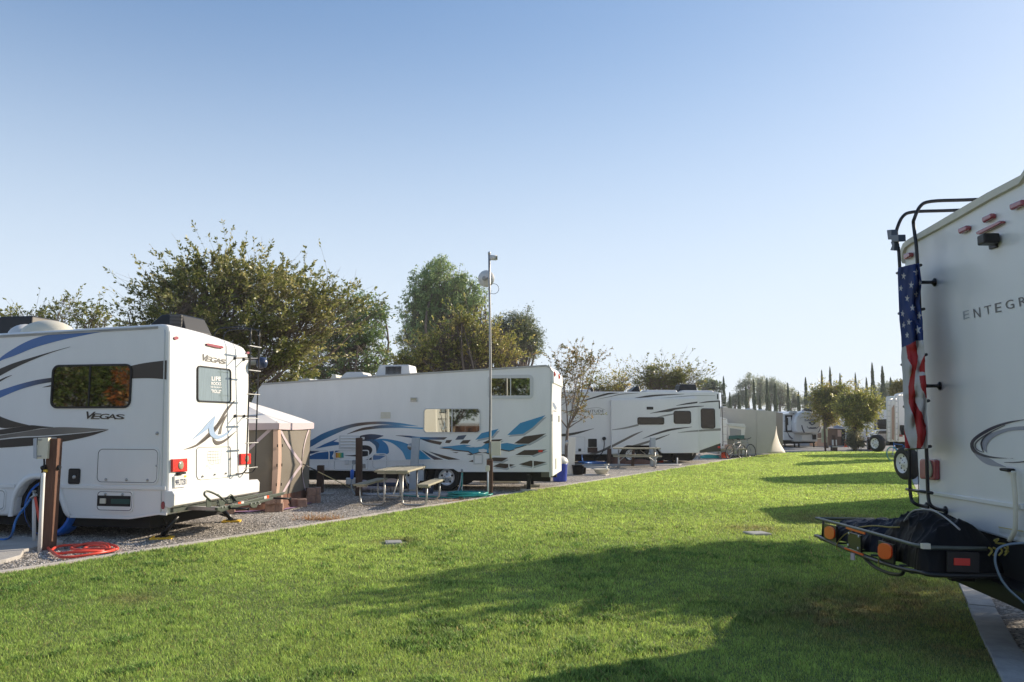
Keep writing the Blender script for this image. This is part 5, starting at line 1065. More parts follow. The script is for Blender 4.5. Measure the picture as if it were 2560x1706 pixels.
for k,(x0,y0),(x1,y1) in ((11,(185,1060),(445,972)),(11,(205,1500),(478,1450)),(12,(212,440),(455,340)),(12,(235,850),(478,792)),(12,(250,1270),(495,1240)),(13,(735,130),(925,158))):
    mb=MB(); a=SL.hit(*Z(k,x0,y0)); b=SL.hit(*Z(k,x1,y1)); mb.tube([a,b],.014,8); mb.build('rung',M['blackmetal'],ldo)
# antenna bracket on the ladder
mb=MB(); p=SL.off(.03); 
mb.slab(p,[p.uv(*Z(11,*q)) for q in ((105,590),(158,585),(162,690),(118,695))],-.03,.03); mb.slab(p,[p.uv(*Z(11,*q)) for q in ((150,645),(240,640),(243,715),(165,720))],-.035,.035); mb.slab(p,[p.uv(*Z(11,*q)) for q in ((135,715),(180,720),(178,815),(130,810),(150,760))],-.02,.02)
mb.build('clamp_bracket',mat('navy_bracket',(.03,.05,.08),.4),ldo,bevel=.006)
# flag tied over the ladder
Le=[Z(11,200,1000),Z(11,196,1060),Z(11,205,1300),Z(11,215,1568),Z(12,218,230),Z(12,210,370),Z(12,225,540),Z(12,230,760),Z(12,245,900),Z(12,240,1100),Z(12,252,1258)]
Re=[Z(11,425,950),Z(11,432,990),Z(11,455,1160),Z(11,430,1380),Z(11,465,1568),Z(12,420,200),Z(12,440,340),Z(12,440,500),Z(12,460,780),Z(12,456,900),Z(12,470,1060),Z(12,470,1258)]
Le=resample(Le,81); Re=resample(Re,81); FP=R9.off(.275)
def inpoly(x,y,P):
    c=False; n=len(P)
    for i in range(n):
        x1,y1=P[i]; x2,y2=P[(i+1)%n]
        if (y1>y)!=(y2>y) and x<(x2-x1)*(y-y1)/(y2-y1)+x1: c=not c
    return c
def star(k,x,y,r,rot): return [Z(k,x+(r if i%2==0 else r*.38)*math.sin(rot+i*.6283)*.8,y-(r if i%2==0 else r*.38)*math.cos(rot+i*.6283)*1.25) for i in range(10)]
canton=ZL(12,[(150,-700),(500,-700),(500,200),(420,200),(345,205),(300,240),(218,272),(150,280)])
stars=[star(11,*a) for a in ((262,1090,34,.1),(395,1050,38,-.2),(345,1190,34,.05),(232,1225,30,.15),(440,1165,30,-.1),(300,1335,34,.1),(392,1290,34,-.1),(355,1440,32,0),(250,1500,32,.1),(430,1525,40,.1))]+[star(12,*a) for a in ((288,22,30,.1),(235,52,28,.2),(270,150,30,0),(375,100,42,-.2))]
reds=[ZL(12,p) for p in ([(258,250),(270,235),(345,205),(372,360),(350,520),(340,650),(352,810),(410,920),(455,1040),(445,1150),(405,1262),(362,1262),(370,1150),(350,1020),(322,930),(285,810),(283,650),(305,520),(310,450),(275,380)],
 [(440,345),(405,420),(388,470),(388,510),(445,515),(475,510),(475,340)],[(388,550),(440,548),(480,548),(480,800),(440,740),(405,660)],[(236,1050),(250,1110),(300,1262),(240,1262)])]
mb=MB()
def fpt(u,v):
    i=v*80; k=min(int(i),79); f=i-k; a=np.array(Le[k])*(1-f)+np.array(Le[k+1])*f; b=np.array(Re[k])*(1-f)+np.array(Re[k+1])*f
    return a*(1-u)+b*u
def fsurf(u,v):
    q=fpt(u,v); d=.018*math.sin(u*11+v*7)+.015*math.sin(u*5-v*23)+.02*math.sin(u*17+3*math.sin(v*9))*.6+.012*math.sin(v*47+u*3)*(1 if v>.5 else .5)-.05*(2*u-1)**2
    # two soft creases where it passes over the rungs
    for vv in (.44,.70): d+=.012*math.exp(-((v-vv)/.02)**2)
    return FP.off(max(d,-.035)).hit(*q)
def fcol(u,v):
    x,y=fpt(u,v)
    if inpoly(x,y,canton): 
        return (.72,.72,.72) if any(inpoly(x,y,s) for s in stars) else (.035,.07,.24)
    return (.55,.035,.035) if any(inpoly(x,y,p) for p in reds) else (.70,.69,.68)
mb.grid(fsurf,72,300,cf=fcol)
n=len(mb.v); 
fm=attr_mat('flag_cloth',.75,.5); fl=mb.build('flag',fm,loc=FP.hit(*Z(12,340,1258))); sm=fl.modifiers.new('thick','SOLIDIFY'); sm.thickness=.004
tag(fl,'creased national flag with stars and stripes draped down the ladder of the right coach','flag')
# underside
mb=MB(); zb=min(bt[0][1],bt[1][1]); mb.obox(f9.P(.05,.1,.42),f9.u*9.5,f9.v*2.25,Vector((0,0,zb-.42+.02))); mb.build('chassis',M['dark'],rt)
mb=MB(); mb.obox(f9.P(-.12,.25,.45),f9.u*.3,f9.v*2.1,Vector((0,0,.14))); mb.build('hitch_beam',M['blackmetal'],rt,bevel=.01)
for a in (1.6+1.2,8.2):
    for b in (.16,2.3): wheel(f9.P(a,b,.48),-f9.v if b<1 else f9.v,.48,.28,rt)
# ------------------------------------------------------------------ cargo basket with covered load
rt=root('cargo_basket','black steel cargo basket with orange reflectors hung behind the right coach','cargo basket',f9.P(-.5,1.2,0))
LPn=R9.off(.70)
def lp(x,y,o=0): return LPn.off(o).hit(*Z(13,x,y))
near=lp(850,562); SP=Plane(near,f9.u,f9.w,-f9.v); sp=lambda x,y,o=0: SP.off(o).hit(*Z(13,x,y))
far_t=lp(82,348); far_b=lp(75,482)
mb=MB(); 
topr=[far_t+f9.u*.6,far_t+f9.u*.05,far_t-f9.v*.04]+[lp(x,y) for x,y in ((450,448),(700,520),(790,545))]+[lp(835,556)+f9.u*.02,near+f9.u*.06+Vector((0,0,-.005)),sp(960,566),sp(1330,575)]
mb.tube(catmull([tuple(p) for p in topr],3),.016,8); mb.build('top_rail',M['olive'],rt)
mb=MB(); bb=far_b+f9.u*.6
botr=[far_b+f9.u*.6,far_b+f9.u*.05,far_b-f9.v*.04]+[lp(x,y) for x,y in ((420,632),(700,722))]+[lp(800,745)+f9.u*.03,sp(930,768),sp(1250,775),sp(1450,775)]
mb.tube(catmull([tuple(p) for p in botr],3),.018,8); mb.tube([far_t+f9.u*.05,far_b+f9.u*.05],.014,8); mb.tube([far_t+f9.u*.55,far_b+f9.u*.55],.014,8)
for i in range(9):
    q=far_b.lerp(lp(790,742),i/8); mb.tube([q+f9.u*.01,q+f9.u*.58],.010,6)
mb.tube([lp(90,500,-.3),lp(780,750,-.3)],.014,6); mb.build('basket_floor',M['blackmetal'],rt)
mb=MB(); mb.tube(catmull([tuple(lp(*p,-.05)) for p in ((400,610),(440,660),(500,710),(600,755),(690,765),(715,735))],4),.016,8); mb.build('fold_bar',M['blackmetal'],rt)
def lpp(name,pts,m,t0,t1,parent=rt,b=.003,pl=None): 
    pl=pl or LPn; mb=MB(); mb.slab(pl,[pl.uv(*Z(13,*p)) for p in pts],t0,t1); return mb.build(name,M[m],parent,bevel=b)
def rndq(x0,y0,x1,y1,dy,r): 
    o=rrect(x0,y0,x1,y1,r); return [(x,y+dy*(x-x0)/(x1-x0)) for x,y in o]
a=lpp('reflector_plate',[(130,385),(224,405),(224,528),(130,495)],'blackmetal',.0,.02); lpp('reflector',rndq(143,400,218,497,12,34),'orange',.02,.032,a)
a=lpp('centre_plate',[(320,448),(416,475),(416,600),(320,562)],'blackmetal',.012,.03)
mb=MB()
for x,y in ((330,457),(403,482),(323,545),(398,570)): mb.lathe(LPn.hit(*Z(13,x,y)),LPn.n,[(.014,.03),(.010,.038)],8)
mb.build('bolt',M['chrome'],a)
a=lpp('reflector_plate',[(540,510),(655,545),(655,690),(540,650)],'blackmetal',.0,.02); lpp('reflector',rndq(548,525,650,645,14,42),'orange',.02,.034,a)
lpp('reflective_strip',[(300,410),(442,452),(442,468),(300,424)],'orange',.018,.024,b=0); lpp('reflective_strip',[(288,562),(430,612),(430,626),(288,575)],'orange',.018,.024,b=0)
lpp('strap_end',[(340,602),(366,610),(368,660),(340,655)],'pink',.02,.03,b=0)
a=lpp('side_plate',[(1030,590),(1270,602),(1268,750),(1030,742)],'blackmetal',.0,.02,pl=SP); lpp('reflector',[(1076,638),(1196,642),(1196,696),(1076,692)],'red',.02,.03,a,pl=SP)
mb=MB(); mb.obox(SP.hit(*Z(13,842,552))+Vector((0,-.03,-.02)),(.06,0,0),(0,.04,0),(0,0,.04)); mb.build('end_clip',M['cream'],rt)
mb=MB(); p=sp(1250,720); mb.obox(f9.P(-.3,1.1,.52),f9.u*.5,f9.v*.09,Vector((0,0,.09))); mb.build('hitch_bar',M['blackmetal'],rt,bevel=.005)
# the covered load
MP=R9.off(.41); sil=[(110,372),(150,352),(200,318),(262,330),(300,350),(420,352),(500,352),(545,338),(600,362),(640,345),(690,332),(712,352),(740,310),(800,280),(880,270),(960,298),(1050,350),(1150,418),(1240,440),(1290,500),(1312,550),(1330,600)]
silc=[MP.uv(*Z(13,*p)) for p in sil]; fb=min((far_t-R9.o).dot(f9.v),9) ; 
sb=np.array([p[0] for p in silc])[::-1]; sc_=np.array([p[1] for p in silc])[::-1]
zfn=lp(800,745).z+.02; zff=far_b.z+.03; bnr=(near-R9.o).dot(f9.v); bfr=(far_b-R9.o).dot(f9.v); bmin=(near-R9.o).dot(f9.v)+.03; bmax=(far_t-R9.o).dot(f9.v)-.03
def load(u,v,b0,b1,hs=1):
    b=b0+(b1-b0)*v; zfl=zfn+(zff-zfn)*(b-bnr)/(bfr-bnr); c=float(np.interp(b,sb,sc_)); s=2*u-1; endf=min(1,min(v,1-v)*9)**.5 if min(v,1-v)>0 else 0
    prof=max(0,1-abs(s)**2.2)**.6; w_=.295*(.92+.08*endf)
    a=-.37+s*w_*(1.0+.03*math.sin(b*9)); nz=noise.noise(Vector((a*5,b*4,1.7)))*.05+(1-2*abs(noise.noise(Vector((a*5+b*2,b*3.2-a,4)))))**3*.055+(1-2*abs(noise.noise(Vector((a*11-b*3,b*7+a*3,9)))))**3*.03-.03+.018*math.sin(b*15+a*16)-.02
    h=(c-zfl)*prof*endf*(.98+ (nz*1.2 if abs(s)<.9 else 0)); return f9.P(a-nz*.4,b+0,zfl+max(0,h))
bm=float(MP.uv(*Z(13,700,360))[0])
mb=MB(); mb.grid(lambda u,v: load(u,v,bmin,bm+.05),80,110); tag(mb.build('covered_load',M['blackcover']),'big black covered bundle heaped at the near end of the cargo basket','bundle')
mb=MB(); mb.grid(lambda u,v: load(u,v,bm-.05,bmax),70,110); tag(mb.build('duffel_bag',mat('navy_tarp',(.012,.015,.026),.5,spec=.1,bump=.9,bscale=6)),'low navy bag lying at the far end of the cargo basket','bag')
mb=MB(); mb.tube(catmull([tuple(MP.off(.15).hit(*Z(13,*p))) for p in ((715,370),(770,300),(830,282),(930,288),(1030,345),(1130,430))],5),.007,6); tag(mb.build('bungee_cord',M['greyp']),'grey cord over the black covered bundle','cord')
def cord(pts,pl,r,m,name,lb,cat='cord'):
    mb=MB(); mb.tube(catmull([tuple(pl.hit(*Z(13,*p))) for p in pts],5),r,6); return tag(mb.build(name,M[m]),lb,cat)
M['yb']=mat('yellow_black_cord',(.38,.30,.05),.7,var=.7,vscale=60)
cord([(320,440),(260,480),(220,530),(215,570),(232,590)],LPn.off(.03),.006,'yb','bungee_cord','yellow and black cord looped round the basket rail next to the far orange reflector')
cord([(532,640),(524,670),(530,705)],LPn.off(.04),.006,'yb','bungee_cord','short yellow and black cord below the nearer orange reflector')
cord([(350,420),(480,402),(600,412),(680,412)],MP.off(.2),.007,'yb','bungee_cord','yellow and black cord stretched across the navy bag')
rp=SP.off(.05); mb=MB()
for x in (1345,1380,1420,1462): mb.tube(catmull([tuple(rp.hit(*Z(13,*p))) for p in ((x,565),(x+18,575),(x+25,595),(x,625))],4),.008,5)
mb.tube(catmull([tuple(rp.hit(*Z(13,*p))) for p in ((1385,515),(1420,500),(1400,530),(1470,540),(1490,570),(1470,600),(1495,590))],4),.008,5); tag(mb.build('knotted_rope',M['yb']),'yellow and black rope knotted round the hitch bar of the right coach','rope')
rp2=Plane(f9.P(0,-.04,0),f9.u,f9.w,-f9.v)
mb=MB(); mb.tube(catmull([tuple(rp2.hit(*Z(13,*p))) for p in ((1620,530),(1500,540),(1420,570),(1395,630),(1400,700),(1440,800),(1500,880),(1580,950),(1680,1040))],5),.008,8); tag(mb.build('power_cable',mat('blue_grey_cable',(.12,.17,.22),.5)),'blue grey cable sagging from the hitch bar toward the right edge','cable')
mb=MB(); mb.tube(catmull([tuple(G(*Z(13,*p),.03)) for p in ((1370,775),(1420,820),(1500,855),(1620,862),(1800,850))],5),.016,8); tag(mb.build('garden_hose',mat('slate_hose',(.05,.10,.14),.4)),'slate blue hose on the dark gravel at the right edge','hose')
mb=MB(); mb.tube(catmull([tuple(G(*Z(13,*p),.03)) for p in ((1500,765),(1560,780),(1640,800),(1800,850))],5),.016,8); tag(mb.build('garden_hose',M['bluehose']),'bright blue hose on the gravel behind the cargo basket, at the right edge','hose')
mb=MB(); p=G(*Z(13,1260,810)); mb.tube([p+Vector((0,0,.03)),p+Vector((.22,-.25,.03))],.03,8); tag(mb.build('black_stub',M['black']),'short black stub lying on the kerb blocks behind the cargo basket','pipe')
# ------------------------------------------------------------------ fifth wheel trailer, third in the left row
f3=Frame(G(1806,1158),-7); rt=root('fifth_wheel_trailer','white trailer with thin dark swooshes and slide-out, right of the small tree','travel trailer',f3.o)
S3=f3.side; s3=lambda x,y,k=9: S3.uv(*Z(k,x,y))
out=[s3(2068,1022),s3(1960,1062),s3(1808,1118),s3(1800,1142),s3(1352,1146),s3(1335,1130),s3(1290,1075),s3(1225,1050),s3(920,1050),s3(870,1075),s3(838,1130),s3(820,1158),s3(90,1160),s3(-250,1160)]
aL=out[-1][0]; out+=[(aL+.4,1.9),(aL+2.4,2.0),(aL+2.5,2.6),(aL+2.0,s3(350,388)[1]-.1),(aL+1.6,s3(350,388)[1]),s3(350,390),s3(2035,393),s3(2055,405)]
mb=MB(); f3.sweep(mb,out,0,2.5); mb.build('body',M['white'],rt,bevel=.03)
S3b=S3.off(.16); mb=MB(); so=[S3b.uv(*Z(9,*p)) for p in ((725,488),(1782,468),(1800,1142),(1352,1146),(1335,1130),(1290,1075),(1225,1050),(920,1050),(870,1075),(838,1130),(825,1150),(730,1155))]
mb.slab(S3b,so,-.17,0); sl=mb.build('slide_out',M['white'],rt,bevel=.02)
d=MB(); G1=(.032,.03,.028); G2=(.24,.235,.215); pl=S3
d.band(pl,ZL(9,[(240,535),(400,490),(560,440),(690,405),(820,405)]),ZL(9,[(240,540),(400,502),(560,460),(700,425),(820,408)]),G1); d.band(pl,ZL(9,[(560,480),(700,450),(850,415),(1060,405)]),ZL(9,[(560,483),(700,458),(850,428),(1060,409)]),G2)
d.band(pl,ZL(9,[(1010,467),(1150,440),(1300,425),(1620,418)]),ZL(9,[(1010,469),(1150,462),(1300,445),(1620,421)]),G1); d.band(pl,ZL(9,[(1340,467),(1600,445),(1760,435),(2000,438)]),ZL(9,[(1340,469),(1600,452),(1760,441),(2000,442)]),G2)
d.band(pl,ZL(9,[(100,905),(160,905),(300,885),(515,840)]),ZL(9,[(100,938),(160,938),(300,912),(515,843)]),G1); d.band(pl,ZL(9,[(140,650),(250,615),(350,590)]),ZL(9,[(140,655),(250,628),(350,593)]),G1); d.band(pl,ZL(9,[(200,775),(250,755),(310,742)]),ZL(9,[(200,780),(250,768),(310,745)]),G1)
d.band(pl,ZL(9,[(1800,860),(1900,850),(2068,838)]),ZL(9,[(1800,880),(1900,875),(2068,868)]),G2); d.band(pl,ZL(9,[(1800,527),(1900,508),(2045,498)]),ZL(9,[(1800,532),(1900,524),(2045,514)]),G1)
d.patch(pl,ZL(9,[(1810,1112),(2066,1022),(2066,1120),(1808,1142)]),(.03,.035,.03),.006)
d.text(pl,"SOLITUDE",[Z(9,*p) for p in ((358,612),(635,612),(633,645),(358,648))],G1,.006); d.text(pl,"GRAND DESIGN",[Z(9,*p) for p in ((440,660),(640,658),(640,672),(440,674))],G2,.006)
d.band(pl,ZL(9,[(330,640),(430,600),(560,585),(650,610)]),ZL(9,[(330,642),(430,604),(560,589),(650,612)]),G2,.005)
d.build('side_graphic',M['decal'],rt)
d=MB(); pl=S3b
d.band(pl,ZL(9,[(1520,560),(1650,530),(1782,512)]),ZL(9,[(1520,563),(1650,548),(1782,530)]),G1); d.band(pl,ZL(9,[(1200,655),(1350,620),(1500,590),(1720,568),(1860,565)]),ZL(9,[(1200,658),(1350,642),(1450,635),(1550,605),(1860,570)]),G1)
d.band(pl,ZL(9,[(1290,700),(1400,672),(1500,655)]),ZL(9,[(1290,706),(1400,690),(1500,668)]),G2); d.band(pl,ZL(9,[(735,855),(900,825),(1060,785)]),ZL(9,[(735,862),(900,845),(1060,808)]),G2)
d.band(pl,ZL(9,[(735,1045),(850,985),(1000,910),(1112,872)]),ZL(9,[(735,1075),(860,1010),(1000,935),(1112,876)]),[(.12,.105,.09),(.16,.14,.12)]); d.band(S3,ZL(9,[(440,1150),(600,1105),(720,1045)]),ZL(9,[(530,1158),(640,1118),(720,1078)]),(.1,.09,.08))
d.band(pl,ZL(9,[(1110,965),(1250,905),(1450,845),(1715,820)]),ZL(9,[(1110,968),(1250,925),(1450,870),(1715,824)]),G1); d.band(pl,ZL(9,[(980,1050),(1150,1000),(1300,955),(1440,912)]),ZL(9,[(1080,1050),(1200,1010),(1300,975),(1440,916)]),[(.2,.19,.17),G1])
d.band(pl,ZL(9,[(1540,892),(1680,870),(1795,860)]),ZL(9,[(1540,895),(1680,886),(1795,880)]),G2)
d.build('slide_graphic',M['decal'],sl)
window(S3b,9,(1046,703,1375,794),.08,sl,fw=.02); window(S3b,9,(1490,625,1703,785),.10,sl,fw=.025); window(S3,9,(1824,595,1998,842),.10,rt,fw=.025)
plate(S3b,9,(1160,576,1240,610),'black',.02,'vent',sl); plate(S3,9,(443,968,548,1070),'black',.03,'heater_vent',rt,.03); plate(S3,9,(436,1075,556,1138),mat and 'wood2','.'and .02,'lower_vent',rt); plate(S3,9,(322,1088,356,1122),'black',.02,'lock',rt,.02); plate(S3,9,(2030,1058,2062,1082),'red',.02,'side_marker',rt)
hatch(S3,9,(110,938,410,1132),.02,rt,line='grit',pan=False); plate(S3,9,(2022,420,2036,482),'black',.015,'trim',rt); plate(S3,9,(2044,498,2060,600),'black',.01,'trim',rt)
mb=MB(); mb.lathe(S3.hit(*Z(9,636,965)),S3.n,[(.08,0),(.08,.08),(.05,.12)],10); pw=mb.build('power_inlet',M['black'],rt); mb=MB(); mb.tube(catmull([tuple(S3.off(.15).hit(*Z(9,*p))) for p in ((636,975),(640,1040),(625,1120),(575,1180),(530,1220),(520,1250),(560,1270),(610,1275))],5),.02,6); mb.build('power_cord',M['black'],pw)
def rbox3(x0,x1,y0,y1,m,name,b0=.8,b1=1.6,tapL=.1,tapR=.1):
    Pn=Plane(f3.P(0,b0,0),f3.u,f3.w,-f3.v); a0=Pn.uv(*Z(9,x1,y1))[0]; a1=Pn.uv(*Z(9,x0,y1))[0]; h=Pn.uv(*Z(9,x0,y0))[1]; base=s3(1000,392)[1]-.02
    mb=MB(); mb.hexa([f3.P(a0,b0,base),f3.P(a1,b0,base),f3.P(a1,b1,base),f3.P(a0,b1,base),f3.P(a0+tapR,b0+.04,h),f3.P(a1-tapL,b0+.04,h),f3.P(a1-tapL,b1-.04,h),f3.P(a0+tapR,b1-.04,h)]); return mb.build(name,M[m],rt,bevel=.05,seg=3)
rbox3(945,1090,322,386,'black','roof_vent',tapL=.35,tapR=.05); rbox3(1548,1785,300,384,'black','air_conditioner',tapL=.12,tapR=.03); rbox3(470,518,335,384,'black','roof_vent',tapL=.05,tapR=.05); rbox3(350,500,362,388,'offwhite','roof_vent',tapL=.1)
rbox3(1160,1540,368,386,'offwhite','solar_panel',.3,1.3,.02,.02); rbox3(1600,1985,372,388,'offwhite','solar_panel',.3,1.3,.02,.02)
mb=MB(); q=Plane(f3.P(-.15,1.6,0),f3.u,f3.w,-f3.v)
for b in (1.5,1.95):
    q=Plane(f3.P(-.15,b,0),f3.u,f3.w,-f3.v); mb.tube(catmull([tuple(q.hit(*Z(9,*p))) for p in ((1925,352),(1960,346),(2050,346),(2068,362),(2076,420),(2085,650),(2095,1020),(2085,1040))],4),.02,6)
lo=mb.build('ladder',M['blackmetal'],rt)
for z_ in (.9,1.25,1.6,1.95,2.3,2.65,3.0): mb=MB(); pz=q.uv(*Z(9,2088,700))[0]; mb.tube([f3.P(-.15+pz,1.5,z_),f3.P(-.15+pz,1.95,z_)],.015,6); mb.build('rung',M['steel'],lo)
mb=MB(); f3.box(mb,1.2,aL-1,.5,2.0,out[3][1]-.35,out[3][1]-.02); f3.box(mb,s3(1345,1100)[0],s3(830,1100)[0],.42,2.2,.3,out[8][1]+.0); mb.build('chassis',M['dark'],rt)
for x in (1520,1670):
    w0=Plane(f3.P(0,2.2,0),f3.u,f3.w,-f3.v).uv(*Z(9,x,1180)); wheel(f3.P(w0[0],2.2,.38),-f3.v,.38,.2,rt,rim='rim')
wa3=(s3(1250,1150)[0],s3(970,1150)[0])
for a in wa3: wheel(f3.P(a,.2,.38),-f3.v,.38,.2,rt,rim='rim')
for x in (1480,662,1805,1210):
    g=G(*Z(9,x,1262 if x!=1805 else 1215)); p=Plane(g,(1,0,0),(0,0,1),(0,-1,0)); mb=MB(); mb.tube([p.hit(*Z(9,x,1150)),g],.05,6); mb.box(g,.3,.3,.03); mb.build('stabiliser_leg',M['steel'] if x!=1480 else M['black'],rt)
# pedestals and posts before it
post(9,988,1300,998,1075,.12,'wood2','wooden_post' if False else 'utility_post','brown wooden post rising behind the farther picnic table','post')
post(9,702,1280,702,1082,.17,'wood2','utility_post','brown post below the trailer swoosh, left of the farther picnic table','post')
rt_,g_,t_,pl_=post(9,1235,1305,1235,948,.20,'greypaint','utility_pedestal','pale grey pedestal standing right behind the farther picnic table','pedestal')
mb=MB(); mb.obox(pl_.hit(*Z(9,1200,1140)),(.1,0,0),(0,.15,0),(0,0,.45)); mb.build('socket_box',M['greypaint'],rt_)
mb=MB(); g=G(*Z(9,1535,1285)); p=Plane(g,(1,0,0),(0,0,1),(0,-1,0)); mb.tube([g,p.hit(*Z(9,1535,1200))],.03,6); tag(mb.build('stub_pipe',M['pvc']),'short thin white stub pipe near the rear of the third trailer','pipe')
coil(G(*Z(9,500,1275)),.62,6,'bluehose','garden_hose','light blue hose coiled under the third trailer, near the small tree',r=.022,sq=.5,seed=4,tail=[G(*Z(9,400,1260),.3),G(*Z(9,368,1165),.4)])
for (x,y,w_,h_,m,lb,nm) in ((800,1275,.9,.28,'brown','dark reddish tarp bundle left behind the farther picnic table','tarp_bundle'),(1060,1285,1.3,.20,'brown','long dark red bundle under the third trailer behind the table','tarp_bundle'),(1320,1255,.35,.2,'orange','small orange bundle on the gravel right of the farther picnic table','bundle'),(1445,1245,.22,.22,'bluepl','small blue can right of the farther picnic table','can'),(2110,1205,.5,.25,'orange','orange toy on the gravel before the bench','toy'),(1930,1205,1.1,.15,'teal','green heap on the gravel behind the third trailer','heap')):
    p=G(*Z(9,x,y)); mb=MB(); mb.grid(lambda u,v:Vector((p.x+w_/2*math.cos(6.283*u)*math.cos(v*1.57),p.y+.3*math.sin(6.283*u)*math.cos(v*1.57),max(0.01,h_*math.sin(v*1.57)*(1+.25*math.sin(u*25+v*4))))),24,6); tag(mb.build(nm,M[m]),lb,nm.replace('_',' '))
# ------------------------------------------------------------------ covered trailer, pop-up camper
y4=42.0; P4=Plane(W(*Z(10,725,675),y4),(1,.05,0),(0,0,1),(.05,-1,0)); p4=lambda x,y,o=0: P4.off(o).hit(*Z(10,x,y))
rt=root('covered_trailer','long trailer hidden under a beige fitted cover that flares at its right foot','covered trailer',Vector((p4(600,1150).x,p4(600,1150).y,0)))
mb=MB(); ctl=[(722,870),(700,960),(665,1040),(620,1150)]
ob=[(60,627),(725,675),(724,780)]+ctl+[(400,1155),(60,1160)]
mb.prism([p4(*p) for p in ob],Vector((.05,2.4,0))); mb.build('cover',M['tarp'],rt)
mb=MB()
for x in (505,): mb.tube([p4(x,634+(x-60)*.07,.01),p4(x+4,900,.02),p4(x-6,1150,.01)],.007,4)
mb.build('seam',M['tarp'],rt)
mb=MB(); L_=resample(catmull([(724,840)]+ctl),14); R_=resample(catmull([(726,840),(735,930),(765,1030),(800,1090),(830,1140)]),14); vs=[]
for i in range(14):
    a=p4(*L_[i]); b=P4.off(-1.3).hit(*Z(10,*R_[i]))
    for t in np.linspace(0,1,6): vs.append(a.lerp(b,t)+Vector((0,-.12*math.sin(t*3.14)*i/13,0)))
mb.add(vs,[(i*6+j,i*6+j+1,i*6+7+j,i*6+6+j) for i in range(13) for j in range(5)],0,None,True); o=mb.build('cover_flap',M['tarp'],rt); sm=o.modifiers.new('t','SOLIDIFY'); sm.thickness=.01
mb=MB(); mb.prism([P4.off(-2.6).hit(*Z(10,*p)) for p in ((715,678),(803,690),(803,1075),(715,1085))],Vector((.2,2.2,0))); mb.build('front_wall',M['brownwall'] if False else mat('taupe_panel',(.27,.24,.21),.6),rt,bevel=.02)
mb=MB(); 
for q_ in ((120,170),(420,470),(560,610)): mb.prism([P4.off(-1).hit(*Z(10,*p)) for p in ((q_[0],628+.08*(q_[0]-120)),(q_[1],632+.08*(q_[0]-120)),(q_[1]-8,618+.08*(q_[0]-120)),(q_[0]+12,616+.08*(q_[0]-120)))],(0,.8,0))
mb.build('roof_vent',M['offwhite'],rt)
P5=Plane(W(*Z(10,250,1000),40.6),(1,0,0),(0,0,1),(0,-1,0)); p5=lambda x,y,o=0: P5.off(o).hit(*Z(10,x,y))
rt=root('pop_up_camper','pop-up camper with pale canvas bed end, mesh window and teal strip','camper',Vector((p5(180,1100).x,40.6,0)))
def sl5(name,pts,m,t,parent,o=0): mb=MB(); mb.slab(P5,[P5.uv(*Z(10,*p)) for p in pts],o-t,o); return mb.build(name,M[m],parent,bevel=.01)
sl5('body',[(103,735),(172,760),(176,1108),(105,1108)],'white2',1.6,rt); be=sl5('canvas_end',[(170,818),(188,815),(352,822),(372,852),(356,985),(180,985)],'tentroof',1.0,rt,.1)
sl5('mesh_window',[(195,862),(322,882),(320,940),(196,956)],'greyp',.02,be,.13); M['dteal']=mat('dark_teal',(.03,.11,.10),.7); sl5('teal_strip',[(180,950),(358,942),(356,985),(180,988)],'dteal',.03,be,.14); sl5('bed_roof',[(165,812),(188,806),(355,816),(372,850),(345,856),(180,838)],'offwhite',1.1,be,.16)
rt=root('bench','rough grey table with thin legs in front of the pop-up camper','bench',Vector((p5(230,1200).x,40,0))); mb=MB(); a=p5(75,1110,.4); b=p5(400,1112,.4); mb.obox(a,b-a,(0,.6,0),(0,0,.06)); mb.build('bench_top',M['plank'],rt)
for x in (95,205,385): mb=MB(); q=p5(x,1112,.3); mb.tube([q,Vector((q.x,q.y,0))],.04,6); mb.build('leg',M['steel'],rt)
mb=MB(); mb.prism([p5(165,1050,.35),p5(225,1050,.35),p5(232,1105,.35),p5(162,1105,.35)],(0,.5,0)); tag(mb.build('wicker_basket',M['tan']),'tan basket on the grey table by the pop-up camper','basket')
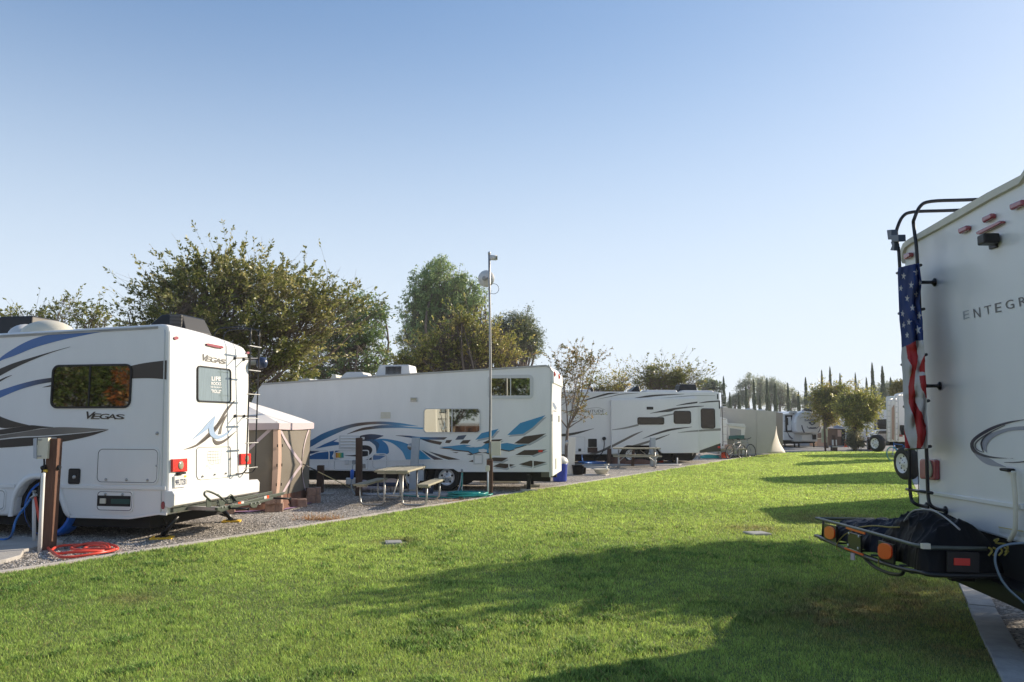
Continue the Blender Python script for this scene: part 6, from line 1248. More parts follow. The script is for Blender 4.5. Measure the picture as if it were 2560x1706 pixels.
# ------------------------------------------------------------------ bicycles
def bicycle(name,label,loc,rz,col,tyre='rubber',r=.34,lean=0,grp=None):
    rt=root(name,label,'bicycle',Vector((0,0,0)),grp); WB=.54
    for x in (-WB,WB):
        mb=MB(); n=32; mb.tube([(x+r*math.cos(6.283*i/n),0,r+r*math.sin(6.283*i/n)) for i in range(n+1)],.022,6,cap=False); w_=mb.build('wheel',M[tyre],rt)
        mb=MB(); mb.tube([(x+(r-.04)*math.cos(6.283*i/n),0,r+(r-.04)*math.sin(6.283*i/n)) for i in range(n+1)],.010,5,cap=False)
        for i in range(14): mb.tube([(x,0,r),(x+(r-.04)*math.cos(6.283*i/14),0,r+(r-.04)*math.sin(6.283*i/14))],.003,4)
        mb.tube([(x,-.04,r),(x,.04,r)],.025,8); mb.build('rim',M['steel'],w_)
    mb=MB(); bb=(-.06,0,.30); st=(-.20,0,.78); hd=(.36,0,.82); hb=(.39,0,.70)
    for a,b,t in ((bb,st,.018),(st,hd,.018),(bb,hb,.022),(hd,hb,.022),(bb,(-WB,0,r),.012),(st,(-WB,0,r),.012),(hb,(WB,0,r),.016),(hd,(.34,0,.95),.014),(st,(-.23,0,.92),.013)): mb.tube([a,b],t,8)
    mb.build('frame',col,rt)
    mb=MB(); mb.tube([(.30,-.30,1.0),(.36,-.16,.98),(.34,0,.95),(.36,.16,.98),(.30,.30,1.0)],.014,6); mb.build('handlebar',M['black'],rt)
    mb=MB(); mb.hexa([(-.36,-.07,.92),(-.36,.07,.92),(-.10,.02,.92),(-.10,-.02,.92),(-.36,-.08,.96),(-.36,.08,.96),(-.10,.02,.955),(-.10,-.02,.955)]); mb.build('saddle',M['black'],rt,bevel=.01)
    mb=MB(); mb.lathe((-.06,-.03,.30),(0,1,0),[(.09,0),(.09,.008)],16); mb.tube([(-.06,-.06,.30),(.06,-.08,.18)],.01,5); mb.tube([(-.06,.06,.30),(-.18,.08,.42)],.01,5); mb.build('crank',M['steel'],rt)
    rt.location=loc; rt.rotation_euler=(lean,0,rz); return rt
g=G(*Z(10,262,1208)); bicycle('bicycle','left of two grey bicycles leaning together by the beige cover',(g.x,g.y,0),R(42),M['greyp'],lean=.12,grp='grey bicycles by the covered trailer'); 
g=G(*Z(10,335,1200)); bicycle('bicycle','right of two grey bicycles leaning together by the beige cover',(g.x+.15,g.y,0),R(33),M['greyp'],lean=-.1,grp='grey bicycles by the covered trailer')
g=G(*Z(10,2085,1242)); bicycle('bicycle','blue bicycle with teal tyres standing on the grass beside the flag',(g.x+.30,g.y,0),R(200),mat('blue_frame',(.01,.16,.62),.3),tyre='teal',lean=.15)
# ------------------------------------------------------------------ fifth wheel seen from the front
f5=Frame(G(1990,1119),0); y5=f5.o.y; P6=Plane(W(*Z(10,1100,900),y5),(1,0,0),(0,0,1),(0,-1,0)); p6=lambda x,y,o=0:P6.off(o).hit(*Z(10,x,y))
rt=root('fifth_wheel_trailer','white trailer seen nose-on with a rounded front cap and dark crest, by the road','travel trailer',Vector((p6(1050,1100).x,y5,0)))
mb=MB(); nose=[(945,900),(935,800),(950,725),(985,690),(1040,668),(1110,672),(1180,700),(1235,730),(1245,790),(1235,880),(1215,915),(960,920)]
mb.prism([p6(*p,.8) for p in nose],(0,.9,0)); cap_=mb.build('front_cap',M['white'],rt,bevel=.18,seg=3)
mb=MB(); mb.prism([p6(*p) for p in ((805,700),(912,690),(960,672),(1180,680),(1250,735),(1288,750),(1288,900),(1195,925),(1190,1015),(925,1015),(920,1000),(812,1000))],(-.6,7,0)); mb.build('body',M['white'],rt,bevel=.04)
mb=MB(); mb.prism([p6(*p,.05) for p in ((930,925),(1192,925),(1192,1015),(928,1015))],(0,.2,0)); mb.build('pin_box_cover',M['offwhite'],rt)
N6=P6.off(.83); d=MB(); 
d.text(N6,"SABRE",[Z(10,*p) for p in ((1045,762),(1208,762),(1208,785),(1045,785))],(.08,.1,.17),.0,offset=.02)
d.patch(N6,ZL(10,[(1090,793),(1178,793),(1165,815),(1130,833),(1100,812)]),(.07,.09,.15),.0); d.patch(N6,ZL(10,[(1115,800),(1155,800),(1140,818),(1125,815)]),(.5,.52,.55),.005)
for a,b in (([(1010,830),(1018,870),(1035,915)],[(1020,830),(1032,870),(1052,915)]),([(1235,840),(1225,880),(1208,915)],[(1228,845),(1215,880),(1192,915)]),([(1072,838),(1095,860),(1130,866),(1180,862),(1215,835)],[(1072,842),(1092,868),(1130,872),(1185,868),(1215,840)]),([(1100,852),(1140,856),(1180,850)],[(1105,862),(1140,866),(1178,860)])): d.band(N6,ZL(10,a),ZL(10,b),(.07,.08,.12),.0)
d.build('front_graphic',M['decal'],cap_)
d=MB(); B6=P6.off(.02)
for a,b in (([(905,690),(950,725),(985,790)],[(915,690),(958,725),(992,790)]),([(808,895),(850,905),(880,950),(920,985)],[(808,900),(850,915),(870,960),(900,990)]),([(812,780),(860,800),(910,870),(960,915)],[(812,784),(855,806),(900,876),(950,918)])): d.band(B6,ZL(10,a),ZL(10,b),(.07,.08,.11),.01)
d.build('side_graphic',M['decal'],rt)
def s6(name,x0,y0,x1,y1,m,t,parent=None,pl=P6): mb=MB(); mb.slab(pl,rrect(*qr(pl,10,x0,y0,x1,y1),.05),-.01,t); return mb.build(name,M[m],parent or rt)
dr=s6('door',840,720,908,905,'white',.04); mb=MB(); r_=qr(P6,10,828,716,912,908); mb.ring(P6,rrect(*r_,.05),rrect(*inset(r_,.12),.04),0,.06); mb.build('door_frame',M['black'],dr); s6('handrail',842,745,856,830,'black',.1); w_=s6('window',920,752,950,818,'black',.04); s6('pane',924,757,946,813,'glass',.045,w_); s6('window',1255,760,1280,830,'glass',.03)
s6('hatch',1000,938,1118,1002,'white',.28); s6('hitch_pin',1120,935,1150,990,'black',.5)
ac=s6('air_conditioner',1012,652,1105,700,'bluepl',.5); ac.data.materials[0]=mat('navy_plastic',(.03,.045,.10),.3)
s6('roof_vent',868,668,945,695,'offwhite',.3)
mb=MB(); f_=lambda x,y:P6.hit(*Z(10,x,y)); mb.prism([f_(*p)+Vector((0,.4,0)) for p in ((815,1000),(1190,1015),(1190,1035),(815,1045))],(0,6,0)); mb.build('chassis',M['dark'],rt)
for x in (960,1180,1010,850): q=f_(x,1030)+Vector((0,.5,0)); mb=MB(); mb.tube([q,(q.x,q.y,0)],.06,6); mb.build('landing_leg',M['black'],rt)
# ------------------------------------------------------------------ sign, posts, shed and what stands across the road
def board(name,label,cat,base,parts):
    g=G(*Z(10,*base)); pl=Plane(g,(1,0,0),(0,0,1),(0,-1,0)); rt=root(name,label,cat,g)
    for nm,x0,y0,x1,y1,m,t0,t1 in parts: mb=MB(); mb.slab(pl,rrect(*qr(pl,10,x0,y0,x1,y1),.01),t0,t1); mb.build(nm,M[m],rt)
    return rt
M['paleyellow']=mat('pale_yellow_board',(.50,.50,.33),.6)
board('sign','pale yellow sign board on a brown post at the far edge of the lawn','sign',(1275,1122),[('post',1267,870,1282,1122,'wood',-.0,.1),('board',1240,870,1308,960,'paleyellow',-.05,-.01),('board',1240,962,1300,1026,'paleyellow',-.05,-.01)])
board('utility_post','short brown post with two white boxes at the far edge of the lawn','post',(1380,1124),[('post',1368,943,1392,1100,'wood2',-.1,.1),('base',1355,1072,1405,1124,'wood2',-.2,.2),('meter_box',1356,995,1368,1058,'offwhite',0,.12),('meter_box',1392,995,1404,1058,'offwhite',0,.12),('crossbar',1345,1066,1412,1080,'steel',.2,.24)])
D=62.0; P7=Plane((0,D,0),(1,0,0),(0,0,1),(0,-1,0))
def pz(x,y,o=0,pl=None): return (pl or P7).off(o).hit(*Z(10,x,y))
def blockat(name,pts,dep,m,parent,o=0,b=0,pl=None): mb=MB(); mb.prism([pz(*p,o,pl) for p in pts],(0,dep,0)); return mb.build(name,M[m] if isinstance(m,str) else m,parent,bevel=b)
rt=root('canopy_tent','brown-walled canopy with a grey peaked roof beneath the golden trees','canopy',(pz(1410,1075).x,D,0)); blockat('wall',[(1312,865),(1508,870),(1508,1078),(1312,1078)],3,'brownwall',rt)
mb=MB(); pk=pz(1405,800)+Vector((0,1.5,0)); c4=[pz(1300,862,.1),pz(1525,866,.1),pz(1525,866)+Vector((0,3.2,0)),pz(1300,862)+Vector((0,3.2,0))]; mb.add(c4+[pk],[(0,1,4),(1,2,4),(2,3,4),(3,0,4),(3,2,1,0)]); mb.build('roof',mat('slate_fabric',(.20,.20,.23),.7),rt); blockat('window',[(1422,882),(1485,888),(1485,960),(1422,958)],.05,'tan',rt,.03); blockat('curtain',[(1465,872),(1508,872),(1508,1078),(1465,1078)],.05,'black',rt,.04)
rt=root('shed','wooden crate-like planter box beside the nose-on trailer','crate',(pz(1250,1085).x,60,0)); blockat('wall',[(1190,990),(1305,990),(1305,1085),(1190,1085)],1.5,'tan',rt,2); blockat('lid',[(1186,982),(1309,982),(1309,992),(1186,992)],1.6,'plank',rt,2.05)
def simple_rv(label,pts,dep,o,m='white',windows=(),extra=(),pl=None,name='travel_trailer'):
    xs=[p[0] for p in pts]; rt=root(name,label,'travel trailer',(pz(sum(xs)/len(xs),1085,o,pl).x,pz(0,0,o,pl).y,0)); blockat('body',pts,dep,m,rt,o,.05,pl)
    for (x0,y0,x1,y1) in windows:
        w_=blockat('window',[(x0,y0),(x1,y0),(x1,y1),(x0,y1)],.06,'black',rt,o+.04,0,pl); blockat('pane',[(x0+6,y0+6),(x1-6,y0+6),(x1-6,y1-6),(x0+6,y1-6)],.04,'glass',w_,o+.07,0,pl)
    for (nm,pp,mm,oo) in extra: blockat(nm,pp,.06,mm,rt,o+oo,0,pl)
    return rt
simple_rv('white trailer half hidden behind the golden trees, left of the parked car',[(1310,775),(1560,770),(1560,1000),(1310,1000)],4,-8,'white2',[(1640,830,1675,865)][:0],[('awning',[(1500,800),(1560,800),(1560,860),(1500,860)],'greyp',.02)])
simple_rv('pale trailer with an off-white panel behind the right golden tree',[(1500,770),(1755,760),(1755,1010),(1500,1010)],4,-3,'white2',[(1690,830,1745,865)],[('panel',[(1650,880),(1745,880),(1745,975),(1650,975)],'offwhite',.05),('skirt',[(1500,985),(1755,985),(1755,1030),(1500,1030)],'dark',.03)])
simple_rv('white trailer with one dark square window behind the parked car',[(1750,700),(1840,672),(1975,652),(1985,1010),(1750,1010)],5,1,'white',[(1873,762,1973,876)],[('stripe',[(1845,700),(1870,700),(1870,890),(1845,890)],'greyp',.02),('dark_trim',[(1838,690),(1850,690),(1850,1000),(1838,1000)],'black',.03),('roof_box',[(1865,640),(1925,632),(1925,668),(1865,672)],'offwhite',.03),('dark_trim',[(1748,840),(1756,840),(1756,960),(1748,960)],'black',.03)])
# parked car
P8=Plane((0,50,0),(1,0,0),(0,0,1),(0,-1,0)); q8=lambda x,y,o=0:P8.off(o).hit(*Z(10,x,y))
rt=root('parked_car','dark grey hatchback parked with its tail toward the road, before the white trailers','car',(q8(1850,1090).x,50,0))
CP=mat('car_paint',(.10,.11,.13),.22,metal=.5,coat=1); M['carpaint']=CP
mb=MB(); sec=[(0,[(1858,1062),(1995,1062),(1998,985),(1990,930),(1870,930),(1858,975)]),(.5,[(1852,1070),(1998,1070),(2000,980),(1990,925),(1868,925),(1852,970)])]
rear_=[(1862,1062),(1860,975),(1872,928),(1888,893),(1905,888),(1990,888),(2040,900),(2055,930),(2060,975),(2060,1062)]
mb.prism([q8(*p) for p in rear_],(-4.2,8.5,0)) if False else None
rr8=[q8(*p) for p in rear_]; sv_=Vector((1.26,4.2,0)); n=len(rr8)
def secs(t,hs): return [Vector((p.x,p.y,p.z if p.z<1.0 else 1.0+(p.z-1.0)*hs))+sv_*t for p in rr8]
st=[secs(0,.96),secs(.05,1),secs(.45,1),secs(.62,.85),secs(.75,.06),secs(1,.0)]; vs=[p for s in st for p in s]
mb.add(vs,[tuple(reversed(range(n))),tuple(range(5*n,6*n))]+[(j*n+i,j*n+(i+1)%n,(j+1)*n+(i+1)%n,(j+1)*n+i) for j in range(5) for i in range(n)],0,None,False); mb.build('body',CP,rt,bevel=.05)
mb=MB(); mb.prism([q8(*p,.02) for p in ((1880,925),(1898,897),(1992,897),(2040,925))],(0,.05,0)); mb.build('rear_window',M['glass'],rt)
for a0,a1 in ((.10,.33),(.36,.6)):
    mb=MB(); A_=[rr8[2]+sv_*a0,rr8[3]+sv_*a0,rr8[3]+sv_*a1,rr8[2]+sv_*a1]; A_[1]=A_[1]+Vector((0,0,-.05)); A_[2]=A_[2]+Vector((0,0,-.05-.1*(a1>.5))); mb.prism([p+Vector((-.03,-.02,.02)) for p in A_],Vector((.02,.02,0))); mb.build('side_window',M['glass'],rt)
mb=MB(); mb.prism([q8(*p,.03) for p in ((1862,955),(1885,950),(1885,975),(1862,985))],(0,.05,0)); mb.build('tail_lamp',M['red'],rt); mb=MB(); mb.prism([q8(*p,.05) for p in ((1860,1030),(2060,1030),(2060,1062),(1860,1062))],(0,.2,0)); mb.build('bumper',M['black'],rt)
for t in (.17,.80):
    c=rr8[0]+sv_*t; wheel((c.x,c.y,.33),(-.96,.29,0),.33,.22,rt,rim='rim')
mb=MB(); c=q8(1745,955); mb.obox(c+Vector((0,2.2,0)),(.2,0,0),(0,.15,0),(0,0,.14)); mb.build('wing_mirror',CP,rt,bevel=.02)
def cone(k,x,y,h,lb):
    g=G(*Z(k,x,y)); rt=root('traffic_cone',lb,'traffic cone',g,'orange cones by the road'); mb=MB(); mb.box(g,h*.55,h*.55,.03); mb.build('base',M['orange'],rt); mb=MB(); mb.lathe(g+Vector((0,0,.03)),(0,0,1),[(h*.2,0),(h*.04,h)],14); mb.build('cone',M['orange'],rt); return rt
cone(10,1825,1108,.62,'orange traffic cone beside the spare wheel near the parked car'); cone(10,1512,1078,.5,'orange traffic cone in front of the brown canopy')
# ------------------------------------------------------------------ row on the right: rears hidden behind the coach, one in view
def lawn_edge(y): return xat_(Ra,Rb,y)
def xat_(P0,P1,y): return P0.x+(P1.x-P0.x)*(y-P0.y)/(P1.y-P0.y)
P38=Plane((0,37,0),(1,0,0),(0,0,1),(0,-1,0)); z38=lambda x,y,o=0:P38.off(o).hit(*Z(10,x,y))
rt=root('fifth_wheel_trailer','white trailer with two pale ladders and a spare wheel, left of the flag','travel trailer',(z38(2100,1030).x,37,0))
mb=MB(); mb.prism([z38(*p) for p in ((2050,520),(2060,480),(2175,452),(2330,440),(2330,1020),(2118,1020),(2050,1010))],(1.6,2.6,0)); mb.build('body',M['white2'],rt,bevel=.05)
mb=MB(); mb.prism([z38(*p,.25) for p in ((1985,545),(2080,540),(2095,1015),(1990,1020))],(1.05,2.0,0)); mb.build('rear_wall',M['white2'],rt,bevel=.05)
for (xs,tp) in (((1980,2025),545),((2072,2108),500)):
    mb=MB(); 
    for x in xs: mb.tube([z38(x,1010,.5),z38(x,tp+20,.5),z38(x+8,tp,.5),z38(x+60,tp-12,.4)],.025,6)
    l_=mb.build('ladder',M['offwhite'],rt)
    for i in range(7): y=tp+60+i*62; mb=MB(); mb.tube([z38(xs[0],y,.5),z38(xs[1],y,.5)],.02,6); mb.build('rung',M['offwhite'],l_)
mb=MB(); mb.prism([z38(*p,.3) for p in ((2036,640),(2062,600),(2070,760),(2062,1000),(2040,985))],(0,.1,0)); mb.build('hanging_cover',M['tan'],rt)
mb=MB(); mb.slab(P38,[P38.uv(*Z(10,*p)) for p in ((2126,830),(2172,830),(2172,940),(2140,940),(2126,880))],0,.3); mb.build('black_box',M['black'],rt); mb=MB(); mb.slab(P38,[P38.uv(*Z(10,*p)) for p in ((2118,935),(2145,935),(2145,960),(2118,960))],0,.1); mb.build('tail_lamp',M['maroon'],rt)
mb=MB(); mb.prism([z38(*p,-.3) for p in ((2000,1020),(2330,1020),(2330,1062),(2000,1055))],(.5,2,0)); mb.build('chassis',M['dark'],rt)
for a in (2.2,3.1): q=z38(2118,1050); wheel((q.x+a,q.y+.1,.38),(0,-1,0),.38,.2,rt)
wc_=P38.off(.9).hit(*Z(10,1868,1035)); wheel((wc_.x,wc_.y,wc_.z),(-.93,-.36,0),.385,.30,rt,rim='rim',name='spare_wheel'); mb=MB(); mb.tube([wc_+Vector((.1,.1,0)),z38(2000,1025,.2)],.05,6); mb.build('carrier_arm',M['black'],rt)
def row_rv(y,dx,h,label,L=9,m='white'):
    x0=lawn_edge(y)+dx; f=Frame((x0,y,0),6,left=False); rt=root('travel_trailer',label,'travel trailer',f.o,'trailers hidden behind the coach on the right')
    mb=MB(); mb.prism([f.P(0,b,c) for b,c in ((0,.6),(2.45,.6),(2.45,h-.1),(2.35,h),(.1,h),(0,h-.1))],f.u*L); mb.build('body',M[m],rt,bevel=.04)
    mb=MB(); mb.obox(f.P(.3,.3,.3),f.u*(L-.6),f.v*1.8,(0,0,.32)); mb.build('chassis',M['dark'],rt)
    for a in (3.8,4.7):
        for b in (.15,2.3): wheel(f.P(a,b,.36),-f.v if b<1 else f.v,.36,.2,rt)
    return rt,f
rt8,f8=row_rv(18.0,1.9,3.1,'white trailer standing next beyond the coach, only its spare wheel in view')
wc_=W(*Z(10,2205,1262),18.6); wheel(wc_,(-.985,-.10,0),.375,.26,rt8,rim='rim',name='spare_wheel'); mb=MB(); mb.tube([wc_+Vector((.1,.05,0)),f8.P(.1,1.2,.85)],.05,6); mb.build('carrier_arm',M['black'],rt8)
row_rv(27.5,.9,3.4,'white trailer third in the right row, behind the coach'); row_rv(44.5,.2,3.3,'white trailer at the far end of the right row',8)
# ------------------------------------------------------------------ trees
def add_mesh(name,V,Fq,cols,mats,parent,base,smooth=False):
    me=bpy.data.meshes.new(name); V=np.asarray(V,np.float32)-np.array(base,np.float32); n=len(Fq); k=Fq.shape[1]
    me.vertices.add(len(V)); me.vertices.foreach_set('co',V.ravel()); me.loops.add(n*k); me.loops.foreach_set('vertex_index',Fq.ravel().astype(np.int32))
    me.polygons.add(n); me.polygons.foreach_set('loop_start',(np.arange(n)*k).astype(np.int32)); me.polygons.foreach_set('loop_total',np.full(n,k,np.int32)); me.update()
    if cols is not None: at=me.color_attributes.new('Col','FLOAT_COLOR','POINT'); at.data.foreach_set('color',np.c_[cols,np.ones(len(cols))].astype(np.float32).ravel())
    me.materials.append(mats); o=bpy.data.objects.new(name,me); C.objects.link(o); o.parent=parent
    return o
LEAF=attr_mat('leaf',.42,.40,spec=.5); BARK=mat('bark',(.20,.155,.12),.9,var=.4,vscale=12,vstretch=(4,4,.6),bump=.5,bscale=25); BARKD=mat('dark_bark',(.10,.08,.065),.9,var=.4,vscale=10,bump=.4,bscale=25)
def leafquads(P,Dr,size,r,width=.45,droop=0.0,aspect=1):
    n=len(P); L=size*(.6+.8*r.random(n)); a=r.normal(0,1,(n,3)); a/=np.linalg.norm(a,axis=1)[:,None]
    d=Dr+a*.75; d[:,2]-=droop; d/=np.linalg.norm(d,axis=1)[:,None]
    b=np.cross(d,r.normal(0,1,(n,3))); b/=np.linalg.norm(b,axis=1)[:,None]+1e-9
    L=L[:,None]; w_=L*width/2; V=np.stack([P,P+d*L*.5+b*w_,P+d*L,P+d*L*.5-b*w_],1); return V.reshape(-1,3),np.arange(n*4).reshape(-1,4)
def tree(name,label,base,trunk_h,blobs,depth,nleaf,leaf,cols,seed,group=None,trunk_r=.12,spray=.0,clump=.35,tw=.02,cat='tree',droop=.2,twn=None,trunks=1,pxb=True,shell=.55,width=.45,barkm=None,k=0,br=None,twl=(.5,1.0),up=.35,gap=.36):
    """blobs: (cx,cy,rx,ry) of the crown in the photograph, at the tree's distance; or world (x,y,z,rx,ry,rz)"""
    r=np.random.default_rng(seed); base=Vector(base); rt=root(name,label,cat,base,group)
    E=[]
    for b in blobs:
        if len(b)==6: E.append((np.array(b[:3]),np.array(b[3:]))); continue
        cx,cy=Z(k,b[0],b[1]); s_=ZV[k][2]; c=W(cx,cy,depth); rx=b[2]/s_*depth/F; rz=b[3]/s_*depth/F; ry=(rx+rz)/2*.9; c.y+=r.uniform(-.3,.3)*rx
        E.append((np.array(c),np.array([rx,ry,rz])))
    vol=np.array([e[1].prod()**.8 for e in E]); vol/=vol.sum()
    wood=MB(); top=np.array([base.x,base.y,trunk_h]); m_=sum(e[0]*v for e,v in zip(E,vol)); lean=(m_-top)*np.array([.25,.25,0])
    forks=[]
    for t in range(trunks):
        of=np.array([math.cos(t*2.4),math.sin(t*2.4),0])*(.12 if trunks>1 else 0); tp=top+lean*.5+of*4
        pts=[np.array(base)+of,np.array(base)*.5+tp*.5+r.normal(0,.04,3),tp]; wood.tube(catmull([tuple(p) for p in pts],4),list(np.linspace(trunk_r,trunk_r*.7,9)),8); forks.append(tp)
    limbs=[]
    for i,(c,rad) in enumerate(E):
        for j in range(br or 3):
            f=forks[r.integers(len(forks))]; q=c+r.normal(0,.35,3)*rad; mid=f*.5+q*.5+r.normal(0,.08,3)*np.linalg.norm(q-f)+np.array([0,0,-.05*np.linalg.norm(q-f)])
            P=np.array(catmull([tuple(f),tuple(mid),tuple(q)],5)); wood.tube([tuple(p) for p in P],list(np.linspace(trunk_r*.42,trunk_r*.10,len(P))),6,cap=False); limbs.append((i,P))
    # twigs: from limb points to points in the blob shell, leaves set along them
    nt=twn or max(60,nleaf//28); tp_=[];td_=[]; ts=[]
    for t in range(nt):
        i=r.choice(len(E),p=vol); c,rad=E[i]; d=r.normal(0,1,3); d/=np.linalg.norm(d); d[2]=d[2]*.9+.12
        q=c+d*rad*(shell+(1-shell)*r.random())**.6; cand=[l for l in limbs if l[0]==i]; P=cand[r.integers(len(cand))][1]; s_=P[r.integers(len(P)//2,len(P))]
        out_=d*np.array([1,1,.6])+np.array([0,0,up]); out_/=np.linalg.norm(out_)
        L=(spray if spray else .4)*(twl[0]*.6+twl[1]*1.5*r.random()**2.2); e=q+out_*L*.6+r.normal(0,.12,3)*L
        mid=(s_+q)/2+r.normal(0,.06,3)*np.linalg.norm(q-s_); pts=np.array(catmull([tuple(s_),tuple(mid),tuple(q),tuple(e)],3))
        if t%2==0 or spray: wood.tube([tuple(p) for p in pts],list(np.linspace(tw,tw*.25,len(pts))),3,cap=False)
        tp_.append(pts); ts.append((i,q,e,np.linalg.norm(e-q)))
    per=max(1,nleaf//nt); PP=[];DD=[]
    for pts,(i,q,e,l) in zip(tp_,ts):
        t=r.random(per)**.7; a=pts[len(pts)//3]; # along outer two thirds
        u=t*(len(pts)-1-len(pts)//3)+len(pts)//3; k0=np.minimum(u.astype(int),len(pts)-2); f=(u-k0)[:,None]; pos=pts[k0]*(1-f)+pts[k0+1]*f
        jit=clump*(1.15-t)[:,None]; pos=pos+r.normal(0,1,(per,3))*jit*.45; dd=pts[k0+1]-pts[k0]; dd/=np.linalg.norm(dd,axis=1)[:,None]+1e-9
        PP.append(pos);DD.append(dd)
    P=np.concatenate(PP); Dr=np.concatenate(DD); gs=1.5/np.mean([e[1].mean() for e in E]); ga=vnoise(P[:,0]*gs+P[:,1]*gs*.6+50,P[:,2]*gs*1.5+P[:,1]*gs*.5+50,1.0,seed+7)*.65+vnoise(P[:,0]*gs+P[:,1]*gs*.6+50,P[:,2]*gs*1.5-P[:,1]*gs*.5+50,2.6,seed+9)*.35; kp=ga>gap; P=P[kp]; Dr=Dr[kp]; V,Fq=leafquads(P,Dr,leaf,r,width,droop)
    cl=np.array(cols); n=len(P); w_=vnoise(P[:,0]*3+P[:,2]*2.1,P[:,1]*3+P[:,2]*2.7,.5,seed)
    idx=np.clip((w_*.6+r.random(n)*.55)*len(cl)-.3,0,len(cl)-1).astype(int); c=cl[idx]*(.75+.5*r.random(n))[:,None]
    add_mesh('crown',V,Fq,np.repeat(c,4,0),LEAF,rt,base); wood.build('trunk',barkm or BARK,rt)
    return rt
OL=[(.095,.12,.03),(.165,.19,.045),(.26,.26,.075),(.46,.41,.17)]
OR=[(.14,.18,.04),(.26,.28,.06),(.46,.40,.09),(.55,.40,.12)]
GR=[(.08,.14,.04),(.12,.19,.06),(.17,.25,.08),(.23,.30,.10)]
GW=[(.08,.12,.06),(.12,.17,.085),(.17,.22,.12),(.24,.29,.16)]
# spreading tree behind the left motorhome
g=G(660,1177); tree('spreading_tree','large olive leaved tree with long spiky sprays behind the left motorhome',(g.x,23.5,0),2.0,
 [(a,b+(30 if b<800 else 8),c,d) for a,b,c,d in [(420,720,90,45),(370,745,55,30),(480,710,110,60),(560,685,100,55),(490,660,80,40),(640,675,90,50),(730,715,85,50),(600,760,200,110),(760,760,120,90),(830,730,100,45),(680,850,110,90),(470,790,130,70),(400,780,90,50),(540,630,50,22),(600,630,40,20),(690,920,80,60),(650,990,50,45),(760,870,70,50),(840,770,70,40),(320,745,40,18),(920,755,30,16)]],23.5,82000,.10,OL,21,spray=1.15,clump=.15,tw=.009,trunk_r=.15,trunks=3,br=2,twn=1300,up=.40,gap=.44)
g=G(880,1130); tree('bushy_tree','bright green rounded tree between the large olive tree and the middle trailer',(W(890,1100,45).x,45,0),2.5,[(880,830,90,85),(860,900,100,60),(920,790,50,50),(800,900,60,60),(940,900,40,50),(770,950,60,40)],45,26000,.16,GR,22,clump=.5,trunk_r=.25)
tree('young_tree','sparse olive twigs rising over the roof of the left motorhome',(W(170,900,19).x,19,0),2.0,[(60,790,70,14),(170,775,35,35),(230,800,45,25),(100,800,60,12),(250,790,30,15),(10,785,30,8)],19,3600,.075,OL,23,spray=.45,clump=.10,tw=.007,trunk_r=.06,twn=190)
# weeping willow like tall tree
tree('tall_tree','tall grey green tree with drooping foliage left of the antenna mast',(W(1110,1100,62).x,62,0),4,[(1110,720,55,75),(1105,680,35,40),(1070,740,55,75),(1050,800,50,90),(1150,740,50,70),(1185,780,38,70),(1110,800,90,100),(1040,860,50,70),(1170,850,60,80),(1200,740,22,30),(1055,700,28,30)],62,62000,.20,[(.14,.22,.08),(.22,.31,.11),(.32,.42,.16),(.46,.54,.23)],24,clump=.55,trunk_r=.4,droop=.7,width=.36,shell=.5,up=.2,gap=.40)
tree('tall_tree','airy grey green tree right of the antenna mast, behind the middle trailer',(W(1300,1100,58).x,58,0),4,[(1290,830,50,45),(1310,800,28,25),(1320,860,40,50),(1270,870,60,40),(1250,830,30,35)],58,24000,.17,[(.07,.10,.045),(.11,.14,.06),(.16,.19,.08),(.20,.22,.10)],25,clump=.8,trunk_r=.3,droop=.7,width=.25,shell=.3)
tree('golden_tree','golden olive tree directly behind the antenna mast and the middle trailer',(W(1170,1100,36).x,36,0),2.2,[(1125,850,42,32),(1185,825,40,26),(1085,885,50,32),(1200,880,60,40),(1035,910,45,24),(1265,885,38,34),(1130,915,80,30),(1225,845,30,22),(1005,905,25,18),(1150,800,18,26)],36,32000,.12,[(.16,.19,.04),(.26,.28,.06),(.42,.38,.10),(.55,.44,.14)],26,clump=.22,spray=1.1,trunk_r=.2,twn=1000,trunks=2,gap=.42)
# little tree beside the white pedestal
g=G(1420,1170); g=G(*Z(9,185,1310)); tree('small_tree','thin small tree with sparse reddish leaves right of the middle trailer',(g.x,g.y,0),1.55,[(1425,975,48,40),(1440,930,55,45),(1400,905,35,30),(1470,905,40,25),(1440,890,30,25),(1430,1020,40,25),(1490,890,25,12),(1380,880,25,22),(1450,1040,30,15)],g.y,5600,.085,[(.12,.14,.04),(.20,.19,.06),(.34,.22,.08),(.18,.20,.06)],27,spray=.8,clump=.12,tw=.006,trunk_r=.075,twn=150,shell=.3,br=1)
# trees over the third trailer
for i,(bl,d_,sd,lb,n) in enumerate((([(1530,965,40,25),(1500,978,30,20),(1560,965,22,28),(1480,980,20,18)],52,31,'olive tree peeping over the left roof of the third trailer',6500),([(1660,945,55,26),(1615,955,40,24),(1700,955,45,28),(1650,925,25,14),(1735,960,25,18)],50,32,'broad olive tree behind the roof of the third trailer',13000))):
    tree('spreading_tree',lb,(W(bl[0][0],1100,d_).x,d_,0),2.2,bl,d_,n,.13,OL if i else OR,sd,spray=1.5,clump=.28,tw=.015,trunk_r=.2,twn=n//26,gap=.46)
tree('distant_tree','grey green distant tree just right of the third trailer roof',(W(1775,1100,120).x,120,0),3,[(1765,965,22,15),(1790,970,20,13)],120,2500,.35,GW,33,clump=.8,trunk_r=.25)
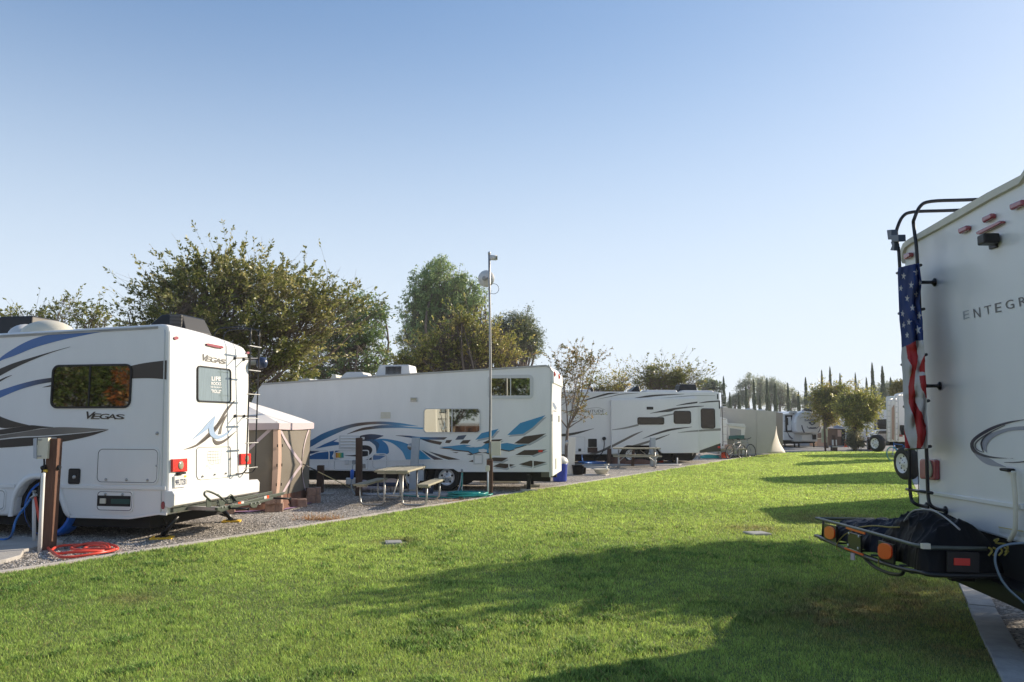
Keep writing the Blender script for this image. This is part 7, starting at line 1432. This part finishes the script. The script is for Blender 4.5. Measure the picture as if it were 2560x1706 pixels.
# golden trees by the road
tree('golden_tree','golden topped rounded tree left of the pair near the far road',(G(*Z(10,1290,1050)).x*.0+W(*Z(10,1290,1000),56).x,56,0),2.4,[(1250,480,70,65),(1370,460,110,50),(1230,570,50,70),(1320,560,120,90),(1430,520,90,80),(1270,680,100,90),(1380,650,80,90),(1500,460,40,50),(1330,780,60,60),(1270,720,50,60)],56,24000,.13,OR,41,k=10,spray=1.1,clump=.35,trunk_r=.16,twn=900)
tree('golden_tree','golden topped rounded tree right of the pair near the far road',(W(*Z(10,1610,1000),52).x,52,0),2.2,[(1640,540,120,60),(1760,570,110,60),(1560,600,90,90),(1680,660,170,110),(1600,740,120,90),(1760,700,90,80),(1840,600,60,40),(1640,820,80,80),(1600,900,50,50),(1740,770,70,50),(1480,640,50,50)],52,27000,.13,[(.12,.16,.04),(.24,.27,.06),(.44,.42,.10),(.58,.48,.12)],42,k=10,spray=1.0,clump=.35,trunk_r=.15,twn=1000)
tree('shrub','grey green shrub at the foot of the right golden tree',(W(*Z(10,1612,1080),51).x,51,0),.3,[(1610,1020,65,70),(1590,980,40,50),(1640,1060,50,40)],51,5000,.10,[(.14,.16,.10),(.22,.22,.13),(.30,.26,.15)],43,k=10,clump=.3,trunk_r=.05,cat='shrub')
tree('golden_tree','small golden tree top showing beside the flag',(W(*Z(10,2110,900),70).x,70,0),3,[(2110,420,50,50),(2150,400,40,40),(2090,470,50,30)],70,6000,.2,[(.12,.13,.03),(.2,.18,.04),(.28,.22,.05)],44,k=10,clump=.5,trunk_r=.2)
EU=[(.20,.25,.16),(.28,.32,.21),(.36,.39,.26),(.45,.46,.31)]  # gum foliage paled and greyed to paint in the distance haze
for i,(bl,lb,d_) in enumerate((([(430,330,70,70),(370,380,60,70),(330,430,50,60),(420,430,70,60),(380,500,80,60)],'feathery distant gum tree, tallest at the left of the cypress row',150),([(545,370,48,90),(560,480,60,80),(540,560,60,60)],'narrow distant gum tree behind the middle of the cypress row',155),([(670,380,70,70),(690,470,70,80),(660,560,80,60)],'distant gum tree behind the largest left cypress',150),([(780,430,70,80),(800,520,70,80),(760,600,80,60),(740,500,40,60)],'rounded distant gum tree above the nose-on trailer',148),([(900,480,60,55),(920,570,60,60),(880,620,70,50),(980,560,50,50)],'low distant gum tree right above the nose-on trailer',152),([(1090,600,60,70),(1150,520,60,60),(1180,620,60,60)],'distant gum tree left behind the golden trees',150),([(1960,440,60,90),(2050,400,70,60),(1970,520,60,80),(2030,480,70,60)],'distant gum tree behind the rightmost cypresses',150),([(1690,480,60,50),(1580,500,60,40),(1860,470,40,70)],'low distant gum trees showing between the right cypresses',155),([(270,550,60,50),(200,600,40,30),(330,560,50,50)],'low distant gum tree at the left end of the cypress row',150))):
    tree('gum_tree',lb,(W(*Z(10,bl[0][0],1000),d_).x,d_,0),5,bl,d_,8500,.24,EU,50+i,group='distant gum trees',k=10,clump=1.2,trunk_r=.3,shell=.35,tw=.05,droop=.4,width=.4,twn=140)
# cypresses
CY=[(130,300,620,44),(200,475,625,36),(303,465,630,36),(383,380,645,36),(470,330,650,42),(540,500,650,32),(620,315,660,48),(713,370,668,48),(857,370,680,42),(977,465,668,38),(1057,310,650,48),(1240,228,600,40),(1333,195,600,42),(1447,265,600,38),(1620,260,600,38),(1650,370,600,30),(1745,310,600,40),(1810,150,600,52),(1925,185,650,58),(2020,310,600,52)]
proto=None; ords=['first','second','third','fourth','fifth','sixth','seventh','eighth','ninth','tenth','eleventh','twelfth','thirteenth','fourteenth','fifteenth','sixteenth','seventeenth','eighteenth','nineteenth','last']
for i,(x,yt,yb,w_) in enumerate(CY):
    d_=118; t=W(*Z(10,x,yt-6),d_); hgt=t.z; wd=w_/4.525*d_/F*1.25
    if proto is None:
        r=np.random.default_rng(5); n=6500; h=r.random(n)**.85; rad=.5*np.minimum(1,(h/.06))*np.clip(1-h**3.2,0,1)*(.80+.2*np.sin(h*23)); a=r.random(n)*6.283; q=(.55+.5*r.random(n)**.5)
        P=np.c_[np.cos(a)*rad*q,np.sin(a)*rad*q,.6/9+h*.94]; P[:,2]*=1
        Dr=np.c_[np.cos(a)*.35,np.sin(a)*.35,np.ones(n)*.05]; V,Fq=leafquads(P,Dr*np.array([1,1,1]),.055,r,.5)
        proto=root('cypress','','cypress',(0,0,0),'slender cypresses in a far row'); c=np.array([(.06,.10,.05),(.09,.14,.065),(.12,.17,.08)])[r.integers(0,3,n)]
        V[:,2]=V[:,2]; V0=V.reshape(-1,4,3); ctr=V0[:,:1]; V0=ctr+(V0-ctr)*np.array([2.2,2.2,.5]); V=V0.reshape(-1,3)
        add_mesh('crown',V,Fq,np.repeat(c,4,0),LEAF,proto,(0,0,0)); mb=MB(); mb.tube([(0,0,0),(0,0,.5),(0,0,.9)],[.12,.08,.02],6); tmp=mb.build('trunk',BARKD,proto)
        o=proto
    else: o=dup(proto)
    o.location=(t.x,d_,0); o.scale=(wd,wd,hgt); o.rotation_euler=(0,0,i*1.3)
    o['label']=['leftmost slender cypress of the far row, just right of the third trailer ladder','second cypress from the left in the far row, short'][i] if i<2 else ('%s cypress from the left in the far row'%ords[i] if i<19 else 'rightmost broad dark cypress of the far row, nearest the flag')
# trees behind the coach that shade the lawn, the second added for its dapples
tree('shade_tree','tree standing behind the right coach whose shadow falls across the lawn',(11.2,15.2,0),1.9,[(9.9,14.6,4.3,1.5,1.3,.9),(11.6,15.6,4.2,1.6,1.3,1.1),(12.6,14.6,3.6,1.2,1.2,1.0),(10.2,13.6,3.5,1.2,1.1,.8)],15,34000,.10,OL,61,clump=.3,spray=.6,trunk_r=.14,twn=1000)

tree('shade_tree','added unseen tree behind the right coach, nearer the photographer, dappling the kerb',(12.0,12.2,0),1.8,[(11.4,12.0,3.9,1.3,1.3,.8),(12.6,12.6,4.2,1.4,1.3,1.0),(10.6,11.6,3.5,.9,1.0,.6)],15,2600,.10,OL,62,clump=.25,spray=.8,trunk_r=.10,twn=190,gap=.46)
# ------------------------------------------------------------------ trees behind the photographer, seen mirrored in the windows
BG_=[(-30.5,-5.5,3.2,'one',0),(-36,-13,4.2,'two',1),(-26.0,-7.3,2.9,'three',2),(-8.5,-13,4.0,'four',0),(-12.6,-13.5,4.2,'five',1),(-4.6,-15,4.0,'six',2),(-15.8,-14,3.3,'seven',0)]
nm_=['leftmost dark green','tall olive','smaller orange leaved','broad green','tallest olive','rightmost orange leaved','low dark']
for i,(x,y,h,_,c) in enumerate(BG_):
    tree('shade_tree',nm_[i]+' tree in the row behind the photographer, mirrored in the windows',(x,y,0),1.6,[(x,y,h,2.6,2.2,1.9),(x+1.3,y+.6,h+1.0,1.8,1.6,1.3),(x-1.4,y-.3,h+.6,1.7,1.6,1.3)],15,7000,.22,[GR,OL,[(.45,.16,.04),(.5,.24,.06),(.35,.12,.04),(.5,.3,.1)]][c],90+i,group='trees mirrored in the windows',clump=.5,trunk_r=.18)
mb=MB()
for i in range(60):
    mb.obox((-40+i*1.0,-19.5,0),(.97,0,0),(0,.03,0),(0,0,1.5))
tag(mb.build('wooden_fence',M['wood'],loc=(-10,-19.5,0)),'long brown board fence behind the photographer, mirrored in the windows','fence')
# ------------------------------------------------------------------ thin valley haze
m=bpy.data.materials.new('haze'); m.use_nodes=True; n=m.node_tree; n.nodes.remove(n.nodes['Principled BSDF']); pv=n.nodes.new('ShaderNodeVolumePrincipled')
pv.inputs['Color'].default_value=(.86,.90,.95,1); pv.inputs['Density'].default_value=.0005; pv.inputs['Anisotropy'].default_value=.2
n.links.new(pv.outputs[0],n.nodes['Material Output'].inputs['Volume'])
mb=MB(); mb.obox((-950,-950,-1.2),(1900,0,0),(0,1900,0),(0,0,24)); o=mb.build('haze',m,loc=(0,0,-1.2)); o['kind']='stuff'
